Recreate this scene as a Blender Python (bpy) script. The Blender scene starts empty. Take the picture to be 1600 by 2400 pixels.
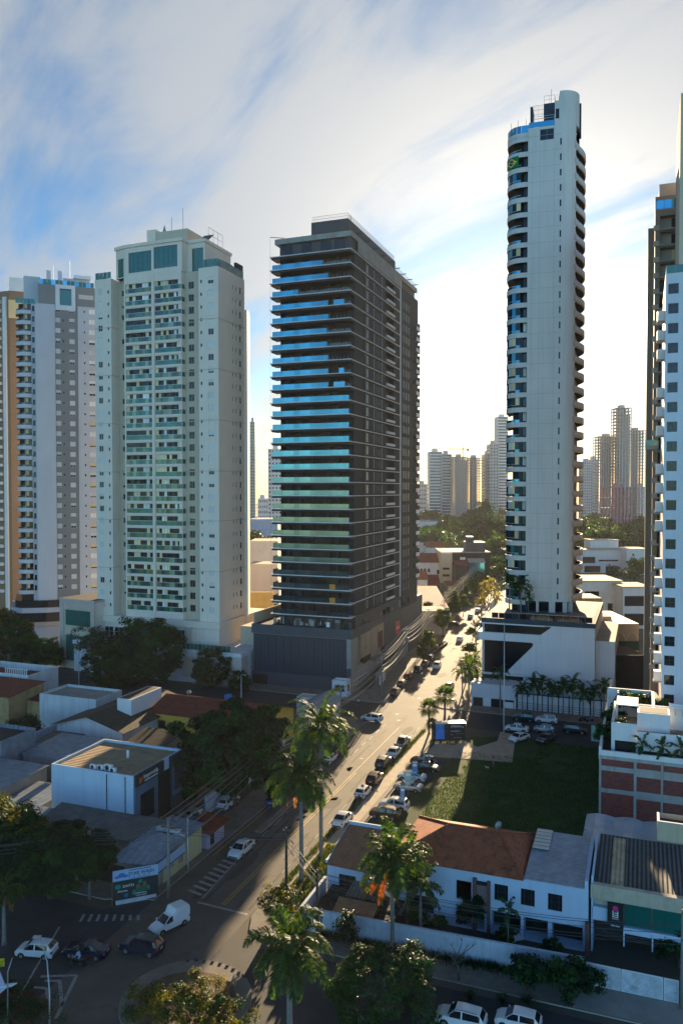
import bpy, bmesh, math, random
from mathutils import Vector, Matrix, noise as mnoise
sc = bpy.context.scene
COL = sc.collection
rad = math.radians
# ------------------------------------------------------------------ camera
FPX, CAMH = 1850.0, 46.0
PITCH = math.atan(50 / FPX)
cam = bpy.data.cameras.new('camera'); camo = bpy.data.objects.new('camera', cam); COL.objects.link(camo)
cam.sensor_fit = 'HORIZONTAL'; cam.sensor_width = 36.0; cam.lens = FPX / 1600 * 36.0
cam.clip_start = 0.5; cam.clip_end = 20000
camo.location = (0, 0, CAMH); camo.rotation_euler = (rad(90) - PITCH, 0, 0)
sc.camera = camo
# ------------------------------------------------------------------ light
SUN_AZ, SUN_EL = 13.0, 12.0
sun = bpy.data.lights.new('sun', 'SUN'); suno = bpy.data.objects.new('sun', sun); COL.objects.link(suno)
sun.energy = 5.0; sun.angle = rad(0.5); sun.color = (1.0, 0.76, 0.46)
suno.rotation_euler = (rad(90 - SUN_EL), 0, rad(180 - SUN_AZ)); suno.location = (0, 0, 300)
SD = Vector((math.sin(rad(SUN_AZ)) * math.cos(rad(SUN_EL)), math.cos(rad(SUN_AZ)) * math.cos(rad(SUN_EL)), math.sin(rad(SUN_EL))))
sc.view_settings.view_transform = 'Standard'; sc.view_settings.look = 'None'
sc.view_settings.gamma = 1.0; sc.view_settings.use_curve_mapping = False
sc.view_settings.exposure = 1.7
cy = sc.cycles
cy.use_denoising = True
cy.max_bounces = 7; cy.diffuse_bounces = 3; cy.glossy_bounces = 3; cy.transmission_bounces = 4; cy.transparent_max_bounces = 6; cy.volume_bounces = 1
cy.caustics_reflective = False; cy.caustics_refractive = False
cy.sample_clamp_indirect = 6.0
W = bpy.data.worlds.new('World'); sc.world = W; W.use_nodes = True
def sky_world():
    nt = W.node_tree; N = nt.nodes; K = nt.links; N.clear()
    out = N.new('ShaderNodeOutputWorld'); bg = N.new('ShaderNodeBackground'); K.new(bg.outputs[0], out.inputs[0])
    sky = N.new('ShaderNodeTexSky'); sky.sky_type = 'NISHITA'; sky.sun_disc = False
    sky.sun_elevation = rad(SUN_EL); sky.sun_rotation = rad(SUN_AZ)
    sky.altitude = 800; sky.air_density = 1.0; sky.dust_density = 0.6; sky.ozone_density = 2.5
    tc = N.new('ShaderNodeTexCoord')
    def vm(op, a, b=None):
        n = N.new('ShaderNodeVectorMath'); n.operation = op
        if hasattr(a, 'is_linked'): K.new(a, n.inputs[0])
        else: n.inputs[0].default_value = a
        if b is not None:
            if hasattr(b, 'is_linked'): K.new(b, n.inputs[1])
            else: n.inputs[1].default_value = b
        return n
    def m(op, a, b=None, cl=False):
        n = N.new('ShaderNodeMath'); n.operation = op; n.use_clamp = cl
        for i, x in enumerate((a, b)):
            if x is None: continue
            if hasattr(x, 'is_linked'): K.new(x, n.inputs[i])
            else: n.inputs[i].default_value = x
        return n.outputs[0]
    def mixc(f, a, b, blend='MIX'):
        n = N.new('ShaderNodeMix'); n.data_type = 'RGBA'; n.blend_type = blend
        for s, x in ((0, f), (6, a), (7, b)):
            if hasattr(x, 'is_linked'): K.new(x, n.inputs[s])
            else: n.inputs[s].default_value = x
        return n.outputs[2]
    nrm = vm('NORMALIZE', tc.outputs['Generated']).outputs[0]
    dot = m('MAXIMUM', vm('DOT_PRODUCT', nrm, tuple(SD)).outputs['Value'], 0.0)
    sep = N.new('ShaderNodeSeparateXYZ'); K.new(nrm, sep.inputs[0])
    zz = m('ADD', m('MAXIMUM', sep.outputs[2], 0.0), 0.22)
    comb = N.new('ShaderNodeCombineXYZ')
    K.new(m('DIVIDE', sep.outputs[0], zz), comb.inputs[0]); K.new(m('DIVIDE', sep.outputs[1], zz), comb.inputs[1])
    rt = N.new('ShaderNodeMapping'); K.new(comb.outputs[0], rt.inputs[0]); rt.inputs['Rotation'].default_value = (0, 0, rad(CLOUD_ROT)); mp = N.new('ShaderNodeMapping'); K.new(rt.outputs[0], mp.inputs[0]); mp.inputs['Scale'].default_value = (0.62, 1.7, 1); mp.inputs['Location'].default_value = CLOUD_LOC
    n1 = N.new('ShaderNodeTexNoise'); K.new(mp.outputs[0], n1.inputs[0]); n1.inputs['Scale'].default_value = 2.3; n1.inputs['Detail'].default_value = 9; n1.inputs['Roughness'].default_value = 0.58; n1.inputs['Distortion'].default_value = 0.35
    n2 = N.new('ShaderNodeTexNoise'); K.new(mp.outputs[0], n2.inputs[0]); n2.inputs['Scale'].default_value = 0.85; n2.inputs['Detail'].default_value = 4; n2.inputs['Roughness'].default_value = 0.5
    f = m('ADD', m('MULTIPLY', n1.outputs[0], 0.6), m('MULTIPLY', n2.outputs[0], 0.55))
    mr = N.new('ShaderNodeMapRange'); mr.interpolation_type = 'SMOOTHSTEP'; K.new(f, mr.inputs[0]); mr.inputs[1].default_value = CLOUD_LO; mr.inputs[2].default_value = CLOUD_HI
    mask = mr.outputs[0]
    # thin cloud scatters the sun forward: brighter and warmer round the sun
    g1 = m('POWER', dot, 10.0); g2 = m('POWER', dot, 60.0)
    br = m('ADD', m('ADD', m('MULTIPLY', g1, CLOUD_G1), m('MULTIPLY', g2, CLOUD_G2)), CLOUD_BASE)
    ccol = mixc(g1, (0.74, 0.86, 1.0, 1), (1.0, 0.93, 0.82, 1))
    cl = vm('SCALE', ccol); K.new(br, cl.inputs['Scale'])
    skc0 = mixc(1.0, sky.outputs[0], (0.36, 0.82, 1.08, 1), 'MULTIPLY')
    lowsun = N.new('ShaderNodeMapRange'); K.new(sep.outputs[2], lowsun.inputs[0]); lowsun.inputs[1].default_value = 0.16; lowsun.inputs[2].default_value = 0.0
    skc1 = mixc(m('MULTIPLY', m('POWER', dot, 9.0), 0.8), skc0, mixc(1.0, sky.outputs[0], (0.85, 0.90, 0.92, 1), 'MULTIPLY'))
    skc = mixc(m('MULTIPLY', lowsun.outputs[0], m('POWER', dot, 6.0)), skc1, mixc(1.0, sky.outputs[0], (1.0, 0.80, 0.50, 1), 'MULTIPLY'))
    sc_ = vm('SCALE', skc); sc_.inputs['Scale'].default_value = SKY_GAIN
    # cloud fades into the sky near the horizon
    fade = N.new('ShaderNodeMapRange'); K.new(sep.outputs[2], fade.inputs[0]); fade.inputs[1].default_value = -0.02; fade.inputs[2].default_value = 0.12
    side = N.new('ShaderNodeMapRange'); K.new(sep.outputs[1], side.inputs[0]); side.inputs[1].default_value = -0.5; side.inputs[2].default_value = 0.4; side.inputs[3].default_value = 0.12
    mk = m('MULTIPLY', m('MULTIPLY', m('MULTIPLY', mask, fade.outputs[0]), 0.88), side.outputs[0])
    hi = N.new('ShaderNodeMapRange'); K.new(sep.outputs[2], hi.inputs[0]); hi.inputs[1].default_value = 0.6; hi.inputs[2].default_value = 0.8; hi.inputs[3].default_value = 1.0; hi.inputs[4].default_value = 0.15
    mk = m('MULTIPLY', mk, hi.outputs[0])
    # unseen sky behind the camera boosted and warmed, added fill for the tower fronts
    back = N.new('ShaderNodeMapRange'); K.new(sep.outputs[1], back.inputs[0]); back.inputs[1].default_value = 0.0; back.inputs[2].default_value = -0.9
    low = N.new('ShaderNodeMapRange'); K.new(sep.outputs[2], low.inputs[0]); low.inputs[1].default_value = 0.75; low.inputs[2].default_value = 0.25
    tint = mixc(m('MULTIPLY', back.outputs[0], low.outputs[0]), (1, 1, 1, 1), BACK_FILL)
    zen = N.new('ShaderNodeMapRange'); K.new(sep.outputs[2], zen.inputs[0]); zen.inputs[1].default_value = 0.55; zen.inputs[2].default_value = 0.95; zen.inputs[3].default_value = 1.0; zen.inputs[4].default_value = 0.28  # zenith dimmed out of view to deepen shade on the ground
    fin = vm('SCALE', mixc(1.0, mixc(mk, sc_.outputs[0], cl.outputs[0]), tint, 'MULTIPLY')); K.new(zen.outputs[0], fin.inputs['Scale'])
    K.new(fin.outputs[0], bg.inputs[0])
    bg.inputs[1].default_value = SKY_STR
BACK_FILL = (4.6, 3.3, 3.05, 1)
CLOUD_ROT, CLOUD_LOC, CLOUD_LO, CLOUD_HI, CLOUD_G1, CLOUD_G2, CLOUD_BASE, SKY_GAIN, SKY_STR = -128, (2.9, 1.1, 0), 0.46, 0.65, 2.6, 4.5, 3.15, 0.80, 0.052
sky_world()
# ------------------------------------------------------------------ projection helpers: a photo pixel to a place on the ground / at a distance
def ray(px, py):
    x = (px - 800) / FPX; y = (1200 - py) / FPX
    return Vector((x, math.cos(PITCH) + y * math.sin(PITCH), -math.sin(PITCH) + y * math.cos(PITCH)))
def G(px, py, z=0.0):
    d = ray(px, py); t = (z - CAMH) / d.z
    return Vector((d.x * t, d.y * t, z))
def A(px, Y, z=0.0):
    d = ray(px, 1150); t = Y / d.y
    return Vector((d.x * t, Y, z))
AZ = rad(20.9)
SV = Vector((math.sin(AZ), math.cos(AZ), 0)); RV = Vector((math.cos(AZ), -math.sin(AZ), 0))
def AB(a, b, z=0.0):
    v = SV * a + RV * b; return Vector((v.x, v.y, z))
GRID = -AZ
# ------------------------------------------------------------------ materials
def _nt(name):
    m = bpy.data.materials.new(name); m.use_nodes = True
    nt = m.node_tree; return m, nt, nt.nodes, nt.links, nt.nodes['Principled BSDF']
def mat(name, col, rough=0.75, metal=0.0, var=0.12, scale=0.35, streak=0.0, bump=0.0, bscale=8.0, spec=0.4, grime=None, rnd=0.0, stretch=(1, 1, 1)):
    m, nt, N, K, P = _nt(name)
    P.inputs['Roughness'].default_value = rough; P.inputs['Metallic'].default_value = metal; P.inputs['Specular IOR Level'].default_value = spec
    tc = N.new('ShaderNodeTexCoord'); mp = N.new('ShaderNodeMapping'); K.new(tc.outputs['Object'], mp.inputs[0]); mp.inputs['Scale'].default_value = stretch
    def noise(s, det=6, rg=0.6, src=None):
        n = N.new('ShaderNodeTexNoise'); n.inputs['Scale'].default_value = s; n.inputs['Detail'].default_value = det; n.inputs['Roughness'].default_value = rg
        K.new(src if src else mp.outputs[0], n.inputs[0]); return n.outputs[0]
    def mr(x, a, b, lo=0.3, hi=0.7):
        n = N.new('ShaderNodeMapRange'); K.new(x, n.inputs[0]); n.inputs[1].default_value = lo; n.inputs[2].default_value = hi; n.inputs[3].default_value = a; n.inputs[4].default_value = b; return n.outputs[0]
    def mix(f, a, b, bl='MIX'):
        n = N.new('ShaderNodeMix'); n.data_type = 'RGBA'; n.blend_type = bl
        for s, x in ((0, f), (6, a), (7, b)):
            if hasattr(x, 'is_linked'): K.new(x, n.inputs[s])
            else: n.inputs[s].default_value = x
        return n.outputs[2]
    c = (*col, 1); cur = None
    hsv = N.new('ShaderNodeHueSaturation'); hsv.inputs['Color'].default_value = c
    K.new(mr(noise(scale), 1 - var, 1 + var), hsv.inputs['Value']); cur = hsv.outputs[0]
    if streak:
        m2 = N.new('ShaderNodeMapping'); K.new(tc.outputs['Object'], m2.inputs[0]); m2.inputs['Scale'].default_value = (1.6, 1.6, 0.07)
        s = mr(noise(1.0, 5, 0.65, m2.outputs[0]), 0, streak, 0.5, 0.78)
        cur = mix(s, cur, (col[0] * 0.45, col[1] * 0.42, col[2] * 0.38, 1))
    if grime:
        s = mr(noise(grime[0], 8, 0.7), 0, grime[1], 0.48, 0.68)
        cur = mix(s, cur, (*grime[2], 1))
    if rnd:
        oi = N.new('ShaderNodeObjectInfo'); h2 = N.new('ShaderNodeHueSaturation'); K.new(cur, h2.inputs['Color']); K.new(mr(oi.outputs['Random'], 1 - rnd, 1 + rnd, 0, 1), h2.inputs['Value']); cur = h2.outputs[0]
    K.new(cur, P.inputs['Base Color'])
    if bump:
        b = N.new('ShaderNodeBump'); b.inputs['Strength'].default_value = bump; b.inputs['Distance'].default_value = 0.05
        K.new(noise(bscale, 4, 0.6), b.inputs['Height']); K.new(b.outputs[0], P.inputs['Normal'])
    return m
def glass(name, col, rough=0.06, metal=0.0, spec=0.6, rnd=0.3, wob=0.02, ior=1.5):
    m, nt, N, K, P = _nt(name)
    P.inputs['Roughness'].default_value = rough; P.inputs['Metallic'].default_value = metal; P.inputs['Specular IOR Level'].default_value = spec; P.inputs['IOR'].default_value = ior
    h = N.new('ShaderNodeHueSaturation'); h.inputs['Color'].default_value = (*col, 1)
    g = N.new('ShaderNodeNewGeometry'); r = N.new('ShaderNodeMapRange'); K.new(g.outputs['Random Per Island'], r.inputs[0]); r.inputs[3].default_value = 1 - rnd; r.inputs[4].default_value = 1 + rnd
    K.new(r.outputs[0], h.inputs['Value']); K.new(h.outputs[0], P.inputs['Base Color'])
    if wob:
        tc = N.new('ShaderNodeTexCoord'); n = N.new('ShaderNodeTexNoise'); n.inputs['Scale'].default_value = 0.7; K.new(tc.outputs['Object'], n.inputs[0])
        b = N.new('ShaderNodeBump'); b.inputs['Strength'].default_value = wob; b.inputs['Distance'].default_value = 0.3; K.new(n.outputs[0], b.inputs['Height']); K.new(b.outputs[0], P.inputs['Normal'])
    return m
def leafmat(name, col, trans=0.35, var=0.45, hue=0.03, rough=0.5, tcol=None):
    m, nt, N, K, P = _nt(name)
    P.inputs['Roughness'].default_value = rough; P.inputs['Specular IOR Level'].default_value = 0.2
    g = N.new('ShaderNodeNewGeometry')
    def mr(x, a, b):
        n = N.new('ShaderNodeMapRange'); K.new(x, n.inputs[0]); n.inputs[3].default_value = a; n.inputs[4].default_value = b; return n.outputs[0]
    h = N.new('ShaderNodeHueSaturation'); h.inputs['Color'].default_value = (*col, 1)
    K.new(mr(g.outputs['Random Per Island'], 1 - var, 1 + var), h.inputs['Value'])
    wn = N.new('ShaderNodeMath'); wn.operation = 'FRACT'; w2 = N.new('ShaderNodeMath'); w2.operation = 'MULTIPLY'; w2.inputs[1].default_value = 17.3; K.new(g.outputs['Random Per Island'], w2.inputs[0]); K.new(w2.outputs[0], wn.inputs[0])
    K.new(mr(wn.outputs[0], 0.5 - hue, 0.5 + hue * 0.6), h.inputs['Hue'])
    K.new(h.outputs[0], P.inputs['Base Color'])
    t = N.new('ShaderNodeBsdfTranslucent'); h2 = N.new('ShaderNodeMix'); h2.data_type = 'RGBA'; h2.blend_type = 'MULTIPLY'; h2.inputs[0].default_value = 1
    K.new(h.outputs[0], h2.inputs[6]); h2.inputs[7].default_value = (*(tcol or (2.6, 2.4, 0.9)), 1); K.new(h2.outputs[2], t.inputs[0])
    mx = N.new('ShaderNodeMixShader'); mx.inputs[0].default_value = trans; K.new(P.outputs[0], mx.inputs[1]); K.new(t.outputs[0], mx.inputs[2])
    K.new(mx.outputs[0], N['Material Output'].inputs[0])
    return m
# ------------------------------------------------------------------ mesh builder
class MB:
    def __init__(s): s.v = []; s.f = []; s.i = []; s.ms = []; s.T = None; s.sm = []; s.smooth = False
    def mi(s, m):
        if m not in s.ms: s.ms.append(m)
        return s.ms.index(m)
    def add(s, pts, faces, m):
        b = len(s.v); T = s.T
        s.v.extend([(T @ Vector(p)) for p in pts] if T is not None else pts)
        k = s.mi(m)
        for q in faces: s.f.append([b + j for j in q]); s.i.append(k); s.sm.append(s.smooth)
    def face(s, pts, m): s.add(pts, [list(range(len(pts)))], m)
    def box(s, x0, x1, y0, y1, z0, z1, m):
        if x0 > x1: x0, x1 = x1, x0
        if y0 > y1: y0, y1 = y1, y0
        if z0 > z1: z0, z1 = z1, z0
        s.add([(x0, y0, z0), (x1, y0, z0), (x1, y1, z0), (x0, y1, z0), (x0, y0, z1), (x1, y0, z1), (x1, y1, z1), (x0, y1, z1)],
              [(0, 3, 2, 1), (4, 5, 6, 7), (0, 1, 5, 4), (1, 2, 6, 5), (2, 3, 7, 6), (3, 0, 4, 7)], m)
    def prism(s, poly, z0, z1, m, top=None, bottom=True):
        n = len(poly); p = [(a, b, z0) for a, b in poly] + [(a, b, z1) for a, b in poly]
        s.add(p, [(j, (j + 1) % n, n + (j + 1) % n, n + j) for j in range(n)], m)
        s.face([(a, b, z1) for a, b in poly], top or m)
        if bottom: s.face([(a, b, z0) for a, b in reversed(poly)], m)
    def tube(s, pts, r, m, n=6, cap=True):
        pts = [Vector(p) for p in pts]; k = len(pts)
        rs = r if isinstance(r, (list, tuple)) else [r] * k
        V = []; ref = None
        for j, p in enumerate(pts):
            d = (pts[min(j + 1, k - 1)] - pts[max(j - 1, 0)]).normalized()
            if ref is None or abs(ref.dot(d)) > 0.95: ref = Vector((0, 0, 1)) if abs(d.z) < 0.9 else Vector((1, 0, 0))
            a = d.cross(ref).normalized(); b = d.cross(a).normalized(); ref = -b if False else ref
            for q in range(n):
                t = 2 * math.pi * q / n; V.append(p + a * (math.cos(t) * rs[j]) + b * (math.sin(t) * rs[j]))
        Fc = [(j * n + q, j * n + (q + 1) % n, (j + 1) * n + (q + 1) % n, (j + 1) * n + q) for j in range(k - 1) for q in range(n)]
        if cap: Fc += [list(range(n))[::-1], [(k - 1) * n + q for q in range(n)]]
        s.add(V, Fc, m)
    def lathe(s, prof, m, n=12, c=(0, 0)):
        V = [(c[0] + r * math.cos(2 * math.pi * q / n), c[1] + r * math.sin(2 * math.pi * q / n), z) for r, z in prof for q in range(n)]
        k = len(prof)
        Fc = [(j * n + q, j * n + (q + 1) % n, (j + 1) * n + (q + 1) % n, (j + 1) * n + q) for j in range(k - 1) for q in range(n)]
        Fc += [list(range(n))[::-1], [(k - 1) * n + q for q in range(n)]]
        s.add(V, Fc, m)
    def loft(s, secs, m, closed=True, caps=True):
        n = len(secs[0]); V = [p for sct in secs for p in sct]
        e = n if closed else n - 1
        Fc = [(j * n + q, j * n + (q + 1) % n, (j + 1) * n + (q + 1) % n, (j + 1) * n + q) for j in range(len(secs) - 1) for q in range(e)]
        if caps and closed: Fc += [list(range(n))[::-1], [(len(secs) - 1) * n + q for q in range(n)]]
        s.add(V, Fc, m)
    def mesh(s, name):
        me = bpy.data.meshes.new(name); me.from_pydata([tuple(p) for p in s.v], [], s.f)
        for m in s.ms: me.materials.append(m)
        me.polygons.foreach_set('material_index', s.i); me.polygons.foreach_set('use_smooth', s.sm); me.update()
        return me
    def build(s, name, parent=None, loc=(0, 0, 0), rotz=0.0):
        return ob(name, s.mesh(name), parent, loc, rotz)
def ob(name, me, parent=None, loc=(0, 0, 0), rotz=0.0):
    o = bpy.data.objects.new(name, me); COL.objects.link(o); o.location = loc; o.rotation_euler = (0, 0, rotz)
    if parent is not None: o.parent = parent
    return o
def tag(o, label=None, cat=None, group=None, kind=None):
    if label: o['label'] = label
    if cat: o['category'] = cat
    if group: o['group'] = group
    if kind: o['kind'] = kind
    return o
def thing(name, label, cat, loc=(0, 0, 0), rotz=0.0, group=None):
    return tag(ob(name, None, None, loc, rotz), label, cat, group)
def copy_tree(src, parent=None, loc=None, rotz=None, label=None, group=None, scale=None):
    c = src.copy(); COL.objects.link(c)
    if parent is not None: c.parent = parent
    if loc is not None: c.location = loc
    if rotz is not None: c.rotation_euler = (0, 0, rotz)
    if label: c['label'] = label
    if group: c['group'] = group
    if scale is not None: c.scale = scale
    for ch in src.children: copy_tree(ch, c)
    return c
# ------------------------------------------------------------------ facades
def facade(mb, p0, p1, z0, z1, m, holes=(), depth=0.25, rm=None):
    p0 = Vector((p0[0], p0[1], 0)); p1 = Vector((p1[0], p1[1], 0)); Ln = (p1 - p0).length; d = (p1 - p0) / Ln; nin = Vector((-d.y, d.x, 0))
    def P(u, z, k=0.0): v = p0 + d * u + nin * k; return (v.x, v.y, z)
    holes = [h for h in holes if h[0] >= -1e-6 and h[1] <= Ln + 1e-6]
    us = sorted({0.0, Ln, *[round(h[0], 4) for h in holes], *[round(h[1], 4) for h in holes]})
    cuts = {}
    for a, b in zip(us, us[1:]):
        mid = (a + b) / 2; hs = sorted([(h[2], h[3]) for h in holes if h[0] < mid < h[1]]); z = z0
        for w0, w1 in hs:
            if w0 > z + 1e-4: mb.face([P(a, z), P(b, z), P(b, w0), P(a, w0)], m)
            z = max(z, w1)
        if z < z1 - 1e-4: mb.face([P(a, z), P(b, z), P(b, z1), P(a, z1)], m)
    rm = rm or m
    for h in holes:
        a, b, w0, w1 = h[:4]; k = h[4] if len(h) > 4 else depth
        mb.face([P(a, w0), P(b, w0), P(b, w0, k), P(a, w0, k)], rm); mb.face([P(a, w1, k), P(b, w1, k), P(b, w1), P(a, w1)], rm)
        mb.face([P(a, w0), P(a, w0, k), P(a, w1, k), P(a, w1)], rm); mb.face([P(b, w0, k), P(b, w0), P(b, w1), P(b, w1, k)], rm)
        if len(h) > 5: mb.face([P(a, w0, k), P(b, w0, k), P(b, w1, k), P(a, w1, k)], h[5])
def fpos(p0, p1, u, z, k=0.0):
    p0 = Vector((p0[0], p0[1], 0)); p1 = Vector((p1[0], p1[1], 0)); d = (p1 - p0).normalized(); nin = Vector((-d.y, d.x, 0))
    v = p0 + d * u + nin * k; v.z = z
    return v, math.atan2(d.y, d.x)
_wc = {}
def win_meshes(w, h, frm, pane, blind, drop, nx, nz):
    key = (round(w, 2), round(h, 2), frm.name, pane.name, blind.name if blind else '', drop, nx, nz)
    if key in _wc: return _wc[key]
    b = MB(); t = 0.06
    b.box(0, w, 0, 0.08, 0, t, frm); b.box(0, w, 0, 0.08, h - t, h, frm); b.box(0, t, 0.002, 0.078, t, h - t, frm); b.box(w - t, w, 0.002, 0.078, t, h - t, frm)
    for i in range(1, nx): b.box(w * i / nx - 0.03, w * i / nx + 0.03, 0.004, 0.076, t, h - t, frm)
    for i in range(1, nz): b.box(t, w - t, 0.006, 0.074, h * i / nz - 0.025, h * i / nz + 0.025, frm)
    p = MB(); p.box(t * 0.5, w - t * 0.5, 0.03, 0.05, t * 0.5, h - t * 0.5, pane)
    bl = None
    if drop > 0:
        q = MB(); y0 = -0.03
        n = max(2, int(h * drop / 0.28)); q.box(0.01, w - 0.01, y0, -0.002, h - h * drop + 0.015, h - 0.012, blind); bl = q.mesh('blind')
    _wc[key] = (b.mesh('window'), p.mesh('pane'), bl)
    return _wc[key]
def window(parent, p0, p1, u, z, w, h, frm, pane, k=0.14, blind=None, drop=0, nx=2, nz=1, name='window'):
    a, b, c = win_meshes(w, h, frm, pane, blind, drop, nx, nz)
    loc, rz = fpos(p0, p1, u, z, k)
    o = ob(name, a, parent, loc, rz); ob('pane', b, o)
    if c: ob('blind', c, o)
    return o
def window_into(mb, p0, p1, u, z, w, h, frm, pane, k=0.14, blind=None, drop=0, nx=1):
    loc, rz = fpos(p0, p1, u, z, k); T = mb.T
    mb.T = (T if T is not None else Matrix()) @ Matrix.Translation(loc) @ Matrix.Rotation(rz, 4, 'Z')
    t = 0.05
    mb.box(0, w, 0, 0.06, 0, t, frm); mb.box(0, w, 0, 0.06, h - t, h, frm); mb.box(0, t, 0.002, 0.058, t, h - t, frm); mb.box(w - t, w, 0.002, 0.058, t, h - t, frm)
    for i in range(1, nx): mb.box(w * i / nx - 0.03, w * i / nx + 0.03, 0.004, 0.056, t, h - t, frm)
    mb.box(t * 0.5, w - t * 0.5, 0.03, 0.045, t * 0.5, h - t * 0.5, pane)
    if drop > 0: mb.box(0.01, w - 0.01, -0.03, -0.002, h - h * drop + 0.015, h - 0.012, blind)
    mb.T = T
def railing(mb, pts, z, h, m, n=1.0, r=0.025, rails=2, closed=False):
    pts = [Vector((p[0], p[1], z)) for p in pts]
    if closed: pts.append(pts[0])
    up = Vector((0, 0, 1))
    for a, b in zip(pts, pts[1:]):
        L = (b - a).length; k = max(1, int(L / n))
        for j in range(rails): mb.tube([a + up * (h * (j + 1) / rails), b + up * (h * (j + 1) / rails)], r, m, 4)
        for j in range(k + 1): q = a.lerp(b, j / k); mb.tube([q, q + up * h], r * 0.8, m, 4)
# ------------------------------------------------------------------ shared materials
M = {}
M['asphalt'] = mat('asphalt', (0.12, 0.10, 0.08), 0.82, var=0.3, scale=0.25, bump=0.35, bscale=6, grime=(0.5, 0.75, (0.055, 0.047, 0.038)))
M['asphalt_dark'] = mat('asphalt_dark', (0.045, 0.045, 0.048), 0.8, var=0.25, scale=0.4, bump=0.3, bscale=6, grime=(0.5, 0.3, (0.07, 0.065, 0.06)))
M['ground'] = mat('ground', (0.10, 0.085, 0.065), 0.9, var=0.3, scale=0.08, bump=0.2, bscale=2, grime=(0.03, 0.6, (0.05, 0.065, 0.025)))
M['pave'] = mat('pavement', (0.20, 0.17, 0.135), 0.85, var=0.22, scale=0.5, bump=0.2, bscale=4, grime=(0.4, 0.5, (0.11, 0.09, 0.07)))
M['pave_light'] = mat('light_pavement', (0.42, 0.34, 0.25), 0.85, var=0.12, scale=0.7, bump=0.15, bscale=4, grime=(0.5, 0.3, (0.25, 0.2, 0.15)))
M['concrete'] = mat('concrete', (0.30, 0.28, 0.25), 0.85, var=0.18, scale=0.4, streak=0.4, bump=0.1)
M['kerb'] = mat('kerb_stone', (0.30, 0.28, 0.25), 0.85, var=0.2, scale=0.8)
M['paint_w'] = mat('white_road_paint', (0.33, 0.32, 0.30), 0.7, var=0.2, scale=3, grime=(2.5, 0.8, (0.10, 0.09, 0.08)))
M['paint_y'] = mat('yellow_road_paint', (0.46, 0.28, 0.06), 0.7, var=0.2, scale=3, grime=(2.5, 0.7, (0.11, 0.09, 0.06)))
M['white'] = mat('white_plaster', (0.66, 0.66, 0.66), 0.7, var=0.05, scale=0.3, streak=0.22)
M['white2'] = mat('old_white_plaster', (0.60, 0.60, 0.60), 0.75, var=0.09, scale=0.5, streak=0.55, grime=(0.35, 0.35, (0.36, 0.35, 0.33)))
M['cream'] = mat('cream_plaster', (0.73, 0.62, 0.52), 0.75, var=0.05, scale=0.15, streak=0.18)
M['cream_d'] = mat('beige_plaster', (0.52, 0.44, 0.33), 0.75, var=0.05, scale=0.15, streak=0.18)
M['grey'] = mat('grey_plaster', (0.22, 0.215, 0.21), 0.75, var=0.05, scale=0.15, streak=0.18)
M['dark'] = mat('charcoal_plaster', (0.060, 0.060, 0.064), 0.65, var=0.12, scale=0.3, streak=0.2)
M['black'] = mat('black_recess', (0.012, 0.012, 0.014), 0.6, var=0.2)
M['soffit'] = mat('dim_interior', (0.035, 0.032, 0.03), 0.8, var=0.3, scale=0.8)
M['metal_w'] = mat('white_metal', (0.70, 0.70, 0.70), 0.45, var=0.05)
M['metal_g'] = mat('grey_metal', (0.25, 0.25, 0.26), 0.45, metal=0.6, var=0.1)
M['metal_d'] = mat('dark_metal', (0.03, 0.03, 0.033), 0.5, var=0.1)
M['win'] = glass('dark_window_glass', (0.012, 0.016, 0.02), 0.05, rnd=0.6, spec=0.32)
M['win_t'] = glass('teal_window_glass', (0.012, 0.13, 0.11), 0.07, metal=0.2, rnd=0.3)
M['rail_t'] = glass('green_railing_glass', (0.012, 0.11, 0.085), 0.1, metal=0.12, rnd=0.4)
M['rail_b'] = glass('blue_railing_glass', (0.05, 0.26, 0.36), 0.07, metal=0.8, rnd=0.25)
M['blackglass'] = glass('black_podium_glass', (.006, .007, .010), .2, spec=.25, rnd=.1)
M['blind'] = mat('white_roller_blind', (0.60, 0.60, 0.58), 0.8, var=0.05, scale=2, rnd=0.1)
M['curtain'] = mat('beige_curtain', (0.72, 0.58, 0.34), 0.9, var=0.25, scale=1.0, rnd=0.2, stretch=(6, 6, 0.2))
M['curtain_w'] = mat('white_curtain', (0.70, 0.68, 0.62), 0.9, var=0.2, scale=1.0, rnd=0.2, stretch=(6, 6, 0.2))
M['room'] = mat('dark_room', (0.018, 0.014, 0.010), 0.8, var=0.5, scale=0.8, rnd=0.4)
M['tile'] = None
# ================================================================== the setting: ground, roads, pavements, haze
def sheet(name, pts, z, m, kind='structure'):
    b = MB(); b.face([tuple(AB(p[0], p[1], z)) for p in pts], m); return tag(b.build(name), kind=kind)
def slab(name, pts, z, m, side=None):
    b = MB(); q = [AB(p[0], p[1]) for p in pts]; area = sum(q[i].x * q[(i + 1) % len(q)].y - q[(i + 1) % len(q)].x * q[i].y for i in range(len(q)))
    if area < 0: q = q[::-1]
    b.prism([(v.x, v.y) for v in q], -0.02, z, side or M['kerb'], m, bottom=False); return tag(b.build(name), kind='structure')
g = MB(); n = 24; R0 = 1700
g.face([(-R0, -60, 0), (R0, -60, 0), (R0, 2600, 0), (-R0, 2600, 0)], M['ground'])
tag(g.build('ground'), kind='structure')
LE = [(30, -50.8), (150, -50.8), (160, -51.2), (170, -52.4), (200, -55.6), (330, -68.0), (474, -87.0), (640, -112)]
RE = [(30, -39.2), (146, -39.2), (156, -40), (170, -43), (200, -46), (330, -58.6), (474, -77), (640, -102)]
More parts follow.
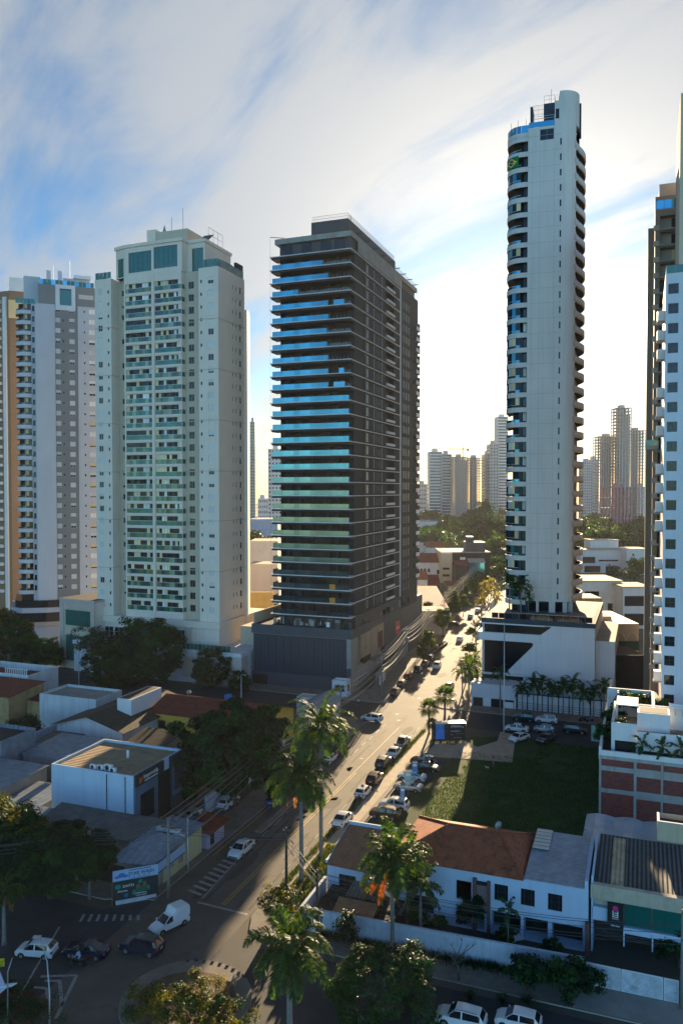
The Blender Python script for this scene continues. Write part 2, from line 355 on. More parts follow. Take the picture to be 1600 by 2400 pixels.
def strip(name, L, R, z, m):
    b = MB()
    for i in range(len(L) - 1): b.face([tuple(AB(*R[i], z)), tuple(AB(*R[i + 1], z)), tuple(AB(*L[i + 1], z)), tuple(AB(*L[i], z))], m)
    return tag(b.build(name), kind='structure')
strip('main_road', LE, RE, 0.012, M['asphalt'])
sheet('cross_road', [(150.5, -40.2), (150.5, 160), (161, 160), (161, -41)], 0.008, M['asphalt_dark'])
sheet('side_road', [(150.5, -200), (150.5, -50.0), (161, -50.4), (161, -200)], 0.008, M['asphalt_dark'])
sheet('lower_road', [(40, -160), (40, 60), (70.5, 60), (70.5, -38.5), (74, -39.5), (74, -51), (70.5, -55), (70.5, -160)], 0.006, M['asphalt_dark'])  # dark asphalt here puts the foreground shade into the road colour
# pavements (raised)
slab('pavement_west', [(74, -50.8), (149, -50.8), (149, -57), (74, -54)], 0.13, M['pave'])
slab('pavement_corner_west', [(162.5, -51.3), (168, -52.0), (200, -55.6), (330, -68.0), (474, -87.0), (474, -91.5), (330, -72.5), (200, -60.5), (172, -58.5), (169.5, -63), (169.5, -100), (162, -100), (161.6, -60), (161.6, -54)], 0.13, M['pave'])
slab('pavement_east', [(79, -39.2), (146.0, -39.2), (146.6, -37.5), (146.6, -35.6), (79, -35.6)], 0.13, M['pave'])
slab('pavement_corner_east', [(162, -39.0), (163, -41.8), (170, -43), (200, -46), (330, -58.6), (474, -77), (474, -72), (330, -53.6), (200, -41), (172, -36), (167, -33), (167, 60), (162, 60)], 0.13, M['pave'])
slab('pavement_south', [(71.5, 60), (71.5, -36), (72.5, -38.0), (75, -39.0), (79, -39.2), (79, -35.6), (75.6, -35.6), (75.6, 60)], 0.13, M['pave'])
slab('pavement_corner_south', [(72.2, -160), (72.2, -56), (74, -52.5), (74, -54.0), (75.5, -56), (75.5, -160)], 0.13, M['pave'])
# light path along the lawn, verge between it and the kerb
sheet('footpath', [(80, -38.1), (145.5, -38.1), (145.5, -36.3), (80, -36.3)], 0.136, M['pave_light'])
# road markings
mk = MB()
def band(a0, b0, a1, b1, w, m, z=0.018, to=None):
    p, q = AB(a0, b0, z), AB(a1, b1, z); d = (q - p).normalized(); nn = Vector((-d.y, d.x, 0)) * (w / 2)
    (to or mk).face([tuple(p - nn), tuple(q - nn), tuple(q + nn), tuple(p + nn)], m)
band(76, -43.3, 146, -43.8, 0.14, M['paint_y']); band(76, -42.95, 120, -43.2, 0.14, M['paint_y'])
band(86, -50.15, 118, -50.3, 0.16, M['paint_y']); band(88, -46.9, 76.5, -46.0, 0.16, M['paint_w'])
for a in range(89, 146, 4): band(a, -46.9, a + 2.2, -46.95, 0.13, M['paint_w'])
for a in range(80, 146, 5): band(a, -40.1, a + 2.4, -40.12, 0.10, M['paint_w'])
for i in range(10): band(77.5 + i * 1.12, -48.4, 77.0 + i * 1.12, -46.4, 0.42, M['paint_w'])
for i in range(8): band(70.0 - i * 0.35, -50.0 - i * 0.8, 70.9 - i * 0.28, -50.6 - i * 0.8, 0.32, M['paint_w'])
band(75.5, -46, 75.2, -39.6, 0.35, M['paint_w']); band(66, -57, 52, -51, 0.2, M['paint_w'])
for (p, q) in (((95, 2290), (180, 2287)), ((180, 2287), (130, 2390)), ((140, 2300), (145, 2360)), ((105, 2300), (140, 2300)), ((80, 2315), (110, 2318)), ((110, 2318), (112, 2345))):
    u, v = G(*p), G(*q); d = (v - u).normalized(); nn = Vector((-d.y, d.x, 0)) * 0.16
    mk.face([(w.x, w.y, 0.018) for w in (u - nn, v - nn, v + nn, u + nn)], M['paint_w'])
tag(mk.build('road_markings'), kind='structure')
pt = MB(); pr = random.Random(8); M['patch'] = mat('asphalt_patch', (0.06, 0.052, 0.044), .85, var=.3, scale=.6, bump=.4, bscale=7); M['patch2'] = mat('dusty_patch', (0.15, 0.125, 0.095), .85, var=.3, scale=.6)
for i in range(46):
    a_, b_ = pr.uniform(74, 330), 0; c_ = -45 if a_ < 155 else -45 - (a_ - 155) * .105 - 1.5; b_ = c_ + pr.uniform(-4, 4); la, lb = pr.uniform(.6, 5), pr.uniform(.3, 1.3); k = 9
    pt.face([tuple(AB(a_ + la * math.cos(j * 6.283 / k) * pr.uniform(.7, 1.1), b_ + lb * math.sin(j * 6.283 / k) * pr.uniform(.7, 1.1), .0145)) for j in range(k)], M['patch'] if pr.random() < .65 else M['patch2'])
for off in (-2.2, -3.6, 2.0, 3.3):
    for a_ in range(76, 148, 12): band(a_, -43.3 + off + pr.uniform(-.1, .1), a_ + pr.uniform(7, 11.5), -43.5 + off, .35, M['patch'], .0135, pt)
tag(pt.build('road_patches'), kind='structure')
# raised median beside the left lane, roundabout island
slab('median_kerb', [(94, -47.4), (118, -47.5), (118, -48.3), (94, -48.4)], 0.14, M['pave'])
isl = MB(); c = Vector((-14.0, 70.0, 0)); ring = [(c.x + 5.9 * math.cos(t * math.pi / 24), c.y + 5.9 * math.sin(t * math.pi / 24)) for t in range(48)]
isl.prism(ring, -0.02, 0.15, M['kerb'], M['pave'], bottom=False); tag(isl.build('roundabout_island'), kind='structure')
M['soil'] = mat('island_soil', (0.13, 0.085, 0.05), 0.95, var=0.3, scale=0.8, bump=0.4, bscale=5)
isl = MB(); isl.prism([(c.x + 4.6 * math.cos(t * math.pi / 24) * (1 + 0.05 * math.sin(t * 1.7)), c.y - 0.4 + 4.3 * math.sin(t * math.pi / 24)) for t in range(48)], 0.14, 0.22, M['soil'], bottom=False); tag(isl.build('soil'), kind='structure')
# lawn, plaza and parking bays of the empty lot
M['turf'] = mat('turf_soil', (0.030, 0.060, 0.010), 0.95, var=0.35, scale=0.3, bump=0.5, bscale=5, grime=(0.25, 0.35, (0.07, 0.06, 0.025)))
sheet('lawn', [(93.0, -33.5), (110, -33), (126, -30.6), (138, -29.5), (143.6, -32), (147.6, -24), (146.6, -2.4), (90, -2.4), (90, -20)], 0.012, M['turf'])
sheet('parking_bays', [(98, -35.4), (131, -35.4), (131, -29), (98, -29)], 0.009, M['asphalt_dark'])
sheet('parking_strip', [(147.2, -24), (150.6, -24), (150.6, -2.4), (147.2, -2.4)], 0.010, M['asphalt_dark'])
pl = [G(*p) for p in ((995, 1768), (1025, 1740), (1060, 1738), (1085, 1735), (1118, 1752), (1165, 1738), (1172, 1716), (1208, 1724), (1200, 1788), (1010, 1774))]
b = MB(); b.prism([(v.x, v.y) for v in pl][::-1] if sum(pl[i].x * pl[(i + 1) % len(pl)].y - pl[(i + 1) % len(pl)].x * pl[i].y for i in range(len(pl))) < 0 else [(v.x, v.y) for v in pl], -0.02, 0.06, M['kerb'], M['pave_light'], bottom=False); tag(b.build('plaza_paving'), kind='structure')
# haze: one even box of air round the camera and everything built
hz = MB(); hz.box(-1750, 1750, -80, 2650, -1.0, 215, bpy.data.materials.new('haze_air'))
hm = hz.ms[0]; hm.use_nodes = True; hn = hm.node_tree; hn.nodes.clear()
ho = hn.nodes.new('ShaderNodeOutputMaterial'); hv = hn.nodes.new('ShaderNodeVolumePrincipled'); hn.links.new(hv.outputs[0], ho.inputs['Volume'])
HAZE_D = 0.000065
hv.inputs['Color'].default_value = (0.93, 0.94, 0.96, 1); hv.inputs['Density'].default_value = HAZE_D; hv.inputs["Anisotropy"].default_value = 0.25
tag(hz.build('haze'), kind='stuff')
# ================================================================== towers
RNG = random.Random(7)
# ---- dark unfinished tower with blue balcony rails
def dark_tower():
    o = A(822, 180)
    t = thing('apartment_tower', 'dark unfinished high-rise with blue glass balcony rails and white slab edges', 'building', o, GRID)
    DK, CO = M['dark'], M['concrete']
    Z0, FH, NF = 17.0, 3.1, 28          # lowest slab, storey height, slabs
    ZT = 104.2
    conc_edge = mat('pale_slab_edge', (0.68, 0.66, 0.64), 0.8, var=0.1, streak=0.15)
    wallb = mat('charcoal_cladding', (0.026, 0.028, 0.034), 0.8, var=0.15, scale=0.25, streak=0.15)
    panel = mat('brown_panel', (0.085, 0.065, 0.05), 0.7, var=0.3, scale=0.5)
    # right face with window openings; back wing stands 0.4 m proud
    w = MB(); holes = []; wins = []
    cols = [(10.6, 12.6, 0.55, 2.45), (16.2, 17.2, 0.5, 2.5), (18.6, 19.1, 0.6, 2.3), (20.6, 21.1, 0.6, 2.3), (22.5, 23.5, 0.5, 2.5)]
    for k in range(NF - 1):
        zb = Z0 + k * FH
        for a, b_, c0, c1 in cols: holes.append((a, b_, zb + c0, zb + c1)); wins.append((a, zb + c0, b_ - a, c1 - c0))
        holes.append((26.2, 33.2, zb + 0.35, zb + 2.75, 1.5, M['soffit']))
    facade(w, (0, 2.2), (0, 38.8), Z0, ZT - 3.6, wallb, [(h[0] - 2.2, h[1] - 2.2, *h[2:]) for h in holes])
    hb = []; winb = []
    for k in range(NF - 2):
        zb = Z0 + 1.0 + k * FH
        for a in (1.2, 3.6, 6.2): hb.append((a, a + 1.5, zb + 0.45, zb + 2.35)); winb.append((a, zb + 0.45, 1.5, 1.9))
    w.face([(0, 38.8, 13.5), (0.5, 38.8, 13.5), (0.5, 38.8, ZT - 3), (0, 38.8, ZT - 3)], DK)
    facade(w, (0.5, 38.8), (0.5, 55), 13.5, ZT - 3.0, wallb, hb)
    facade(w, (0.5, 55), (-19, 55), 13.5, ZT - 3, wallb); facade(w, (-17.6, 55), (-17.6, 0), 13.5, ZT - 3.6, wallb)
    # recessed front behind the balconies: wall pieces and openings
    fh = []
    for k in range(NF - 1):
        zb = Z0 + k * FH + 0.06
        for u, ww in ((1.2, 1.8), (4.2, 2.6), (7.2, 3.4), (11.4, 1.6), (13.6, 2.6)): fh.append((u, u + ww, zb + 0.1, zb + 2.35, 0.6, M['room'] if RNG.random() < 0.75 else M['soffit']))
    facade(w, (-17.6, 2.6), (0, 2.6), Z0, ZT - 3.6, wallb, fh)
    w.box(-17.7, 0.4, 2.3, 54.8, Z0 - 3.2, Z0, DK)
    # top storey walls and roof slab
    w.box(-18.8, 0.1, 0.2, 54.9, ZT - 3.6, ZT - 3.2, CO); w.box(-18.0, -0.3, 0.6, 54.0, ZT - 3.2, ZT - 0.6, DK); [w.box(x, x + 2.6, .5, .6, ZT - 3.0, ZT - .8, M['win']) for x in (-17.4, -12.5, -7.6, -4.2)]
    w.build('wall', t)
    rf = MB(); rf.box(-18.9, 0.15, -0.3, 55.3, ZT - 0.6, ZT + 0.6, CO); rf.box(-11, -1.8, 3.0, 40, ZT + 0.6, ZT + 4.6, DK); rf.box(0.16, 0.3, 4, 38.6, ZT - 3.2, ZT - 0.61, CO)
    for q in range(9): y = 3 + q * 6; rf.box(-0.5, 1.6, y, y + 0.2, ZT + 0.62, ZT + 0.8, M['metal_d'])
    rf.tube([(-20, -0.5, ZT + 1.2), (-16.5, -0.2, ZT + 0.7)], 0.08, M['metal_d'], 4)
    rf.build('roof', t)
    rr = MB(); railing(rr, [(-10.8, 3.2), (-2, 3.2), (-2, 39.6)], ZT + 4.6, 1.3, M['metal_d'], 0.45, 0.03); railing(rr, [(0, 0.3), (0, 54)], ZT + 0.6, 1.1, M['metal_d'], 0.8, 0.03); rr.build('roof_railing', t)
    am = MB(); am.tube([(-3, 8, ZT + 3.2), (-3, 8, ZT + 7)], 0.05, M['metal_d'], 5); am.build('antenna', t)
    # pilaster strip, light joint
    pi = MB(); pi.box(0.0, 0.32, 38.5, 38.8, Z0, ZT - 1, conc_edge); pi.box(0.0, 0.28, 9.2, 10.0, Z0, ZT - 4, panel); pi.build('pilaster', t)
    # slabs
    sl = MB(); sl.box(-20.0, 0.32, -0.9, 2.6, -0.17, 0.0, conc_edge); sl.box(-20.0, -17.59, 2.6, 6.0, -0.16, 0, conc_edge); sl.box(0.0, 0.32, 2.6, 38.45, -0.16, 0.0, conc_edge)
    sl.box(-19.7, 0.05, -0.6, 2.58, -0.62, -0.165, M['black'])
    slm = sl.mesh('floor_slab')
    ext = [-6.6, -5.3, -12.7, (-5.3, -4.0, -1.4), -5.2, -5.6, -5.6, -5.3, (-5.3, -2.7, -1.4), (-5.3, -4.0, -1.2)]
    GRD = [((.04, .22, .29), .7), ((.05, .22, .29), .7), ((.06, .22, .28), .65), ((.10, .26, .31), .65), ((.15, .26, .27), .6), ((.22, .25, .19), .6), ((.13, .18, .15), .5), ((.05, .09, .10), .45), ((.02, .05, .06), .4)]; gms_ = [glass('railing_glass', c_, 0.09, metal=m_, rnd=0.3) for c_, m_ in GRD]  # rail colours step by floor: reflected sky and surroundings put into the glass
    wrap = mat('grey_tarpaulin', (0.10, 0.10, 0.105), 0.5, var=0.3, scale=1.5)
    ply = mat('plywood_board', (0.55, 0.25, 0.04), 0.8)
    for k in range(NF):
        z = Z0 + k * FH
        s = ob('floor_slab', slm, t, (0, 0, z))
        if k == NF - 1: continue
        r = MB(); i = NF - 2 - k
        e = ext[i] if i < len(ext) else -0.25
        segs = [(-19.4, e if not isinstance(e, tuple) else e[0])] + ([(e[1], e[2])] if isinstance(e, tuple) else [])
        gm = gms_[[0, 0, 0, 0, 0, 0, 0, 1, 1, 1, 1, 2, 2, 2, 3, 3, 4, 4, 5, 5, 5, 6, 6, 7, 7, 8, 8, 8][i]]
        for a, b_ in segs:
            nn = max(1, round((b_ - a) / 1.35))
            for q in range(nn): x0 = a + (b_ - a) * q / nn; r.box(x0 + 0.008, x0 + (b_ - a) / nn - 0.008, -0.62, -0.60, 0.02, 1.16, gm)
            if len(segs) > 1 and (a, b_) == segs[0]: r.build('glass_railing', s); r = MB()
        r.box(-19.42, -19.40, -0.58, 2.2, 0.02, 1.16, gm)
        ro = r.build('glass_railing', s)
        if i < 14:
            q = MB(); x0 = segs[-1][1] + 0.3
            while x0 < 0: q.tube([(x0, -0.6, 0), (x0, -0.6, 0.75)], 0.04, M['metal_g'], 4); x0 += 0.9
            if i % 3 != 1 and e != -0.25:
                pts = []; x0 = (e if not isinstance(e, tuple) else e[2]) + 0.2
                for c in range(9): pts.append((x0 + (0.1 - x0) * c / 8, -0.5 + 0.15 * math.sin(c * 2 + i), 0.05)); 
                q.loft([[(p[0], p[1], 0.03), (p[0], p[1] + 0.25, 0.03), (p[0], p[1] + 0.12, 0.5 + 0.35 * abs(math.sin(j * 1.3 + i)))] for j, p in enumerate(pts)], wrap)
            if q.v: q.build('railing_posts', s)  # row of separate railing posts, some with tarpaulin along them
        if k in (1, 2): q = MB(); q.box(-5.0, -3.6, -0.66, -0.63, 0.05, 1.25, ply); q.build('plywood_board', s)
    # side balconies with white parapet
    bl = MB(); bl.box(-0.02, 0.45, 26.4, 33.0, 0.45, 1.0, conc_edge); blm = bl.mesh('balcony')
    for k in range(NF - 1): ob('balcony', blm, t, (0, 0, Z0 + k * FH))
    # windows: one shared mesh pair per size; the widest rows as parts, the slits as one part
    nw = 0; st = MB()
    for a, z, ww, h in wins:
        if ww > 0.9 and nw < 81: window(t, (0, 0), (0, 60), a, z, ww, h, M['metal_w'], M['win'], 0.08); nw += 1
        else: window_into(st, (0, 0), (0, 60), a, z, ww, h, conc_edge, M['win'], 0.10)
    for a, z, ww, h in winb: window_into(st, (0.5, 38.8), (0.5, 60), a, z, ww, h, conc_edge, M['win'], 0.10, nx=2)
    tag(st.build('window', t), kind='stuff')
    # rear balconies seen edge-on
    rb = MB(); rb.box(0.5, 1.25, 51.0, 54.8, 0, 0.15, DK); rb.box(1.2, 1.25, 51, 54.8, 0.15, 1.2, conc_edge); rb.box(.5, 1.2, 54.7, 54.8, 0.15, 2.4, M['dark'])
    rbm = rb.mesh('rear_balcony')
    for k in range(1, 25): ob('rear_balcony', rbm, t, (0, 0, Z0 + k * FH + 0.6))
    # podium
    p = MB(); PZ = 14.4; navy = mat('navy_metal_cladding', (0.004, 0.026, 0.045), 0.4, metal=0.0, var=0.15, scale=0.3); navy2 = mat('slate_fascia', (0.045, 0.06, 0.075), 0.6, var=0.15, streak=0.3)
    p.prism([(-24.2, -1.5), (0.6, -1.5), (0.6, 3.0), (-0.6, 3.0), (-0.6, 60), (-24.2, 60)], 0, PZ - 2.2, M['concrete'], bottom=False)
    p.prism([(-24.5, -1.8), (0.9, -1.8), (0.9, 12), (0.3, 12), (0.3, 60.3), (-24.5, 60.3)], PZ - 2.2, PZ, navy2, M['soffit'], bottom=True)
    p.box(-24.2, -23.9, -1.5, 30, PZ, PZ + 2.6, M['cream_d'])
    p.build('podium', t)
    c = MB()
    for q in range(24): x0 = -24.0 + q * 0.98; c.box(x0 + 0.01, x0 + 0.965, -1.72 - 0.03 * (q % 2), -1.5, 3.2, PZ - 2.35, navy)
    c.box(-24.3, 0.7, -1.66, -1.5, 0.0, 3.15, navy2); c.face([(-12, -1.68, 3.1), (0.7, -1.68, 3.1), (0.7, -1.68, 5.6)], navy2); c.box(-24.2, -20.5, -1.7, -1.64, 0, 2.4, M['room'])
    c.build('cladding', t)
    e = MB()   # street side of the podium
    tan_ = mat('tan_render', (0.36, 0.27, 0.19), 0.8, var=0.2, scale=0.4, streak=0.5); slate = mat('slate_wall', (0.075, 0.08, 0.085), 0.7, var=0.12, streak=0.2)
    e.box(-0.6, 0.1, 3.0, 14, 0, 5.0, M['concrete']); e.box(-0.6, 0.25, 6, 24, 6.2, PZ + 0.6, tan_); e.box(-0.6, 0.4, 24, 61, 0, PZ + 0.5, slate); e.box(-0.55, 2.2, 14, 23, 4.2, 4.45, slate); e.box(-0.6, 0.35, 24.2, 40, PZ + 0.5, PZ + 1.2, slate)
    e.box(0.26, 0.3, 19, 22.8, 6.4, 10.4, mat('maroon_panel', (0.10, 0.03, 0.04), 0.6)); e.box(-0.58, 0.2, 8.0, 13.5, 4.6, 6.1, M['room'])
    e.build('street_wall', t)
    sg = MB(); red = mat('red_sign_paint', (0.55, 0.02, 0.03), 0.5); sg.box(0.41, 0.5, 33.5, 37.5, 7.2, 10.6, red)
    for q in range(5): sg.box(0.5, 0.53, 34.0 + q * 0.6, 34.3 + q * 0.6, 8.6, 9.2, M['white'])
    tag(sg.build('wall_sign', None, o, GRID), 'red square sign on the grey street wall under the dark tower', 'sign')
    # builders' stuff on the podium deck
    d = MB(); r = random.Random(3)
    for q in range(70):
        x, y = (r.uniform(-20, 0), r.uniform(-1.0, 1.6)) if q < 42 else (r.uniform(-0.2, 0.2), r.uniform(3, 50)); h = r.uniform(0.3, 1.8); ww = r.uniform(0.15, 1.4)
        d.box(x, x + ww, y, y + r.uniform(0.1, 0.8), PZ + 0.001, PZ + h, r.choice([M['metal_d'], M['metal_g'], M['dark'], M['concrete'], M['soffit'], M['metal_w'] if q % 5 == 0 else M['black']]))
    d.box(-7.5, -0.5, 0.2, 1.2, PZ + 1.9, PZ + 2.05, M['rail_t'])
    tag(d.build('building_debris', None, o, GRID), 'jumbled builders materials along the podium deck of the dark tower', 'debris', kind='stuff')
    # hoist ropes hanging from the roof outrigger
    for (x, y) in ((-20, -0.5), (1.5, 51)):
        rp = MB(); rp.tube([(x, y, ZT + (1.2 if x < 0 else 0.7)), (x, y, PZ if x < 0 else 15)], 0.025, M['metal_d'], 3); tag(rp.build('hoist_rope', None, o, GRID), 'thin hoist rope hanging at the %s edge of the dark tower' % ('balcony' if x < 0 else 'far street'), 'rope')
dark_tower()
# ---- cream tower with green glass balconies
def glazing_mesh(w, h, n, seed, rail, railh, frm, dark=0.4):
    r = random.Random(seed); b = MB()
    for q in range(n):
        x0 = w * q / n; m = M['win'] if r.random() < dark else r.choice([M['curtain'], M['curtain_w'], M['room'], M['room'], M['win'], M['curtain']])
        b.box(x0 + 0.03, x0 + w / n - 0.03, 0.30, 0.34, railh - 0.3, h, m)
    return b
RAILV = [M['rail_t'], M['rail_t'], glass('pale_green_railing', (.16, .26, .18), .12, rnd=.3), glass('dark_green_railing', (.008, .05, .045), .08, rnd=.3), glass('olive_railing', (.14, .17, .07), .12, rnd=.3)]
def cream_tower():
    o = A(513, 190)
    t = thing('apartment_tower', 'cream high-rise with green glass balconies in two columns', 'building', o, GRID)
    CR, CD = M['cream'], M['cream_d']; FH, Z0, NF = 3.06, 15.3, 27; ZT = 99.7
    foot = [(-35.8, 0), (-30.8, 0), (-30.8, 3), (-27.2, 3), (-27.2, 0.4), (-18.9, 0.4), (-18.9, 0.15), (-18.2, 0.15), (-18.2, 0.4), (-10.4, 0.4), (-10.4, 2), (-5.4, 2), (-5.4, 0), (0, 0), (0, 13.1)]
    H = {i: [] for i in range(14)}
    W1 = []; W2 = []
    for k in range(NF):
        z = Z0 + k * FH
        H[0] += [(1.0, 2.3, z + 0.9, z + 2.4), (3.9, 4.35, z + 1.1, z + 1.9)]; W1.append((0, 1.0, z + 0.9, 1.3, 1.5)); W2.append((0, 3.9, z + 1.1, .45, .8))
        H[2] += [(1.0, 2.1, z + 0.9, z + 2.3)]; W2.append((2, 1.0, z + .9, 1.1, 1.4))
        H[10] += [(1.0, 2.5, z + 0.7, z + 2.4)]; W1.append((10, 1.0, z + .7, 1.5, 1.7))
        H[12] += [(0.5, 0.95, z + 1.2, z + 2.0), (2.6, 4.1, z + 0.9, z + 2.4)]; W2.append((12, .5, z + 1.2, .45, .8)); W1.append((12, 2.6, z + .9, 1.5, 1.5))
        H[13] += [(7.0, 7.5, z + 1.0, z + 2.1), (8.6, 9.1, z + 1.0, z + 2.1), (10.6, 11.7, z + 0.7, z + 2.3)]
        W2 += [(13, 7.0, z + 1, .5, 1.1), (13, 8.6, z + 1, .5, 1.1), (13, 10.6, z + .7, 1.1, 1.6)]
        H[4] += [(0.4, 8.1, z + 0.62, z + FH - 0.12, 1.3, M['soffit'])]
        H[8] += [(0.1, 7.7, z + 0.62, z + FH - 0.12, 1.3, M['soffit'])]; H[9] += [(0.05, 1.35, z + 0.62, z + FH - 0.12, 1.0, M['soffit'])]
    w = MB()
    for i in range(14):
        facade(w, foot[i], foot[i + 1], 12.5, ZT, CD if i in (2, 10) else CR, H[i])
    facade(w, (0, 13.1), (0.9, 13.1), 12, 92, CR); facade(w, (0.9, 13.1), (-0.7, 17.3), 12, 92, CR); facade(w, (-0.7, 17.3), (-8, 24), 12, 92, CR)
    facade(w, (0, 13.1), (0, 13.3), 92, ZT, CR); facade(w, (0, 13.2), (-8, 24), 92, ZT, CR); facade(w, (-8, 24), (-35.8, 24), 12, ZT, CR); facade(w, (-35.8, 24), (-35.8, 0), 12, ZT, CR)
    w.face([(x, y, ZT) for x, y in foot + [(0, 13.2), (-8, 24), (-35.8, 24)]], CD)
    w.face([(0.9, 13.1, 92), (-0.7, 17.3, 92), (-8, 24, 92), (0, 13.3, 92)], CD)
    w.build('wall', t)
    # string courses
    for z in (26.3, 38.6, 50.7, 63.0, 75.2, 87.3):
        sc_ = MB()
        for i in (0, 1, 10, 11, 12, 13):
            a, b_ = Vector((*foot[i], 0)), Vector((*foot[i + 1], 0)); d = (b_ - a).normalized(); nn = Vector((d.y, -d.x, 0)) * 0.09
            sc_.add([(*(a).xy, z), (*(b_).xy, z), (*(b_ + nn).xy, z), (*(a + nn).xy, z), (*(a).xy, z + .16), (*(b_).xy, z + .16), (*(b_ + nn).xy, z + .16), (*(a + nn).xy, z + .16)], [(0, 1, 2, 3), (7, 6, 5, 4), (3, 2, 6, 7), (0, 3, 7, 4), (1, 5, 6, 2)], CD)
        sc_.build('string_course', t)
    # crown
    c = MB(); gz = []
    cw = [(-30.4, 1.6), (-26.8, 0.6), (-18.5, 0.35), (-10.2, 0.35), (-10.2, 3.0), (-5.4, 3.0), (-5.4, 16), (-30.4, 16)]
    gl = {0: (0.7, 3.0, 99.9, 104.6), 1: (0.9, 7.8, 100.6, 105.6), 2: (0.2, 7.0, 100.9, 106.2), 4: (1.2, 4.4, 100.0, 105.6)}
    for i in range(len(cw)):
        j = (i + 1) % len(cw); hs = []
        if i in gl: hs = [(*gl[i], 0.3)]
        facade(c, cw[i], cw[j], ZT - 0.02, 106.9, CR, hs)
    c.face([(x, y, 106.9) for x, y in cw], CD)
    ck = [(x, y) for x, y in cw]
    c.prism([(-30.7, 1.3), (-26.9, 0.3), (-18.5, 0.02), (-9.9, 0.02), (-9.9, 2.7), (-5.1, 2.7), (-5.1, 16.2), (-30.7, 16.2)], 106.9, 107.7, CR, CD)
    c.box(-22.5, -11.5, 5, 12, 107.7, 111.5, M['cream_d']); c.box(-23.2, -20.6, 4.6, 7, 107.7, 112.2, CR)
    c.build('crown', t)
    for i, g_ in gl.items():
        window(t, cw[i], cw[(i + 1) % len(cw)], g_[0], g_[2], g_[1] - g_[0], g_[3] - g_[2], M['metal_d'], M['win_t'], 0.2, nx=max(2, int((g_[1] - g_[0]) / 1.2)), nz=4, name='crown_window')
    tr = MB()
    for a, b_ in (((-5.3, 0.1), (-0.1, 0.1)), ((-0.1, 0.1), (-0.1, 13))):
        L = math.dist(a, b_); nn = int(L / 1.1)
        for q in range(nn):
            x0, y0 = a[0] + (b_[0] - a[0]) * q / nn, a[1] + (b_[1] - a[1]) * q / nn; x1, y1 = a[0] + (b_[0] - a[0]) * (q + .92) / nn, a[1] + (b_[1] - a[1]) * (q + .92) / nn
            tr.box(min(x0, x1) - 0.01, max(x0, x1) + 0.01, min(y0, y1) - 0.01, max(y0, y1) + 0.01, ZT + 0.1, ZT + 1.9, M['rail_t'])
    tr.build('terrace_railing', t); tr = MB()
    for q in range(4): tr.box(-35.6 + q * 1.2, -34.5 + q * 1.2, 0.1, 0.13, ZT + 0.1, ZT + 1.7, M['rail_t']); tr.box(-35.7, -35.67, 0.2 + q * 1.2, 1.3 + q * 1.2, ZT + 0.1, ZT + 1.7, M['rail_t'])
    tr.build('terrace_railing', t)
    pv = MB(); pv.box(-4.8, -1.0, 4, 9, ZT + 2.4, ZT + 2.55, M['metal_d']); pv.box(-0.9, -0.2, 9.5, 13, ZT, ZT + 3.4, M['soffit'])
    for x, y in ((-4.7, 4.1), (-1.1, 4.1), (-4.7, 8.9), (-1.1, 8.9)): pv.box(x - .06, x + .06, y - .06, y + .06, ZT, ZT + 2.4, M['metal_d'])
    pv.build('pergola', t)
    an = MB(); an.tube([(-18, 8, 111.5), (-18, 8, 116)], 0.05, M['metal_d'], 5); an.build('antenna', t); an = MB(); an.tube([(-14, 7, 111.5), (-14, 7, 117.5)], 0.05, M['metal_d'], 5); an.build('antenna', t); an = MB(); an.lathe([(0.7, 111.5), (0.05, 113.8)], M['grey'], 6, (-19.5, 7)); an.build('antenna', t)
    so = MB(); so.face([(-8.5, 5, 107.9), (-5.6, 5, 107.9), (-5.6, 8, 110.2), (-8.5, 8, 110.2)], M['win']); so.face([(-8.5, 8.02, 110.2), (-5.6, 8.02, 110.2), (-5.6, 5.02, 107.85), (-8.5, 5.02, 107.85)], M['metal_d']); railing(so, [(-5.5, 5), (-5.5, 12)], 107.7, 3.4, M['metal_d'], 2.2, 0.05); so.build('solar_panel', t)
    # balconies (parapet band + glass railing + glazing)
    for col, (i, u0, wd, n) in enumerate(((4, 0.4, 7.7, 4), (8, 0.1, 7.6, 5))):
        fp = MB(); fp.box(0, wd, -0.12, 0.1, -0.55, 0.0, CR); fp.box(0, wd, -0.02, 0.06, 1.10, 1.17, M['metal_w']); fpm = fp.mesh('balcony')
        rs = MB()
        for q in range(n): rs.box(wd * q / n + 0.02, wd * (q + 1) / n - 0.02, 0.0, 0.03, 0.0, 1.1, M['rail_t'])
        rsm = [rs.mesh('glass_railing')]
        for s_ in range(4):
            q_ = MB(); r_ = random.Random(900 + s_ + 10 * col)
            for q in range(n * 2): q_.box(wd * q / n / 2 + 0.01, wd * (q + 1) / n / 2 - 0.01, 0.0, 0.03, 0.0, 1.1, r_.choice(RAILV))
            rsm.append(q_.mesh('glass_railing'))
        gms = [glazing_mesh(wd, 2.3, n * 2, 31 * col + s, None, 1.2, None, 0.42 if col == 0 else 0.2).mesh('glazing') for s in range(8)]
        for k in range(NF):
            z = Z0 + k * FH + 0.62; loc, rz = fpos(foot[i], foot[i + 1], u0, z, 0.0)
            bo = ob('balcony', fpm, t, loc, rz); ob('glass_railing', RNG.choice(rsm), bo); ob('glazing', RNG.choice(gms), bo)
    sr = MB()
    for k in range(NF):
        z = Z0 + k * FH + 0.62; sr.box(-10.42, -10.40, 0.5, 1.9, z, z + 1.1, M['rail_t']); sr.box(-10.5, -10.36, 0.45, 1.95, z + 1.1, z + 1.16, M['metal_w']); sr.box(-10.9, -10.86, 0.5, 1.9, z + 1.2, z + 2.3, M['win'])
    tag(sr.build('side_railing', t), kind='stuff')
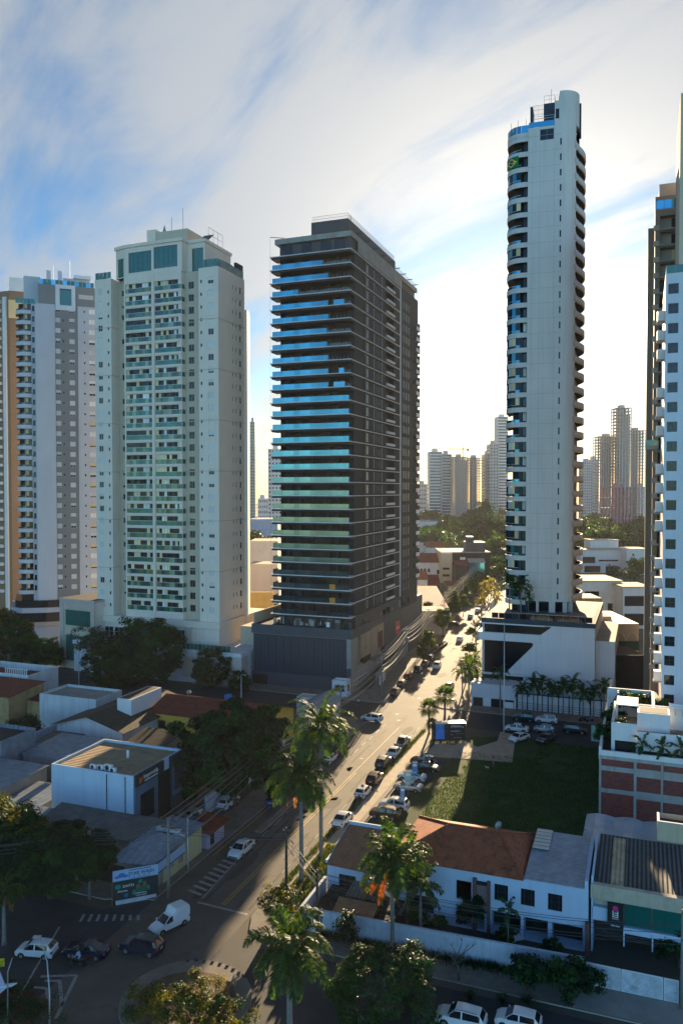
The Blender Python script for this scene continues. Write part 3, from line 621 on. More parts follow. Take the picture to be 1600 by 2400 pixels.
    for i, u, z, ww, h in W1: window(t, foot[i], foot[i + 1], u, z, ww, h, M['metal_w'] if i != 10 else M['metal_g'], M['win'], 0.14, M['blind'] if i != 10 else None, RNG.choice([0, 0.45, 0.7, 1.0, 1.0]) if i != 10 else 0)
    st = MB()
    for i, u, z, ww, h in W2: window_into(st, foot[i], foot[i + 1], u, z, ww, h, M['metal_w'] if ww > 1 else M['metal_d'], M['win'], 0.14, M['curtain'], RNG.choice([0, 0, 1.0, 0.6]) if i == 2 else 0)
    tag(st.build('window', t), kind='stuff')
    # base: entablature, pilastered podium, terrace
    p = MB(); pink = mat('pink_stone', (0.50, 0.40, 0.34), 0.8, var=0.12, scale=0.8, streak=0.25)
    p.box(-36.2, 0.3, -0.5, 24, 12.5, 13.7, CR); p.box(-36.4, 0.5, -0.8, 24.2, 13.7, 14.1, CR); p.box(-35.5, -0.3, 0.3, 24, 6, 12.5, CR)
    for x in (-36.0, -27.5, -18.8, -9.5): p.box(x, x + 1.6, -0.3, 0.3, 7.0, 12.5, pink); p.box(x - .15, x + 1.75, -0.42, 0.3, 12.0, 12.49, pink)
    p.box(-40, 8, -4.0, 24, 0, 7.0, M['white2']); p.box(-40.2, 8.2, -4.3, 24.2, 7.0, 7.9, M['white2'])
    for x in (-11.5, -7.6, -3.7, 0.2): 
        p.box(x, x + 2.9, -4.06, -4.0, 1.2, 6.2, CD if x in (-7.6, -3.7) else M['white']); p.box(x - .12, x, -4.16, -4.0, 1.1, 6.3, M['white2']); p.box(x + 2.9, x + 3.02, -4.16, -4.0, 1.1, 6.3, M['white2'])
    p.box(5.6, 8.3, -4.4, -1, 0, 7.0, pink); p.box(2.5, 9.0, 6, 20, 7.9, 12.5, CD)
    p.build('podium', t)
    for x, ww in ((-33.6, 2.6), (-30.6, 2.6)): window(t, (-40, 0.3), (8, 0.3), x + 40, 7.6, ww, 3.6, M['metal_w'], M['win'], -0.1, nx=2, nz=3, name='podium_window')
    for x, ww in ((-25.2, 5.9), (-16.6, 6.6)): window(t, (-40, 0.3), (8, 0.3), x + 40, 7.6, ww, 3.9, M['metal_d'], M['win_t'], -0.1, nx=5, nz=3, name='podium_window')
    gr = MB()
    for q in range(12): gr.box(-8 + q * 1.1, -7 + q * 1.1, -3.9, -3.87, 7.92, 9.3, M['rail_t'])
    gr.build('terrace_railing', t)
    # stone pavilion at the left of the podium
    o2 = A(140, 205); t2 = thing('annex_building', 'stone-fronted pavilion with green strip windows between the grey and cream towers', 'building', o2, GRID - rad(8))
    q = MB(); facade(q, (0, 0), (12, 0), 0, 17.5, CD, [(1.6, 10.6, 11.2, 15.2), (1.6, 10.6, 2.0, 8.6)]); facade(q, (12, 0), (12, 14), 0, 17.5, CR); facade(q, (12, 14), (0, 14), 0, 17.5, CR); facade(q, (0, 14), (0, 0), 0, 17.5, CD)
    q.prism([(-.3, -.3), (12.3, -.3), (12.3, 14), (-.3, 14)], 17.5, 18.1, pink, M['soffit']); q.box(-.25, 1.2, -.25, 0, 0, 17.5, pink); q.box(10.9, 12.25, -.25, 0, 0, 17.5, pink); q.box(1.2, 10.9, -.15, 0, 15.3, 17.45, pink)
    q.build('wall', t2)
    window(t2, (0, 0), (12, 0), 1.6, 11.2, 9, 4, M['metal_d'], M['win_t'], .2, nx=6, nz=2); window(t2, (0, 0), (12, 0), 1.6, 2.0, 9, 6.6, M['metal_d'], M['win_t'], .2, nx=6, nz=3)
    rr = MB(); rr.box(0.5, 11.5, 0.5, 13.5, 17.6, 17.8, M['soffit']); rr.build('roof', t2)
cream_tower()
# ---- grey and white tower at the left
def grey_tower():
    o = A(87, 233); RZ = rad(21)
    t = thing('apartment_tower', 'grey and white high-rise with rows of closed white blinds beside the cream tower', 'building', o, RZ)
    WH = mat('pale_grey_plaster', (0.50, 0.51, 0.54), 0.75, var=0.05, scale=0.15, streak=0.15); GY = M['grey']; FH, Z0, NF = 3.06, 15.5, 28; ZT = 101.1
    f = [(-1.2, 1.4), (0, 1.4), (0, 0), (5.4, 0), (5.4, 0.35), (11.8, 0.35), (11.8, 0.1), (22, 0.1), (22, 18), (-1.2, 18)]
    H = {i: [] for i in range(10)}; W1 = []; W2 = []
    for k in range(NF):
        z = Z0 + k * FH
        H[0].append((0.25, 0.95, z + .8, z + 2.4)); W2.append((0, .25, z + .8, .7, 1.6))
        H[4] += [(0.1, 1.5, z + .9, z + 2.3), (2.1, 2.5, z + 1.3, z + 1.9), (4.0, 5.5, z + .9, z + 2.3)]
        W1 += [(4, .1, z + .9, 1.4, 1.4), (4, 4.0, z + .9, 1.5, 1.4)]; W2.append((4, 2.1, z + 1.3, .4, .6))
        H[6] += [(1.7, 2.1, z + 1.2, z + 1.8), (3.2, 4.9, z + .9, z + 2.3)]; W2 += [(6, 1.7, z + 1.2, .4, .6)]
        if k % 2 or k > 16: W1.append((6, 3.2, z + .9, 1.7, 1.4))
        else: W2.append((6, 3.2, z + .9, 1.7, 1.4))
    w = MB(); ms = {0: WH, 1: WH, 2: WH, 3: GY, 4: GY, 5: GY}
    for i in range(10): facade(w, f[i], f[(i + 1) % 10], 13.5, ZT, GY if i in (4, 5) else WH, H[i])
    w.face([(x, y, ZT) for x, y in f], M['concrete']); w.build('wall', t)
    c = MB(); facade(c, (0.9, 0.5), (17, 0.5), ZT - 0.1, 107, GY, [(5.9, 9.2, 100.99 + .1, 106.0, .3), (11.2, 15.5, 103.4, 104.8, .2, M['curtain_w'])]); facade(c, (17, .5), (17, 16), ZT - .1, 107, GY); facade(c, (.9, 16), (.9, .5), ZT - .1, 107, GY); facade(c, (17, 16), (.9, 16), ZT - .1, 107, GY)
    c.face([(.9, .5, 107), (17, .5, 107), (17, 16, 107), (.9, 16, 107)], M['concrete'])
    c.box(5.6, 6.8, 0.1, 0.5, 99.6, 107.1, M['white']); c.box(10.1, 11.2, .1, .5, 99.6, 107.1, M['white']); c.box(6.8, 10.1, .1, .5, 106, 107.1, M['white']); c.box(6.8, 10.1, .1, .5, 99.6, 101.1, M['white'])
    c.box(-3.2, 1.5, 5, 12, ZT, 110, WH); c.box(8, 15.5, 6, 13, 107, 110.6, WH); c.box(11, 16, 5.0, 13.5, 110.6, 111.6, M['metal_w']); c.box(0, 5, 6, 12, 107, 109.6, GY); c.build('crown', t)
    window(t, (.9, .5), (17, .5), 5.9, 101.1, 3.3, 4.9, M['metal_d'], M['win_t'], .25, nx=3, nz=4, name='crown_window')
    r = MB()
    for q in range(14): r.box(1.2 + q * 1.1, 2.2 + q * 1.1, 0.6, .63, 107.05, 108.5, M['rail_t'] if q % 3 else M['rail_b'])
    for q in range(5): r.box(.95, .98, 1 + q * 1.1, 2 + q * 1.1, 107.05, 108.5, M['rail_t'])
    for q in range(5): r.box(-5.4 + q * 1.05, -4.4 + q * 1.05, 2.2 - q * .12, 2.23 - q * .12, ZT + .1, ZT + 1.5, M['rail_t'])
    r.build('terrace_railing', t)
    for (x, y) in ((3.2, 3.5), (6.4, 3.0)): s = MB(); s.face([(x, y, 108.2), (x + 1.2, y + .5, 108.2), (x + 1.2, y + 1.6, 112.2), (x, y + 1.1, 112.2)], M['white']); s.face([(x + 0.02, y + 1.13, 112.2), (x + 1.22, y + 1.63, 112.2), (x + 1.22, y + .53, 108.2), (x + .02, y + .53, 108.2)], M['metal_g']); s.tube([(x + .6, y + 1, 107), (x + .6, y + 1, 110)], .06, M['metal_d'], 5); s.build('solar_panel', t)
    a = MB(); a.tube([(10, 8, 110), (10, 8, 116.5)], .05, M['metal_d'], 5); a.build('antenna', t); a = MB(); a.tube([(5.2, 6, 107), (5.2, 6, 114)], .04, M['metal_d'], 5); a.build('antenna', t)
    # curved balconies in two bays
    arc = [(-5.4, 7.0), (-5.4, 3.4), (-5.2, 2.6), (-4.7, 1.8), (-3.9, 1.2), (-2.9, .9), (-1.25, .8)]
    b = MB(); inn = [(x + (.15 if i < 3 else .05), y + (.15 if i > 1 else 0)) for i, (x, y) in enumerate(arc)]
    for i in range(len(arc) - 1):
        p, q = arc[i], arc[i + 1]
        b.add([(*p, -.35), (*q, -.35), (*q, .75), (*p, .75), (*inn[i], -.35), (*inn[i + 1], -.35), (*inn[i + 1], .75), (*inn[i], .75)], [(0, 1, 2, 3), (5, 4, 7, 6), (3, 2, 6, 7), (1, 0, 4, 5)], WH)
    b.face([(x, y, -.35) for x, y in reversed(arc)] + [(-1.25, 9, -.35)][:0], WH); b.box(-5.2, -1.25, 3.6, 7, -.3, 0, WH)
    b.box(-3.3, -2.9, 1.1, 1.5, .76, 2.7, GY); bm_ = b.mesh('balcony')
    gl = MB()
    for i in range(len(arc) - 1):
        p, q = inn[i], inn[i + 1]; mgl = M['win'] if i % 2 else M['room']
        gl.face([(*p, .8), (*q, .8), (*q, 1.25), (*p, 1.25)], M['rail_t'] if i == 4 else M['win']); gl.face([(p[0] + .6, p[1] + .6, 1.3), (q[0] + .6, q[1] + .6, 1.3), (q[0] + .6, q[1] + .6, 2.7), (p[0] + .6, p[1] + .6, 2.7)], [M['room'], M['win'], M['room'], M['room'], M['curtain'], M['win']][i])
    glm = gl.mesh('glazing')
    for k in range(NF): bo = ob('balcony', bm_, t, (0, 0, Z0 + k * FH + .2)); ob('glazing', glm, bo)
    k = MB(); k.box(-4.6, -1.2, 3, 17, 13.5, ZT, M['room']); k.build('bay_wall', t)
    for i, u, z, ww, h in W1: window(t, f[i], f[i + 1], u, z, ww, h, M['metal_w'], M['win'], .12, M['blind'] if i == 4 else M['curtain_w'], RNG.choice([.55, 1, 1, 1, .75]))
    st = MB()
    for i, u, z, ww, h in W2: window_into(st, f[i], f[i + 1], u, z, ww, h, M['metal_d'], M['win'], .12, M['curtain'], .8 if ww > 1 else 0)
    tag(st.build('window', t), kind='stuff')
    p = MB()
    for z0, z1, ex, m in ((0, 6, 1.0, WH), (6, 7.2, 1.5, M['cream_d']), (7.2, 10, .6, M['win']), (10, 11.4, 1.5, WH), (11.4, 13.5, .4, M['win'])): p.prism([(-6 - ex, 3), (-4.5, .6 - ex), (2, -.6 - ex), (22, -.3 - ex * .2), (22, 18), (-6 - ex, 18)], z0, z1, m)
    p.build('podium', t)
    # brown and cream tower behind it at the picture edge
    o2 = A(27, 262); t2 = thing('apartment_tower', 'tall brown and cream striped tower behind the grey tower, cut by the picture edge', 'building', o2, rad(24))
    BR = mat('brown_plaster', (0.25, 0.15, 0.085), .75, var=.08, scale=.2, streak=.2); YL = mat('yellow_cream_plaster', (.66, .50, .26), .75, var=.05)
    q = MB(); ang = rad(-30 - 0)   # left flank recedes away from the street
    q.prism([(0, 0), (9, 0), (9, 24), (-30, 24), (-14, 14)], 0, 112, BR, M['concrete'], bottom=False)
    q.prism([(-.3, -.3), (9.3, -.3), (9.3, 6), (0, 6)], 103, 109, YL); q.prism([(0, .2), (9, .2), (9, 24), (2, 24)], 112, 116.5, M['white']); q.build('wall', t2)
    d = Vector((-14, 14, 0)).normalized(); nn = Vector((-d.y, d.x, 0)) * -1
    nn = Vector((-d.y, d.x, 0)); nn = nn if nn.dot(Vector((-1, -1, 0))) > 0 else -nn
    st = MB()
    for u in (1.2, 6.0, 11.0):
        p0, p1 = d * u, d * (u + 1.3); st.add([(*(p0).xy, 0), (*(p1).xy, 0), (*(p1 + nn * .6).xy, 0), (*(p0 + nn * .6).xy, 0), (*(p0).xy, 110), (*(p1).xy, 110), (*(p1 + nn * .6).xy, 110), (*(p0 + nn * .6).xy, 110)], [(0, 3, 2, 1), (4, 5, 6, 7), (1, 2, 6, 5), (2, 3, 7, 6), (3, 0, 4, 7)], M['white'])
    st.build('white_fin', t2)
    for k in range(33):
        z = 12 + k * 3.0; b = MB()
        for u in (3.2, 8.2): 
            p0, p1 = d * u, d * (u + 1.6); b.add([(*(p0).xy, z), (*(p1).xy, z), (*(p1 + nn * 1.1).xy, z), (*(p0 + nn * 1.1).xy, z), (*(p0).xy, z + 1), (*(p1).xy, z + 1), (*(p1 + nn * 1.1).xy, z + 1), (*(p0 + nn * 1.1).xy, z + 1)], [(0, 3, 2, 1), (4, 5, 6, 7), (1, 2, 6, 5), (2, 3, 7, 6), (3, 0, 4, 7)], M['white'])
        b.build('balcony', t2)
grey_tower()
# ---- tall slender tower
def slender_tower():
    o = A(1232, 180); RZ = rad(-17)
    t = thing('apartment_tower', 'tallest slender white tower with curved balconies and rounded side, flag near its top', 'building', o, RZ)
    WH = mat('panelled_white_render', (0.62, 0.585, 0.54), .7, var=.06, scale=.12, streak=.32); NV = mat('navy_render', (.03, .04, .06), .6, var=.1)
    FH, Z0, NF = 3.39, 18.3, 32; ZW = 127.6; cx, cyy, rr = 7.3, 3.7, 3.7
    w = MB(); H = []; W1 = []
    for k in range(NF - 1): z = Z0 + 2.2 + k * FH; H.append((6.95, 7.3 + .0, z + .9, z + 2.4)); W1.append((6.95, z + .9, .35, 1.5))
    H += [(2.6, 5.6, 124.6, 127.0)]
    facade(w, (0, 0), (7.3, 0), Z0 + 2.5, ZW, WH, H, .25); facade(w, (0, 9), (0, 0), Z0, ZW, WH)
    w.box(0, .5, 0, 2, Z0 - .5, Z0 + 2.5, NV); w.box(2.4, 3.0, 0, 2, Z0 - .5, Z0 + 2.5, WH); w.box(5.2, 6.6, 0, 3, Z0 - .5, Z0 + 2.5, WH); w.box(8.2, 9.2, 1, 4, Z0 - .5, Z0 + 2.5, WH); w.box(.5, 9, 3, 6, Z0 - .5, Z0 + 2.48, M['room'])
    w.smooth = True
    def arcpt(a, r=rr): return (cx + r * math.sin(rad(a)), cyy - r * math.cos(rad(a)))
    S = [0, 4, 8, 12, 16, 20, 25, 30, 35, 40, 45, 50, 56]
    for a, b_ in zip(S, S[1:]): p, q = arcpt(a), arcpt(b_); w.face([(*p, Z0 + 2.5), (*q, Z0 + 2.5), (*q, ZW), (*p, ZW)], WH)
    w.smooth = False
    pa = arcpt(56); pin = arcpt(56, rr - 1.3)
    w.face([(*pa, Z0), (*pin, Z0), (*pin, ZW), (*pa, ZW)], WH)
    rec = [pin, arcpt(75, rr - 1.3), arcpt(90, rr - 1.3), (cx + rr - 1.3, 18)]
    for p, q in zip(rec, rec[1:]): w.face([(*p, Z0), (*q, Z0), (*q, ZW), (*p, ZW)], mat('side_recess', (.11, .075, .05), .8) if 'side_recess' not in bpy.data.materials else bpy.data.materials['side_recess'])
    facade(w, (11, 18), (0, 18), Z0, ZW, WH); facade(w, (0, 18), (0, 9), Z0, ZW, WH)
    w.face([(0, 0, ZW), (7.3, 0, ZW)] + [(*arcpt(a), ZW) for a in (20, 40, 60, 90)] + [(11, 18, ZW), (0, 18, ZW)], M['concrete'])
    # panel joints
    for k in range(NF): z = Z0 + 2.2 + k * FH; w.box(0.02, 7.3, -.012, -.003, z, z + .035, M['grey'])
    for x in (.95, 2.6, 5.75): w.box(x, x + .03, -.014, -.003, Z0 + 2.6, ZW, M['grey'])
    # crown
    w.smooth = True
    for a, b_ in zip([-8] + S + [62, 70, 80, 90], S + [62, 70, 80, 90, 100]): p, q = arcpt(a), arcpt(b_); w.face([(*p, ZW), (*q, ZW), (*q, 135.0), (*p, 135.0)], WH)
    w.smooth = False
    w.face([(*arcpt(a), 134.6) for a in (-8, 20, 45, 70, 100)] + [(8, 12, 134.6), (5.8, 12, 134.6)], M['concrete'])
    facade(w, (5.75, .06), (6.8, .06), ZW, 133, WH, [(.2, .95, 129.0, 131.2, .2, M['win'])]); w.box(5.75, 11, 5, 14, ZW, 133, WH); w.face([(5.75, .06, 133), (6.8, .06, 133), (6.8, 12, 133), (5.75, 12, 133)], WH)
    facade(w, (5.75, 12), (5.75, .06), ZW, 133, WH)
    w.build('wall', t)
    c = MB(); c.box(2.2, 5.7, 3, 10, ZW, 130.0, NV); c.box(3.2, 5.7, 3.4, 8, 130, 134.2, NV); c.box(.2, .8, 3.6, 8, ZW, 134.0, NV); c.lathe([(.18, 134.6), (.18, 136.0), (.3, 136.05), (.3, 136.3)], M['grey'], 8, (8.8, 3.5)); c.box(-5.0, -3.5, 6, 9, ZW - 2, ZW + 2.2, NV); c.box(10.4, 11.4, 6, 9, ZW, 134.4, NV); c.build('crown', t)
    r = MB(); railing(r, [(.8, 3.4), (3.2, 3.4)], 130, 4, M['metal_d'], .3, .03, rails=4); railing(r, [(3.3, 3.6), (5.6, 3.6), (5.6, 7)], 134.2, 1.8, M['metal_d'], 1.0, .03); railing(r, [(5.9, .4), (7.0, .4)], 133, 1.4, M['metal_w'], .35, .025); railing(r, [(1, 2.5), (5.6, 2.5)], 130, 1.1, M['metal_w'], 2.2, .05, rails=2); r.build('roof_railing', t)
    a = MB()
    for x, y, z0, z1 in ((4.8, 5, 134, 138), (-4, 3, ZW, ZW + 3), (-2.4, 2, ZW, ZW + 3), (-.6, 2, ZW, ZW + 3), (10.8, 7, 134, 136)): a = MB(); a.tube([(x, y, z0), (x, y, z1)], .04, M['metal_d'], 5); a.build('antenna', t)
    window(t, (0, 0), (7.3, 0), 2.6, 124.6, 3.0, 2.4, M['metal_g'], M['win'], .2, nx=2, nz=2); 
    for u, z, ww, h in W1: window(t, (0, 0), (7.3, 0), u, z, ww, h, M['metal_d'], M['win'], .18, nx=1, nz=2)
    # left balconies: plan curve
    arc = [(-4.9, 12), (-4.9, 4.0), (-4.75, 2.9), (-4.3, 1.9), (-3.6, 1.1), (-2.7, .6), (-1.7, .35), (0, .35)]
    inn = [(x + .14, y + .12) for x, y in arc]
    def wallband(b, pts, ins, z0, z1, m):
        for i in range(len(pts) - 1):
            p, q, p2, q2 = pts[i], pts[i + 1], ins[i], ins[i + 1]
            b.add([(*p, z0), (*q, z0), (*q, z1), (*p, z1), (*p2, z0), (*q2, z0), (*q2, z1), (*p2, z1)], [(0, 1, 2, 3), (5, 4, 7, 6), (3, 2, 6, 7), (1, 0, 4, 5)], m)
    b = MB(); b.smooth = False; wallband(b, arc, inn, -.45, .65, WH); b.face([(x, y, -.43) for x, y in reversed(arc)], M['soffit']) ; b.face([(x, y, 0) for x, y in arc] + [(0, 12, 0)], M['concrete']); bmh = b.mesh('balcony')
    gv = []
    for s in range(5):
        r_ = random.Random(40 + s); q = MB(); full = s < 3
        for i in range(1, 7 if full else 7):
            p, p2 = inn[i], inn[i + 1]
            if i >= 6: continue
            q.face([(*p, .68), (*p2, .68), (*p2, 1.2), (*p, 1.2)], M['rail_b'] if r_.random() < .5 else M['win'])
            if full: q.face([(*p, 1.26), (*p2, 1.26), (*p2, 2.9), (*p, 2.9)], r_.choice([M['curtain_w'], M['win'], M['rail_b'], M['win'], M['curtain']]))
        for i in range(1, 7): 
            p = inn[i]; q.tube([(*p, .66), (*p, 2.9 if full else 1.2)], .025, M['metal_d'], 4)
        q.tube([(*v, 1.23) for v in inn[1:7]], .04, M['metal_w'], 4)
        gv.append(q.mesh('glazing'))
    for k in range(NF): bo = ob('balcony', bmh, t, (0, 0, Z0 + 2 + k * FH)); ob('glazing', RNG.choice(gv), bo)
    tp = MB(); wallband(tp, arc, inn, -.5, .5, WH); tp.face([(x, y, -.48) for x, y in reversed(arc)], M['soffit']); tp.face([(x, y, .1) for x, y in arc] + [(0, 12, .1)], M['concrete']); tpo = tp.build('balcony', t, (0, 0, ZW - 1.2))
    tg = MB()
    for i in range(7): p, q = inn[i], inn[i + 1]; tg.face([(p[0], p[1], .5), (q[0] - .03, q[1], .5), (q[0] - .03, q[1], 2.2), (p[0], p[1], 2.2)], M['rail_b'])
    tg.face([(0.1, 0.4, 1.4), (2.4, .4, 1.4), (5.7, .4, 1.4), (5.7, .4, 2.6), (.1, .4, 2.6)], M['rail_b']); tg.build('glass_railing', tpo)
    bw = MB(); bw.box(-3.2, -.02, 2.2, 12, Z0, ZW - 1.7, M['room']); bw.box(-1.75, -1.0, .5, 2.2, Z0 - .4, 82, NV); bw.box(-.95, -.05, 1.4, 2.19, Z0, ZW - 1.7, NV); bw.build('bay_wall', t)
    sw = MB()
    for k in range(20): sw.box(-.9, -.2, 1.3, 1.36, Z0 + 3 + k * FH, Z0 + 5 + k * FH, M['win'] if k % 3 else M['curtain_w'])
    tag(sw.build('bay_window', t), kind='stuff')
    # rounded side balconies: bands that swell outwards
    ar2 = [arcpt(a) for a in (50, 56, 62, 70, 80, 90)] + [(cx + rr + 1.5 * math.sin(math.pi * s / 8), cyy + 13 * s / 8) for s in range(1, 9)]
    in2 = [(x - .25, y + .2) for x, y in ar2]
    b = MB(); b.smooth = True; wallband(b, ar2, in2, -.7, .75, WH); b.smooth = False; b.face([(x, y, -.65) for x, y in ar2], M['soffit'])
    e = arcpt(56)
    for (dz0, dz1, a1) in ((.75, .95, 62), (.95, 1.1, 59), (2.4, 2.55, 59), (2.55, 2.69, 62)): p, q = arcpt(54), arcpt(a1); b.face([(*p, dz0), (*q, dz0), (*q, dz1), (*p, dz1)], WH)
    bm2 = b.mesh('side_balcony')
    for k in range(NF - 1): ob('side_balcony', bm2, t, (0, 0, Z0 + 3.2 + k * FH))
    # flag hung on a balcony
    fz = 119.4; fl = MB(); gm = mat('flag_green', (.0, .16, .045), .8, var=.1); ym = mat('flag_yellow', (.75, .50, .02), .8, var=.05); bm = mat('flag_blue', (.01, .02, .22), .8, var=.05)
    pth = [(-4.86, 2.6), (-4.42, 1.72), (-3.7, .92), (-2.75, .42), (-2.1, .3)]
    cum = [0]
    for p, q in zip(pth, pth[1:]): cum.append(cum[-1] + math.dist(p, q))
    def at(u):
        u *= cum[-1]
        for i in range(len(pth) - 1):
            if u <= cum[i + 1] + 1e-6: f = (u - cum[i]) / (cum[i + 1] - cum[i]); return (pth[i][0] + (pth[i + 1][0] - pth[i][0]) * f, pth[i][1] + (pth[i + 1][1] - pth[i][1]) * f)
        return pth[-1]
    def P(u, v, off): p = at(min(max(u, 0), 1)); return (p[0] - off * .5, p[1] - off, fz + v * 2.5)
    for i in range(12): a, c_ = i / 12, (i + 1) / 12; fl.face([P(a, 0, 0), P(c_, 0, 0), P(c_, 1, 0), P(a, 1, 0)], gm); fl.face([P(c_, 0, -.02), P(a, 0, -.02), P(a, 1, -.02), P(c_, 1, -.02)], gm)
    for i in range(12):
        a, c_ = .08 + .84 * i / 12, .08 + .84 * (i + 1) / 12; ha = .42 * (1 - abs(a - .5) / .42); hc = .42 * (1 - abs(c_ - .5) / .42)
        fl.face([P(a, .5 - ha, .012), P(c_, .5 - hc, .012), P(c_, .5 + hc, .012), P(a, .5 + ha, .012)], ym)
    for i in range(10):
        a, c_ = .5 - .19 + .38 * i / 10, .5 - .19 + .38 * (i + 1) / 10; ha = .24 * math.sqrt(max(0, 1 - ((a - .5) / .19) ** 2)); hc = .24 * math.sqrt(max(0, 1 - ((c_ - .5) / .19) ** 2))
        fl.face([P(a, .5 - ha, .024), P(c_, .5 - hc, .024), P(c_, .5 + hc, .024), P(a, .5 + ha, .024)], bm)
    for i in range(8): a, c_ = .33 + .34 * i / 8, .33 + .34 * (i + 1) / 8; f0 = .53 - .1 * ((a - .33) / .34); f1 = .53 - .1 * ((c_ - .33) / .34); fl.face([P(a, f0, .034), P(c_, f1, .034), P(c_, f1 + .045, .034), P(a, f0 + .045, .034)], M['white'])
    tag(fl.build('flag', None, o, RZ), 'green flag with yellow diamond hung on an upper balcony of the slender tower', 'flag')
    # ---- podium
    o2 = A(1130, 172); t2 = thing('podium_building', 'white podium with slanted black glass bands under the slender tower', 'building', o2, GRID)
    PW = mat('white_podium_render', (.55, .56, .58), .7, var=.05, scale=.2, streak=.3)
    b = MB(); b.prism([(0.6, 0), (23.6, 0), (23.6, 34), (0, 34), (0, .6)], 0, 17.3, PW, M['pave'], bottom=False); b.prism([(23.6, 3), (27.5, 3), (27.5, 30), (23.6, 30)], 0, 14.2, PW, M['concrete'], bottom=False); b.build('wall', t2)
    f = MB(); f.prism([(-.1, -.25), (23.7, -.25), (23.7, 34), (-.1, 34)], 17.3, 18.3, NV, M['pave']); f.prism([(-.4, -.5), (13.5, -.5), (13.5, -.26), (-.4, 10)], 17.05, 17.29, M['white']); f.build('fascia', t2)
    bd = MB(); bd.prism([(-.9, .2), (-.5, -.55), (12.4, -.3), (12.4, -.02), (0, -.02), (0, 12), (-.9, 12)], 13.5, 15.2, PW); bd.build('ledge', t2)
    def pane(pts, nm):
        p = MB(); n = len(pts); p.add([(x, -.012, z) for x, z in pts] + [(x, .0 - .004, z) for x, z in pts], [list(range(n)), *[(j, n + j, n + (j + 1) % n, (j + 1) % n) for j in range(n)]], M['blackglass']); p.box(-.012, -.004, .6, 12, pts[0][1], pts[-1][1], M['blackglass']); p.build(nm, t2)
    pane([(0.6, 15.22), (12.6, 15.25), (14.6, 16.8), (14.75, 17.0), (14.6, 17.04), (0.6, 17.04)], 'window')
    pane([(0.6, 4.4), (3.4, 4.8), (4.2, 5.4), (10.8, 12.5), (11.05, 13.0), (10.8, 13.4), (0.6, 13.4)], 'window')
    rl = MB(); railing(rl, [(-.3, 12), (.1, .8), (.7, .1), (1.8, -.05), (23.4, -.05), (23.4, 20)], 18.3, 1.3, M['metal_w'], 3, .03, rails=1)
    for q in range(14): rl.box(2.2 + q * 1.5, 3.6 + q * 1.5, -.06, -.04, 18.35, 19.5, M['win'])
    rl.build('deck_railing', t2)
    an = MB(); an.box(-1.2, 8.2, -5.0, -.02, 0, 4.6, PW); an.box(-1.4, 8.4, -5.2, 0, 4.6, 5.0, PW); an.box(-.8, 7.8, -5.06, -5.0, .0, 1.9, M['room']); an.box(8.2, 27, -2.0, -.02, 0, 4.6, PW); an.box(0, 23.6, -.5, -.02, 6.0, 6.4, PW); an.box(.3, 9, -.06, -.02, 5.05, 5.98, M['room'])
    an.box(1.3, 3.0, -5.12, -5.06, 0.2, 2.0, M['white']); an.box(5.9, 7.7, -5.12, -5.06, .2, 1.5, M['white']); an.build('annex', t2)
    fw = MB(); fw.box(8.3, 27.2, -4.4, -4.15, 0, 3.4, PW)
    for q in range(10): fw.box(8.3 + q * 2.1, 8.5 + q * 2.1, -4.55, -4.4, 0, 3.9, M['black'])
    fw.box(8.3, 27.2, -4.5, -4.4, 3.3, 3.5, NV)
    for z in (.5, .95, 1.4): fw.box(8.5, 27.2, -4.44, -4.4, z, z + .12, M['grey'])
    tag(fw.build('boundary_wall', None, o2, GRID), 'panelled white wall with dark posts behind the row of palms', 'wall')
slender_tower()
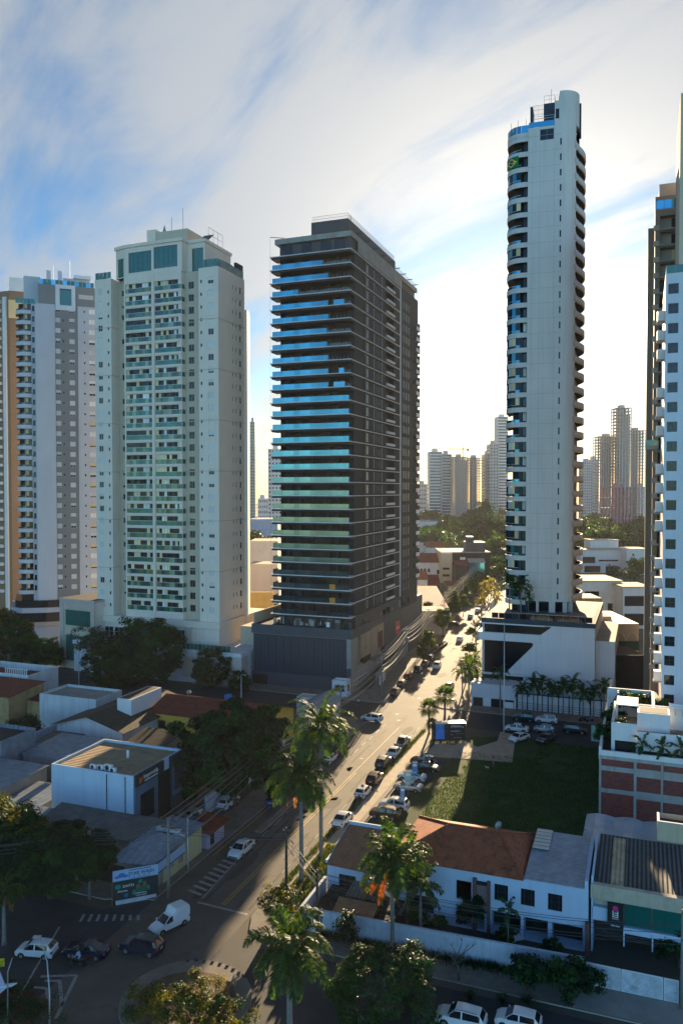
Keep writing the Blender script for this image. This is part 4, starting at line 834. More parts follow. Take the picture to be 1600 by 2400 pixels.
# ---- right edge: white tower, brown tower, terrace building with brick flank
def right_side():
    o = A(1554, 125); t = thing('apartment_tower', 'white tower with a column of dark square windows at the right edge', 'building', o, GRID)
    WH = mat('cool_white_render', (.58, .61, .66), .65, var=.04, scale=.15, streak=.3); FH = 3.09; w = MB(); H = []
    for k in range(22):
        z = 76.9 - k * FH
        for u in (.4, 5.4, 9.4): H.append((u, u + 1.5, z, z + 1.6))
    facade(w, (0, 0), (13, 0), 8, 80.1, WH, H, .22); facade(w, (13, 0), (13, 30), 8, 80.1, WH); facade(w, (0, 30), (0, 0), 8, 80.1, M['cream']); facade(w, (13, 30), (0, 30), 8, 80.1, WH); w.face([(0, 0, 80.1), (13, 0, 80.1), (13, 30, 80.1), (0, 30, 80.1)], WH)
    w.prism([(2.15, 7), (12, 7), (12, 26), (2.15, 26)], 80.1, 111, M['cream_d']); w.build('wall', t)
    for u, u1, z, z1 in H[:66]: window(t, (0, 0), (13, 0), u, z, 1.5, 1.6, M['metal_d'], M['win'], .18, nx=2, nz=2, blind=M['curtain'] if (hash((u, round(z))) % 4 == 0) else None, drop=0)
    r = MB()
    for q in range(9): r.box(.1 + q * 1.4, 1.4 + q * 1.4, .1, .13, 80.15, 81.4, M['rail_t'])
    for q in range(6): r.box(.08, .1, .2 + q * 1.4, 1.5 + q * 1.4, 80.15, 81.4, M['rail_t'])
    r.build('roof_railing', t)
    a = MB(); a.box(-1.1, 0, 0, 1.5, 0, 1.6, M['metal_w']); a.box(-1.2, 0, -.1, 1.7, -.2, -.005, M['concrete']); am = a.mesh('air_conditioner_ledge')
    for k in range(20):
        if k in (3, 7, 12): continue
        ob('air_conditioner_ledge', am, t, (0, 3.4 + (k % 2) * .2, 73.5 - k * FH))
    # brown tower
    o = A(1528, 152); t = thing('apartment_tower', 'brown tower with deep shaded balconies behind the white one at the right edge', 'building', o, GRID)
    BR = mat('taupe_render', (.21, .16, .115), .75, var=.08, scale=.2, streak=.2); LT = mat('light_taupe_render', (.36, .31, .26), .75, var=.08, streak=.2); w = MB()
    H = []
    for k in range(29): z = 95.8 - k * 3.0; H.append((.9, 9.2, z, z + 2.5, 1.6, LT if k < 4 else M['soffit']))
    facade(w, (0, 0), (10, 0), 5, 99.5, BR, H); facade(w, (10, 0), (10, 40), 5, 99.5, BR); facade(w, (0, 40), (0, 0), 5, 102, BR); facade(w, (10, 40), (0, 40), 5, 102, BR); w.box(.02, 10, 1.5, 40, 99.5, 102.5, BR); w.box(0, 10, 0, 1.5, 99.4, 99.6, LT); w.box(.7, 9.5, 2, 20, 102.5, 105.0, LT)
    w.box(-1.2, -.01, 14, 38, 3, 100.5, BR); w.build('wall', t)
    for k in range(29):
        z = 95.8 - k * 3.0; b = MB(); b.box(-.25, 9.5, -.5, 0, z - .25, z - .03, LT); b.box(-.25, .8, -.5, -.3, z - .03, z + .7, LT)
        bo = b.build('balcony', t)
        if k < 26: q = MB(); q.box(2.4 + .5, 6.6, 1.45, 1.52, z + .05, z + 2.3, M['win'] if k != 2 else M['curtain']); [q.box(2.9 + j * .9, 2.96 + j * .9, 1.40, 1.44, z + .05, z + 2.3, M['metal_d']) for j in range(5)]; q.build('glazing', bo)
    g_ = MB()
    for q in range(6): g_.box(.2 + q * 1.4, 1.5 + q * 1.4, .05, .08, 99.65, 101.3, M['rail_b'])
    g_.build('roof_railing', t)
    tb = MB(); tb.box(-1.3, 1.0, -1.6, 0, 53.9, 54.6, LT); tb.box(-1.3, 1.0, -1.6, -1.57, 54.6, 55.7, M['rail_t']); tb.build('terrace', t)
    # terrace building with the brick flank
    o = A(1409, 109); t = thing('podium_building', 'white terraced building with bare brick flank beside the lawn', 'building', o, GRID)
    BK, bn, BN, BK_, BP = _nt('hollow_brick'); tc = BN.new('ShaderNodeTexCoord'); mp = BN.new('ShaderNodeMapping'); mp.inputs['Rotation'].default_value = (rad(90), 0, 0); BK_.new(tc.outputs['Object'], mp.inputs[0]); br = BN.new('ShaderNodeTexBrick'); BK_.new(mp.outputs[0], br.inputs[0])
    br.inputs['Color1'].default_value = (.24, .05, .03, 1); br.inputs['Color2'].default_value = (.15, .03, .02, 1); br.inputs['Mortar'].default_value = (.13, .09, .08, 1); br.inputs['Scale'].default_value = 1.0; br.inputs['Mortar Size'].default_value = .025; br.inputs['Brick Width'].default_value = .5; br.inputs['Row Height'].default_value = .28; br.inputs['Bias'].default_value = -.2
    BK_.new(br.outputs[0], BP.inputs['Base Color']); BP.inputs['Roughness'].default_value = .9
    CN = mat('stained_concrete_frame', (.34, .34, .33), .85, var=.2, scale=.4, streak=.6, grime=(.5, .6, (.42, .28, .14)))
    w = MB(); w.box(.3, 17, 0.06, .3, 0, 9.0, BK); w.prism([(0.02, .3), (17, .3), (17, 42), (.02, 42)], 0, 8.6, M['white2'], M['concrete'], bottom=False); w.build('wall', t)
    fr = MB()
    for x, ww, z0, z1 in ((0, .3, 0, 9.2), (4.55, .35, 0, 9.2), (8.0, .3, 0, 9.2), (12.6, .35, 0, 9.2)): fr.box(x, x + ww, -.02, .3, z0, z1, CN)
    for z0, z1 in ((7.1, 7.75), (4.0, 4.6), (8.7, 9.2)): fr.box(.3, 4.55, -.005, .3, z0, z1, CN); fr.box(4.9, 17, -.04, .3, z0 - (.35 if z0 < 8 else 0), z1 + .1, CN)
    fr.build('concrete_frame', t)
    p = MB(); WH2 = M['white']
    p.box(-.05, .3, 0, 42, 8.6, 10.4, WH2); p.box(.3, 17, -.05, .25, 9.2, 9.9, WH2); p.box(.3, 1.5, .3, 14, 8.6, 8.7, mat('deck_boards', (.10, .05, .03), .8, var=.3, scale=2)); p.build('parapet', t)
    v = MB(); v.prism([(1.5, 2.0), (4.9, 2.0), (4.9, 2.3), (1.8, 2.3), (1.8, 14), (1.5, 14)], 8.6, 13.4, WH2); v.box(4.9, 17, 1.4, 1.7, 8.6, 12.6, WH2); v.box(4.9, 9.2, 4.0, 7.6, 12.0, 14.6, WH2); v.box(5.2, 8.9, 4.3, 7.3, 14.6, 14.63, M['soffit']); v.box(9.2, 17, 9, 9.3, 8.6, 15, WH2); v.box(1.8, 17, 2.3, 14, 8.6, 11.2, M['pave']); v.box(6.9, 7.3, 8, 19, 11, 14.2, WH2); v.box(0.3, 7, 19, 19.3, 8.6, 14.2, WH2)
    v.box(2.0, 4.7, 1.96, 2.0, 9.4, 10.9, M['room']); v.box(5.1, 17, 1.36, 1.4, 8.7, 10.0, M['room']); v.build('terrace_walls', t)
    pg = MB()
    for q in range(7): pg.box(2.0, 5.0, 7.0 + q * .75, 7.35 + q * .75, 14.6, 14.75, M['metal_w'])
    for x in (2.0, 4.9): pg.box(x, x + .12, 7, 11.8, 14.45, 14.6, M['metal_w']); pg.box(x, x + .12, 7, 7.12, 11.2, 14.45, M['metal_w']); pg.box(x, x + .12, 11.7, 11.8, 11.2, 14.45, M['metal_w'])
    for q in range(9): pg.box(9 + q * .9, 9.1 + q * .9, 4.5, 8.9, 14.2, 14.4, M['metal_w'])
    pg.box(5, 17, 8.6, 8.75, 14.4, 14.6, M['metal_w']); pg.build('pergola', t)
right_side()
# ================================================================== low buildings
def ribmat(name, col, axis='X', period=0.25, col2=None, rows=0.0, rough=.8, metal=0.0, amt=.5, var=.25, grime=None, bump=.6, spec=.3):
    m, nt, N, K, P = _nt(name)
    P.inputs['Roughness'].default_value = rough; P.inputs['Metallic'].default_value = metal; P.inputs['Specular IOR Level'].default_value = spec
    tc = N.new('ShaderNodeTexCoord')
    def wave(ax, per, dist=0.0):
        w = N.new('ShaderNodeTexWave'); w.wave_type = 'BANDS'; w.bands_direction = ax; w.inputs['Scale'].default_value = .314 / per; w.inputs['Distortion'].default_value = dist; K.new(tc.outputs['Object'], w.inputs[0]); return w.outputs['Fac']
    def noise(s, d=6):
        n = N.new('ShaderNodeTexNoise'); n.inputs['Scale'].default_value = s; n.inputs['Detail'].default_value = d; n.inputs['Roughness'].default_value = .65; K.new(tc.outputs['Object'], n.inputs[0]); return n.outputs[0]
    def mr(x, a, b, lo=0, hi=1):
        n = N.new('ShaderNodeMapRange'); K.new(x, n.inputs[0]); n.inputs[1].default_value = lo; n.inputs[2].default_value = hi; n.inputs[3].default_value = a; n.inputs[4].default_value = b; return n.outputs[0]
    def mix(f, a, b):
        n = N.new('ShaderNodeMix'); n.data_type = 'RGBA'
        for s, x in ((0, f), (6, a), (7, b)):
            if hasattr(x, 'is_linked'): K.new(x, n.inputs[s])
            else: n.inputs[s].default_value = x
        return n.outputs[2]
    h = N.new('ShaderNodeHueSaturation'); K.new(mr(noise(.9), 1 - var, 1 + var, .3, .7), h.inputs['Value'])
    w = wave(axis, period); c2 = col2 or (col[0] * .45, col[1] * .42, col[2] * .4)
    K.new(mix(mr(w, amt, 0), (*col, 1), (*c2, 1)), h.inputs['Color']); cur = h.outputs[0]; ht = w
    if rows:
        r = wave('Y' if axis == 'X' else 'X', rows, .4); cur = mix(mr(r, .35, 0, 0, .5), cur, (*c2, 1))
    g = grime or (.8, .55, (col[0] * .35, col[1] * .35, col[2] * .35)); cur = mix(mr(noise(g[0], 9), 0, g[1], .5, .66), cur, (*g[2], 1))
    K.new(cur, P.inputs['Base Color'])
    b = N.new('ShaderNodeBump'); b.inputs['Strength'].default_value = bump; b.inputs['Distance'].default_value = .08; K.new(ht, b.inputs['Height']); K.new(b.outputs[0], P.inputs['Normal'])
    return m
TX = ribmat('clay_tiles', (.44, .13, .06), 'X', .24, rows=.36, grime=(1.1, .7, (.07, .04, .03)))
TY = ribmat('clay_tiles_side', (.44, .13, .06), 'Y', .24, rows=.36, grime=(1.1, .7, (.07, .04, .03)))
TS = ribmat('bleached_clay_tiles', (.42, .20, .11), 'X', .24, rows=.36, grime=(1.4, .5, (.16, .08, .05)))
TD = ribmat('dark_red_tiles', (.28, .06, .032), 'X', .24, rows=.36, grime=(1.0, .7, (.05, .03, .025)))
FB = ribmat('fibre_cement_sheet', (.20, .18, .155), 'X', .5, amt=.45, grime=(.5, .6, (.10, .085, .07)))
FBD = ribmat('mossy_fibre_sheet', (.085, .065, .045), 'X', .6, amt=.4, grime=(.7, .6, (.03, .025, .02)))
ZN = ribmat('zinc_sheet', (.25, .30, .36), 'X', .9, amt=.3, rough=.5, metal=.25, grime=(.5, .4, (.17, .17, .17)))
ZY = ribmat('zinc_sheet_side', (.28, .34, .42), 'Y', .45, amt=.3, rough=.5, metal=.25, grime=(.5, .4, (.2, .2, .2)))
GREYC = ribmat('dark_corrugated_sheet', (.16, .15, .145), 'X', .42, col2=(.012, .012, .012), amt=.95, rough=.7, grime=(.9, .4, (.07, .065, .06)), bump=1)
OCH = mat('stained_ochre_render', (.42, .28, .12), .85, var=.15, streak=.5, grime=(.5, .6, (.16, .11, .06)))
YEL = mat('yellow_render', (.72, .42, .06), .8, var=.06, streak=.15)
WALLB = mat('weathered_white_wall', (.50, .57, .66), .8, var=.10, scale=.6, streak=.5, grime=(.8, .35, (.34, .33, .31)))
def roofsheet(b, p00, p10, p11, p01, m, th=.09):
    q = [Vector(p) for p in (p00, p10, p11, p01)]; n = (q[1] - q[0]).cross(q[3] - q[0]).normalized(); n = n if n.z > 0 else -n
    lo = [tuple(p - n * th) for p in q]; hi = [tuple(p) for p in q]
    b.add(hi + lo, [(0, 1, 2, 3), (7, 6, 5, 4), (0, 4, 5, 1), (1, 5, 6, 2), (2, 6, 7, 3), (3, 7, 4, 0)], m)
def low(label, a0, a1, b0, b1, z, wall, roof='flat', rm=None, rise=1.2, over=.4, wins=(), cat='building', name='house', par=.5, drop=None, ridge=None, wallz=None):
    """block between street coordinates a0..a1 (depth) and b0..b1 (width)"""
    o = AB(a0, b0); t = thing(name, label, cat, o, GRID); X, Y = b1 - b0, a1 - a0
    w = MB(); zt = z + (par if roof == 'flat' else 0)
    F = [((0, 0), (X, 0)), ((X, 0), (X, Y)), ((X, Y), (0, Y)), ((0, Y), (0, 0))]
    H = {0: [], 1: [], 2: [], 3: []}
    for s, u, zz, ww, h in wins: H[s].append((u, u + ww, zz, zz + h))
    for i, (p, q) in enumerate(F): facade(w, p, q, 0, zt, wall, H[i], .18)
    if roof == 'flat':
        for i, (p, q) in enumerate(F):
            pass
        w.face([(0, 0, zt), (X, 0, zt), (X - .2, .2, zt), (.2, .2, zt)], wall); w.face([(X, 0, zt), (X, Y, zt), (X - .2, Y - .2, zt), (X - .2, .2, zt)], wall); w.face([(X, Y, zt), (0, Y, zt), (.2, Y - .2, zt), (X - .2, Y - .2, zt)], wall); w.face([(0, Y, zt), (0, 0, zt), (.2, .2, zt), (.2, Y - .2, zt)], wall)
        for p, q in (((.2, .2), (.2, Y - .2)), ((.2, Y - .2), (X - .2, Y - .2)), ((X - .2, Y - .2), (X - .2, .2)), ((X - .2, .2), (.2, .2))): w.face([(*p, z), (*q, z), (*q, zt), (*p, zt)], wall)
    g = MB(); e = over
    if roof == 'flat': g.box(.2, X - .2, .2, Y - .2, z - .1, z, rm)
    elif roof == 'mono_y': roofsheet(g, (-e, -e, z), (X + e, -e, z), (X + e, Y + e, z + rise), (-e, Y + e, z + rise), rm); w.face([(X, 0, z), (X, Y, z), (X, Y, z + rise - .1)], wall); w.face([(0, Y, z), (0, 0, z), (0, Y, z + rise - .1)], wall)
    elif roof == 'mono_x': roofsheet(g, (-e, -e, z + rise), (X + e, -e, z), (X + e, Y + e, z), (-e, Y + e, z + rise), rm); w.face([(0, 0, z), (X, 0, z), (0, 0, z + rise - .1)], wall)
    elif roof == 'gable_y':   # ridge runs along y
        c = ridge if ridge is not None else X / 2
        roofsheet(g, (-e, -e, z - e * rise / c), (c, -e, z + rise), (c, Y + e, z + rise), (-e, Y + e, z - e * rise / c), rm); roofsheet(g, (c, -e, z + rise), (X + e, -e, z - e * rise / c), (X + e, Y + e, z - e * rise / c), (c, Y + e, z + rise), rm)
        w.face([(0, 0, z), (X, 0, z), (c, 0, z + rise - .1)], wall); w.face([(X, Y, z), (0, Y, z), (c, Y, z + rise - .1)], wall)
    elif roof == 'gable_x':   # ridge runs along x
        c = ridge if ridge is not None else Y / 2
        roofsheet(g, (-e, -e, z), (X + e, -e, z), (X + e, c, z + rise), (-e, c, z + rise), rm); roofsheet(g, (-e, c, z + rise), (X + e, c, z + rise), (X + e, Y + e, z), (-e, Y + e, z), rm)
        w.face([(X, 0, z), (X, Y, z), (X, c, z + rise - .1)], wall); w.face([(0, Y, z), (0, 0, z), (0, c, z + rise - .1)], wall); g.tube([(-e, c, z + rise + .03), (X + e, c, z + rise + .03)], .1, rm, 6)
    w.build('wall', t); ro = g.build('roof', t)
    for s, u, zz, ww, h in wins: window(t, F[s][0], F[s][1], u, zz, ww, h, M['metal_d'], M['win'], .12, nx=max(1, round(ww / .6)), nz=2 if h > 1 else 1)
    return t, ro, X, Y
# left block, from the street corner back
def left_block():
    # car wash hip-roofed shed
    o = AB(75.8, -56.5); t = thing('shop', 'small car wash shed under a grey hipped sheet roof behind the corner sign', 'shop', o, GRID); b = MB(); b.box(.3, 4.5, .3, 6, 0, 3.4, M['concrete']); b.build('wall', t); r = MB(); roofsheet(r, (-.5, -2.0, 3.6), (2.2, 2.5, 4.7), (2.2, 4.5, 4.7), (-.5, 7, 3.6), ZY); roofsheet(r, (-.5, -2.0, 3.6), (5.2, -1.2, 3.6), (2.2, 2.5, 4.7), (2.21, 2.5, 4.7), ZN); roofsheet(r, (2.2, 2.5, 4.7), (5.2, -1.2, 3.6), (5.2, 6.5, 3.6), (2.2, 4.5, 4.7), ZY); r.build('roof', t)
    low('long low workshop under a weathered blue-grey corrugated lean-to roof', 79.6, 84.2, -72, -56.3, 3.4, M['concrete'], 'mono_y', FB, .9, .3, name='workshop')
    low('small outbuilding with a rusty sheet roof behind the hedge tree', 78, 83.6, -78.5, -72.6, 3.0, M['concrete'], 'mono_y', ZN, .5, .3, name='workshop')
    t, ro, X, Y = low('pale yellow street shop with green doors under a flat blue-grey sheet roof', 77.6, 86.2, -56.2, -51.9, 3.7, mat('pale_yellow_render', (.55, .47, .26), .85, var=.1, streak=.5, grime=(.7, .5, (.2, .17, .1))), 'mono_x', ZY, .35, .35, name='shop', wins=((1, 1.2, 1.2, 1.2, 1.6), (1, 3.2, .9, 1.1, 2.0)))
    rb = MB(); rb.box(.5, 3.8, 4.2, 4.7, 4.05, 4.5, M['white2']); rb.build('roof_upstand', ro); rb = MB(); rb.box(1.2, 3.4, 1.0, 1.2, 4.0, 4.2, M['white2']); rb.build('roof_upstand', ro)
    low('little purple kiosk with a dark tiled awning at the pavement edge', 87.0, 91.0, -53.8, -51.4, 2.4, mat('lilac_render', (.42, .34, .46), .8, streak=.3), 'mono_x', TD, .5, .7, name='kiosk', wins=((1, .5, .3, 1.2, 1.9),))
    # corner hoarding: banner + poster
    p, q = Vector((-25.3, 86.2, 0)), Vector((-20.7, 88.0, 0)); d = (q - p).normalized(); rz = math.atan2(d.y, d.x); L = (q - p).length
    BL = mat('sky_blue_banner', (.30, .42, .60), .6, var=.04)
    s = thing('shop_sign', 'pale blue car wash banner sign over the green poster', 'sign', p, rz); s.scale.z = .88; b = MB(); b.box(0, L, 0, .08, 3.0, 4.35, BL); b.box(-.05, L + .05, .08, .14, 2.95, 4.4, M['metal_d']); b.build('banner', s)
    st = MB(); NVY = mat('navy_print', (.015, .03, .10), .6)
    for i in range(5): st.lathe([(.075, 0), (.075, .01)], NVY, 8); v = len(st.v) - 16; st.v[v:] = [(1.75 + i * .55 + x, -.012 + zz * .5, 3.36 + y) for x, y, zz in st.v[v:]]
    st.box(1.75, 4.2, -.01, -.002, 4.12, 4.2, NVY); st.box(1.8, 4.1, -.01, -.002, 3.1, 3.15, NVY); st.build('print', s)
    cr = MB(); NB = mat('blue_car_print', (.05, .14, .38), .6); prof = [(.15, 3.35), (.3, 3.62), (.55, 3.7), (.75, 3.95), (1.15, 3.98), (1.4, 3.72), (1.6, 3.66), (1.65, 3.4), (1.45, 3.4), (1.35, 3.3), (1.2, 3.4), (.6, 3.4), (.45, 3.28), (.32, 3.38)]
    cr.add([(x, -.008, z) for x, z in prof], [list(range(len(prof)))], NB); cr.build('car_print', s)
    def text(parent, body, x, z, size, m, y=-.014, name='lettering', rx=90, align='LEFT', width=1.0):
        c = bpy.data.curves.new(name, 'FONT'); c.body = body; c.size = size; c.extrude = .004; c.align_x = align; c.offset = size * .018
        c.materials.append(m); tf = bpy.data.objects.new('tmp', c); COL.objects.link(tf); me = bpy.data.meshes.new_from_object(tf.evaluated_get(bpy.context.evaluated_depsgraph_get())); bpy.data.objects.remove(tf); to = bpy.data.objects.new(name, me); COL.objects.link(to); to.parent = parent; to.location = (x, y, z); to.rotation_euler = (rad(rx), 0, 0); to.scale = (width, 1, 1); return to
    globals()['text3d'] = text
    text(s, 'STAR WASH', 1.68, 3.52, .56, M['metal_d'], width=.92)
    s2 = thing('shop_sign', 'blank end of the pale blue banner turning the corner along the street', 'sign', q, rad(90) - AZ); s2.scale.z = .88; b = MB(); b.box(0.02, 5.6, 0, .08, 3.0, 4.35, BL); b.box(.02, 5.6, -.01, -.002, 3.05, 3.2, NVY); b.build('banner', s2)
    po = thing('poster', 'dark green poster board with two cyan-shirted figures below the banner', 'poster', p, rz); po.scale.z = .88; b = MB(); PG = mat('dark_green_print', (.012, .03, .028), .5); b.box(0, L, .02, .08, .55, 2.96, PG); b.box(-.12, -.02, .0, .12, 0, 3.0, mat('rust_post', (.2, .09, .05), .8)); b.box(.3, L - .2, .0, .5, 0, .52, M['white2']); b.build('board', po)
    CY = mat('cyan_print', (.02, .22, .17), .5); MG = mat('green_print', (.01, .12, .06), .5); SK = mat('skin_print', (.20, .10, .07), .6); b = MB()
    for cx, cz, k in ((2.75, 1.75, 1), (3.45, 2.0, .9)):
        pts = [(cx - .75 * k, cz - .75), (cx - .6 * k, cz - .2), (cx - .2 * k, cz + .02), (cx + .2 * k, cz + .02), (cx + .6 * k, cz - .2), (cx + .7 * k, cz - .75)]; b.add([(x, .012 - k * .004, z) for x, z in pts], [list(range(6))], MG)
        b.add([(cx + .24 * k * math.cos(a * .5236), .004 - k * .004, cz + .2 + .3 * k * math.sin(a * .5236)) for a in range(12)], [list(range(12))], SK)
    for pts in (((2.05, 1.0), (2.2, 1.55), (2.45, 1.35), (2.3, .95)), ((2.7, 2.4), (2.85, 2.75), (3.2, 2.75), (3.1, 2.3)), ((3.6, 1.75), (3.9, 1.9), (4.05, 1.5), (3.85, 1.4))): b.add([(x, -.004, z) for x, z in pts], [list(range(4))], CY)
    b.add([(.55 + .33 * math.cos(a * .39), -.002, 2.25 + .3 * math.sin(a * .39)) for a in range(16)], [list(range(16))], CY); b.box(1.2, 1.65, .0, .012, .8, 1.25, mat('blue_print', (.03, .15, .35), .5)); b.build('print', po)
    text(po, 'ZAITO', 1.05, 2.1, .42, M['white']); text(po, 'Abertas', .5, 1.55, .34, M['white']); text(po, 'CAMPANHA', 2.35, .98, .24, M['white']); text(po, '1 SEGUNDOS', 2.35, .72, .22, M['white'])
    # box building with a sign and a bleached roof
    t, ro, X, Y = low('blue-shaded white box building with sunlit bleached flat roof and air conditioners', 84.4, 95.8, -74.0, -60.9, 8.9, mat('blue_shade_box_render', (.48, .57, .68), .75, var=.06, streak=.25), 'flat', ribmat('bleached_roof', (.34, .25, .15), 'Y', .55, amt=.25, grime=(.25, .8, (.12, .10, .085))), par=.35, name='clinic_building')  # box walls are white; blue shade is put into their colour
    b = MB(); b.box(X - .02 + .02, X + .35, .2, 6.5, 7.7, 9.3, M['metal_d']); b.build('fascia', t)
    blu = mat('slate_blue_render', (.10, .14, .20), .7, streak=.2); b = MB(); b.box(X, X + .25, .1, 5.2, .2, 7.69, blu); b.box(X, X + .2, 5.2, 8.2, 0, 7.6, M['black']); b.box(X, X + .25, 8.2, 12.5, .2, 9.2, M['dark']); b.build('street_wall', t)
    b = MB(); b.box(X + .25, X + .29, 1.2, 4.2, 3.0, 6.4, M['win']); b.box(X + .25, X + .29, 1.2, 4.2, .9, 1.9, M['win']); b.build('window', t)
    b = MB(); [b.box(X + .25, X + .32, y0, y1, z0, z1, blu) for y0, y1, z0, z1 in ((8.6, 12.0, 3.6, 4.1), (8.6, 12.0, 7.8, 8.3), (8.6, 9.1, 4.1, 7.8), (11.5, 12.0, 4.1, 7.8))]; b.build('window_frame', t)
    sg = thing('wall_sign', 'dark fascia sign with white lettering and an orange mark on the box building', 'sign', AB(84.4, -60.9), GRID)
    lt = text(sg, 'Improvida', 0, 8.25, .82, M['white']); lt.location = (.49, 1.9, 8.25) if False else (.37, 1.75, 8.35); lt.rotation_euler = (rad(90), 0, rad(90))
    b = MB(); b.box(.36, .38, 2.0, 5.0, 7.95, 8.1, M['white']); b.build('underline', sg); b = MB(); OR = mat('orange_mark', (.55, .13, .03), .5); b.face([(.37, .8, 7.95), (.37, 1.45, 8.2), (.37, 1.5, 8.95), (.37, 1.15, 8.6), (.37, .75, 8.9)], OR); b.build('mark', sg)
    for u_ in (9.0, 11.9): b = MB(); b.tube([(u_, -.07, 0), (u_, -.07, 9.0)], .06, M['dark'], 6); b.build('drain_pipe', t)
    ac = MB(); ac.box(-.45, .45, -.17, .17, 0.08, .68, M['metal_w']); ac.box(-.45, -.3, -.15, .15, 0, .08, M['metal_d']); ac.box(.3, .45, -.15, .15, 0, .08, M['metal_d']); am = ac.mesh('casing'); fn = MB(); fn.lathe([(.24, 0), (.24, .015)], M['metal_d'], 14); fn.v = [(x - .1, -.172 - z, .38 + y) for x, y, z in fn.v]; fm = fn.mesh('fan_grille')
    for i, (u, v, lb) in enumerate(((6.2, .9, 'air conditioner at the front edge of the bleached roof, first of four'), (7.2, 1.1, 'air conditioner beside the first one on the bleached roof'), (8.4, 1.2, 'larger air conditioner in the middle of the bleached roof edge'), (9.4, .8, 'air conditioner nearest the sign corner of the bleached roof'))):
        q = thing('air_conditioner', lb, 'air conditioner', AB(84.4 + v, -74.0 + u, 8.9), GRID, 'air conditioners on the box building roof'); ob('casing', am, q); ob('fan_grille', fm, q); q.scale = (1, 1, 1.1) if i != 2 else (1.35, 1.3, 1.35)
    ch = MB(); ch.lathe([(.2, 8.9), (.2, 10.0)], M['metal_w'], 10, (0, 0)); ch.lathe([(.3, 10.0), (.3, 10.15)], M['metal_g'], 10); tag(ch.build('roof_vent', None, AB(91.0, -66.5)), 'white pipe vent standing on the bleached roof', 'vent')
    # behind it
    low('wide low hall under a smooth blue-grey sheet roof left of the box building', 97.4, 106.5, -91, -77.0, 4.6, M['concrete'], 'mono_y', ZN, .5, .3, name='hall')
    low('corrugated metal-sided shed cut by the left picture edge', 93.5, 101, -104, -91.6, 6.9, ZN, 'flat', M['soffit'], par=.6, name='shed')
    low('flat-roofed annex with a long blue-grey roof below the shed', 80, 92.8, -100, -82.2, 4.9, M['concrete'], 'mono_y', ZN, .3, .3, name='hall')
    low('low strip building with sheet roof next to the box building', 79.4, 90.5, -81.6, -75.6, 3.3, M['concrete'], 'mono_y', ZN, .4, .2, name='hall')
    low('brown fibre-sheet lean-to beside the big round tree', 107.5, 114, -79.5, -72.6, 4.2, M['concrete'], 'mono_y', FBD, 1.0, .3, name='shed')
    t, ro, X, Y = low('house with long mossy dark gable roof and white water tank box', 111.5, 132.2, -96.4, -82.6, 5.0, M['white2'], 'gable_y', FBD, 1.9, .8, name='house', wins=((0, 7.4, .3, .7, 2.2), (0, 9.0, .3, .7, 2.2)))
    b = MB(); b.box(8.3, 11.3, 6.0, 15.5, 5.6, 8.6, M['white']); b.box(8.6, 11.0, 6.3, 15.2, 8.6, 8.62, FBD); b.build('water_tank_box', t); b = MB(); b.box(9.2, 13.4, -.02, 0, 1.0, 3.4, M['rail_t']); [b.box(9.2 + i * .6, 9.25 + i * .6, -.05, -.02, 1, 3.4, M['metal_w']) for i in range(8)]; b.build('glazed_porch', t)
    low('small canopy of grey sheet in front of the mossy roof house', 106.8, 111.2, -97, -90.5, 2.6, M['concrete'], 'mono_y', FB, 1.0, .2, name='shed')
    t, ro, X, Y = low('yellow house with red clay tile gable roof behind the round tree', 121.8, 133.4, -84.0, -60.5, 5.4, YEL, 'gable_x', TD, 1.9, .5, wins=((0, 1.6, 2.6, 1.6, 1.5),))
    q = thing('air_conditioner', 'white air conditioner fixed to the yellow house wall', 'air conditioner', AB(121.6, -78.8, 3.4), GRID); ob('casing', am, q); ob('fan_grille', fm, q)
    low('plain white building with low parapet and blue-shaded flat roof', 120.8, 128.8, -108.6, -95.4, 6.3, M['white2'], 'flat', M['concrete'], par=.5, wins=((0, 10.6, 3.2, 1.2, .8),))
    low('stained ochre building with red sheet roof at the left picture edge', 117, 126.5, -128, -112.6, 6.6, OCH, 'mono_y', TD, .9, .3)
    low('small rusty-roofed outhouse between the ochre and white buildings', 121.5, 127, -112.3, -108.9, 5.0, OCH, 'mono_y', TD, .6, .1, name='shed')
    t, ro, X, Y = low('white terrace building with baluster railing above the ochre one', 128, 137, -134, -118, 6.5, M['white2'], 'flat', TD, par=1.4)
    b = MB(); [b.box(X - 6 + i * .55, X - 5.86 + i * .55, -.02, .14, 7.9, 8.9, M['white']) for i in range(11)]; b.box(X - 6.1, X, -.03, .15, 8.9, 9.05, M['white']); b.build('balustrade', t)
    # backyard walls
    for lb, a0, a1, b0, b1, h, m in (('white yard wall running back from the white building', 108, 120.7, -101.5, -101.2, 2.6, WALLB), ('low white garden wall by the grey canopy', 106, 106.3, -101.2, -91.8, 2.2, WALLB), ('dark green yard wall beside the yellow house', 114.4, 121.6, -72.3, -72.05, 2.4, M['concrete']), ('white street wall below the round tree', 96.5, 121, -57.6, -57.3, 2.6, WALLB)):
        w = MB(); w.box(0, b1 - b0, 0, a1 - a0, 0, h, m); w.box(-.05, b1 - b0 + .05, -.05, a1 - a0 + .05, h, h + .08, m); tag(w.build('wall', None, AB(a0, b0), GRID), lb, 'wall')
    # block between the cross street and the dark tower: small white gatehouse and cabin
    low('small cream gabled house with grey roof behind the tall palm', 137, 146, -61, -56.0, 4.8, M['cream'], 'gable_y', ZN, 1.1, .4)
    low('white box cabin in front of the dark tower podium', 147, 150, -66, -58.5, 3.6, M['white'], 'flat', M['cream_d'], par=.15, name='cabin')
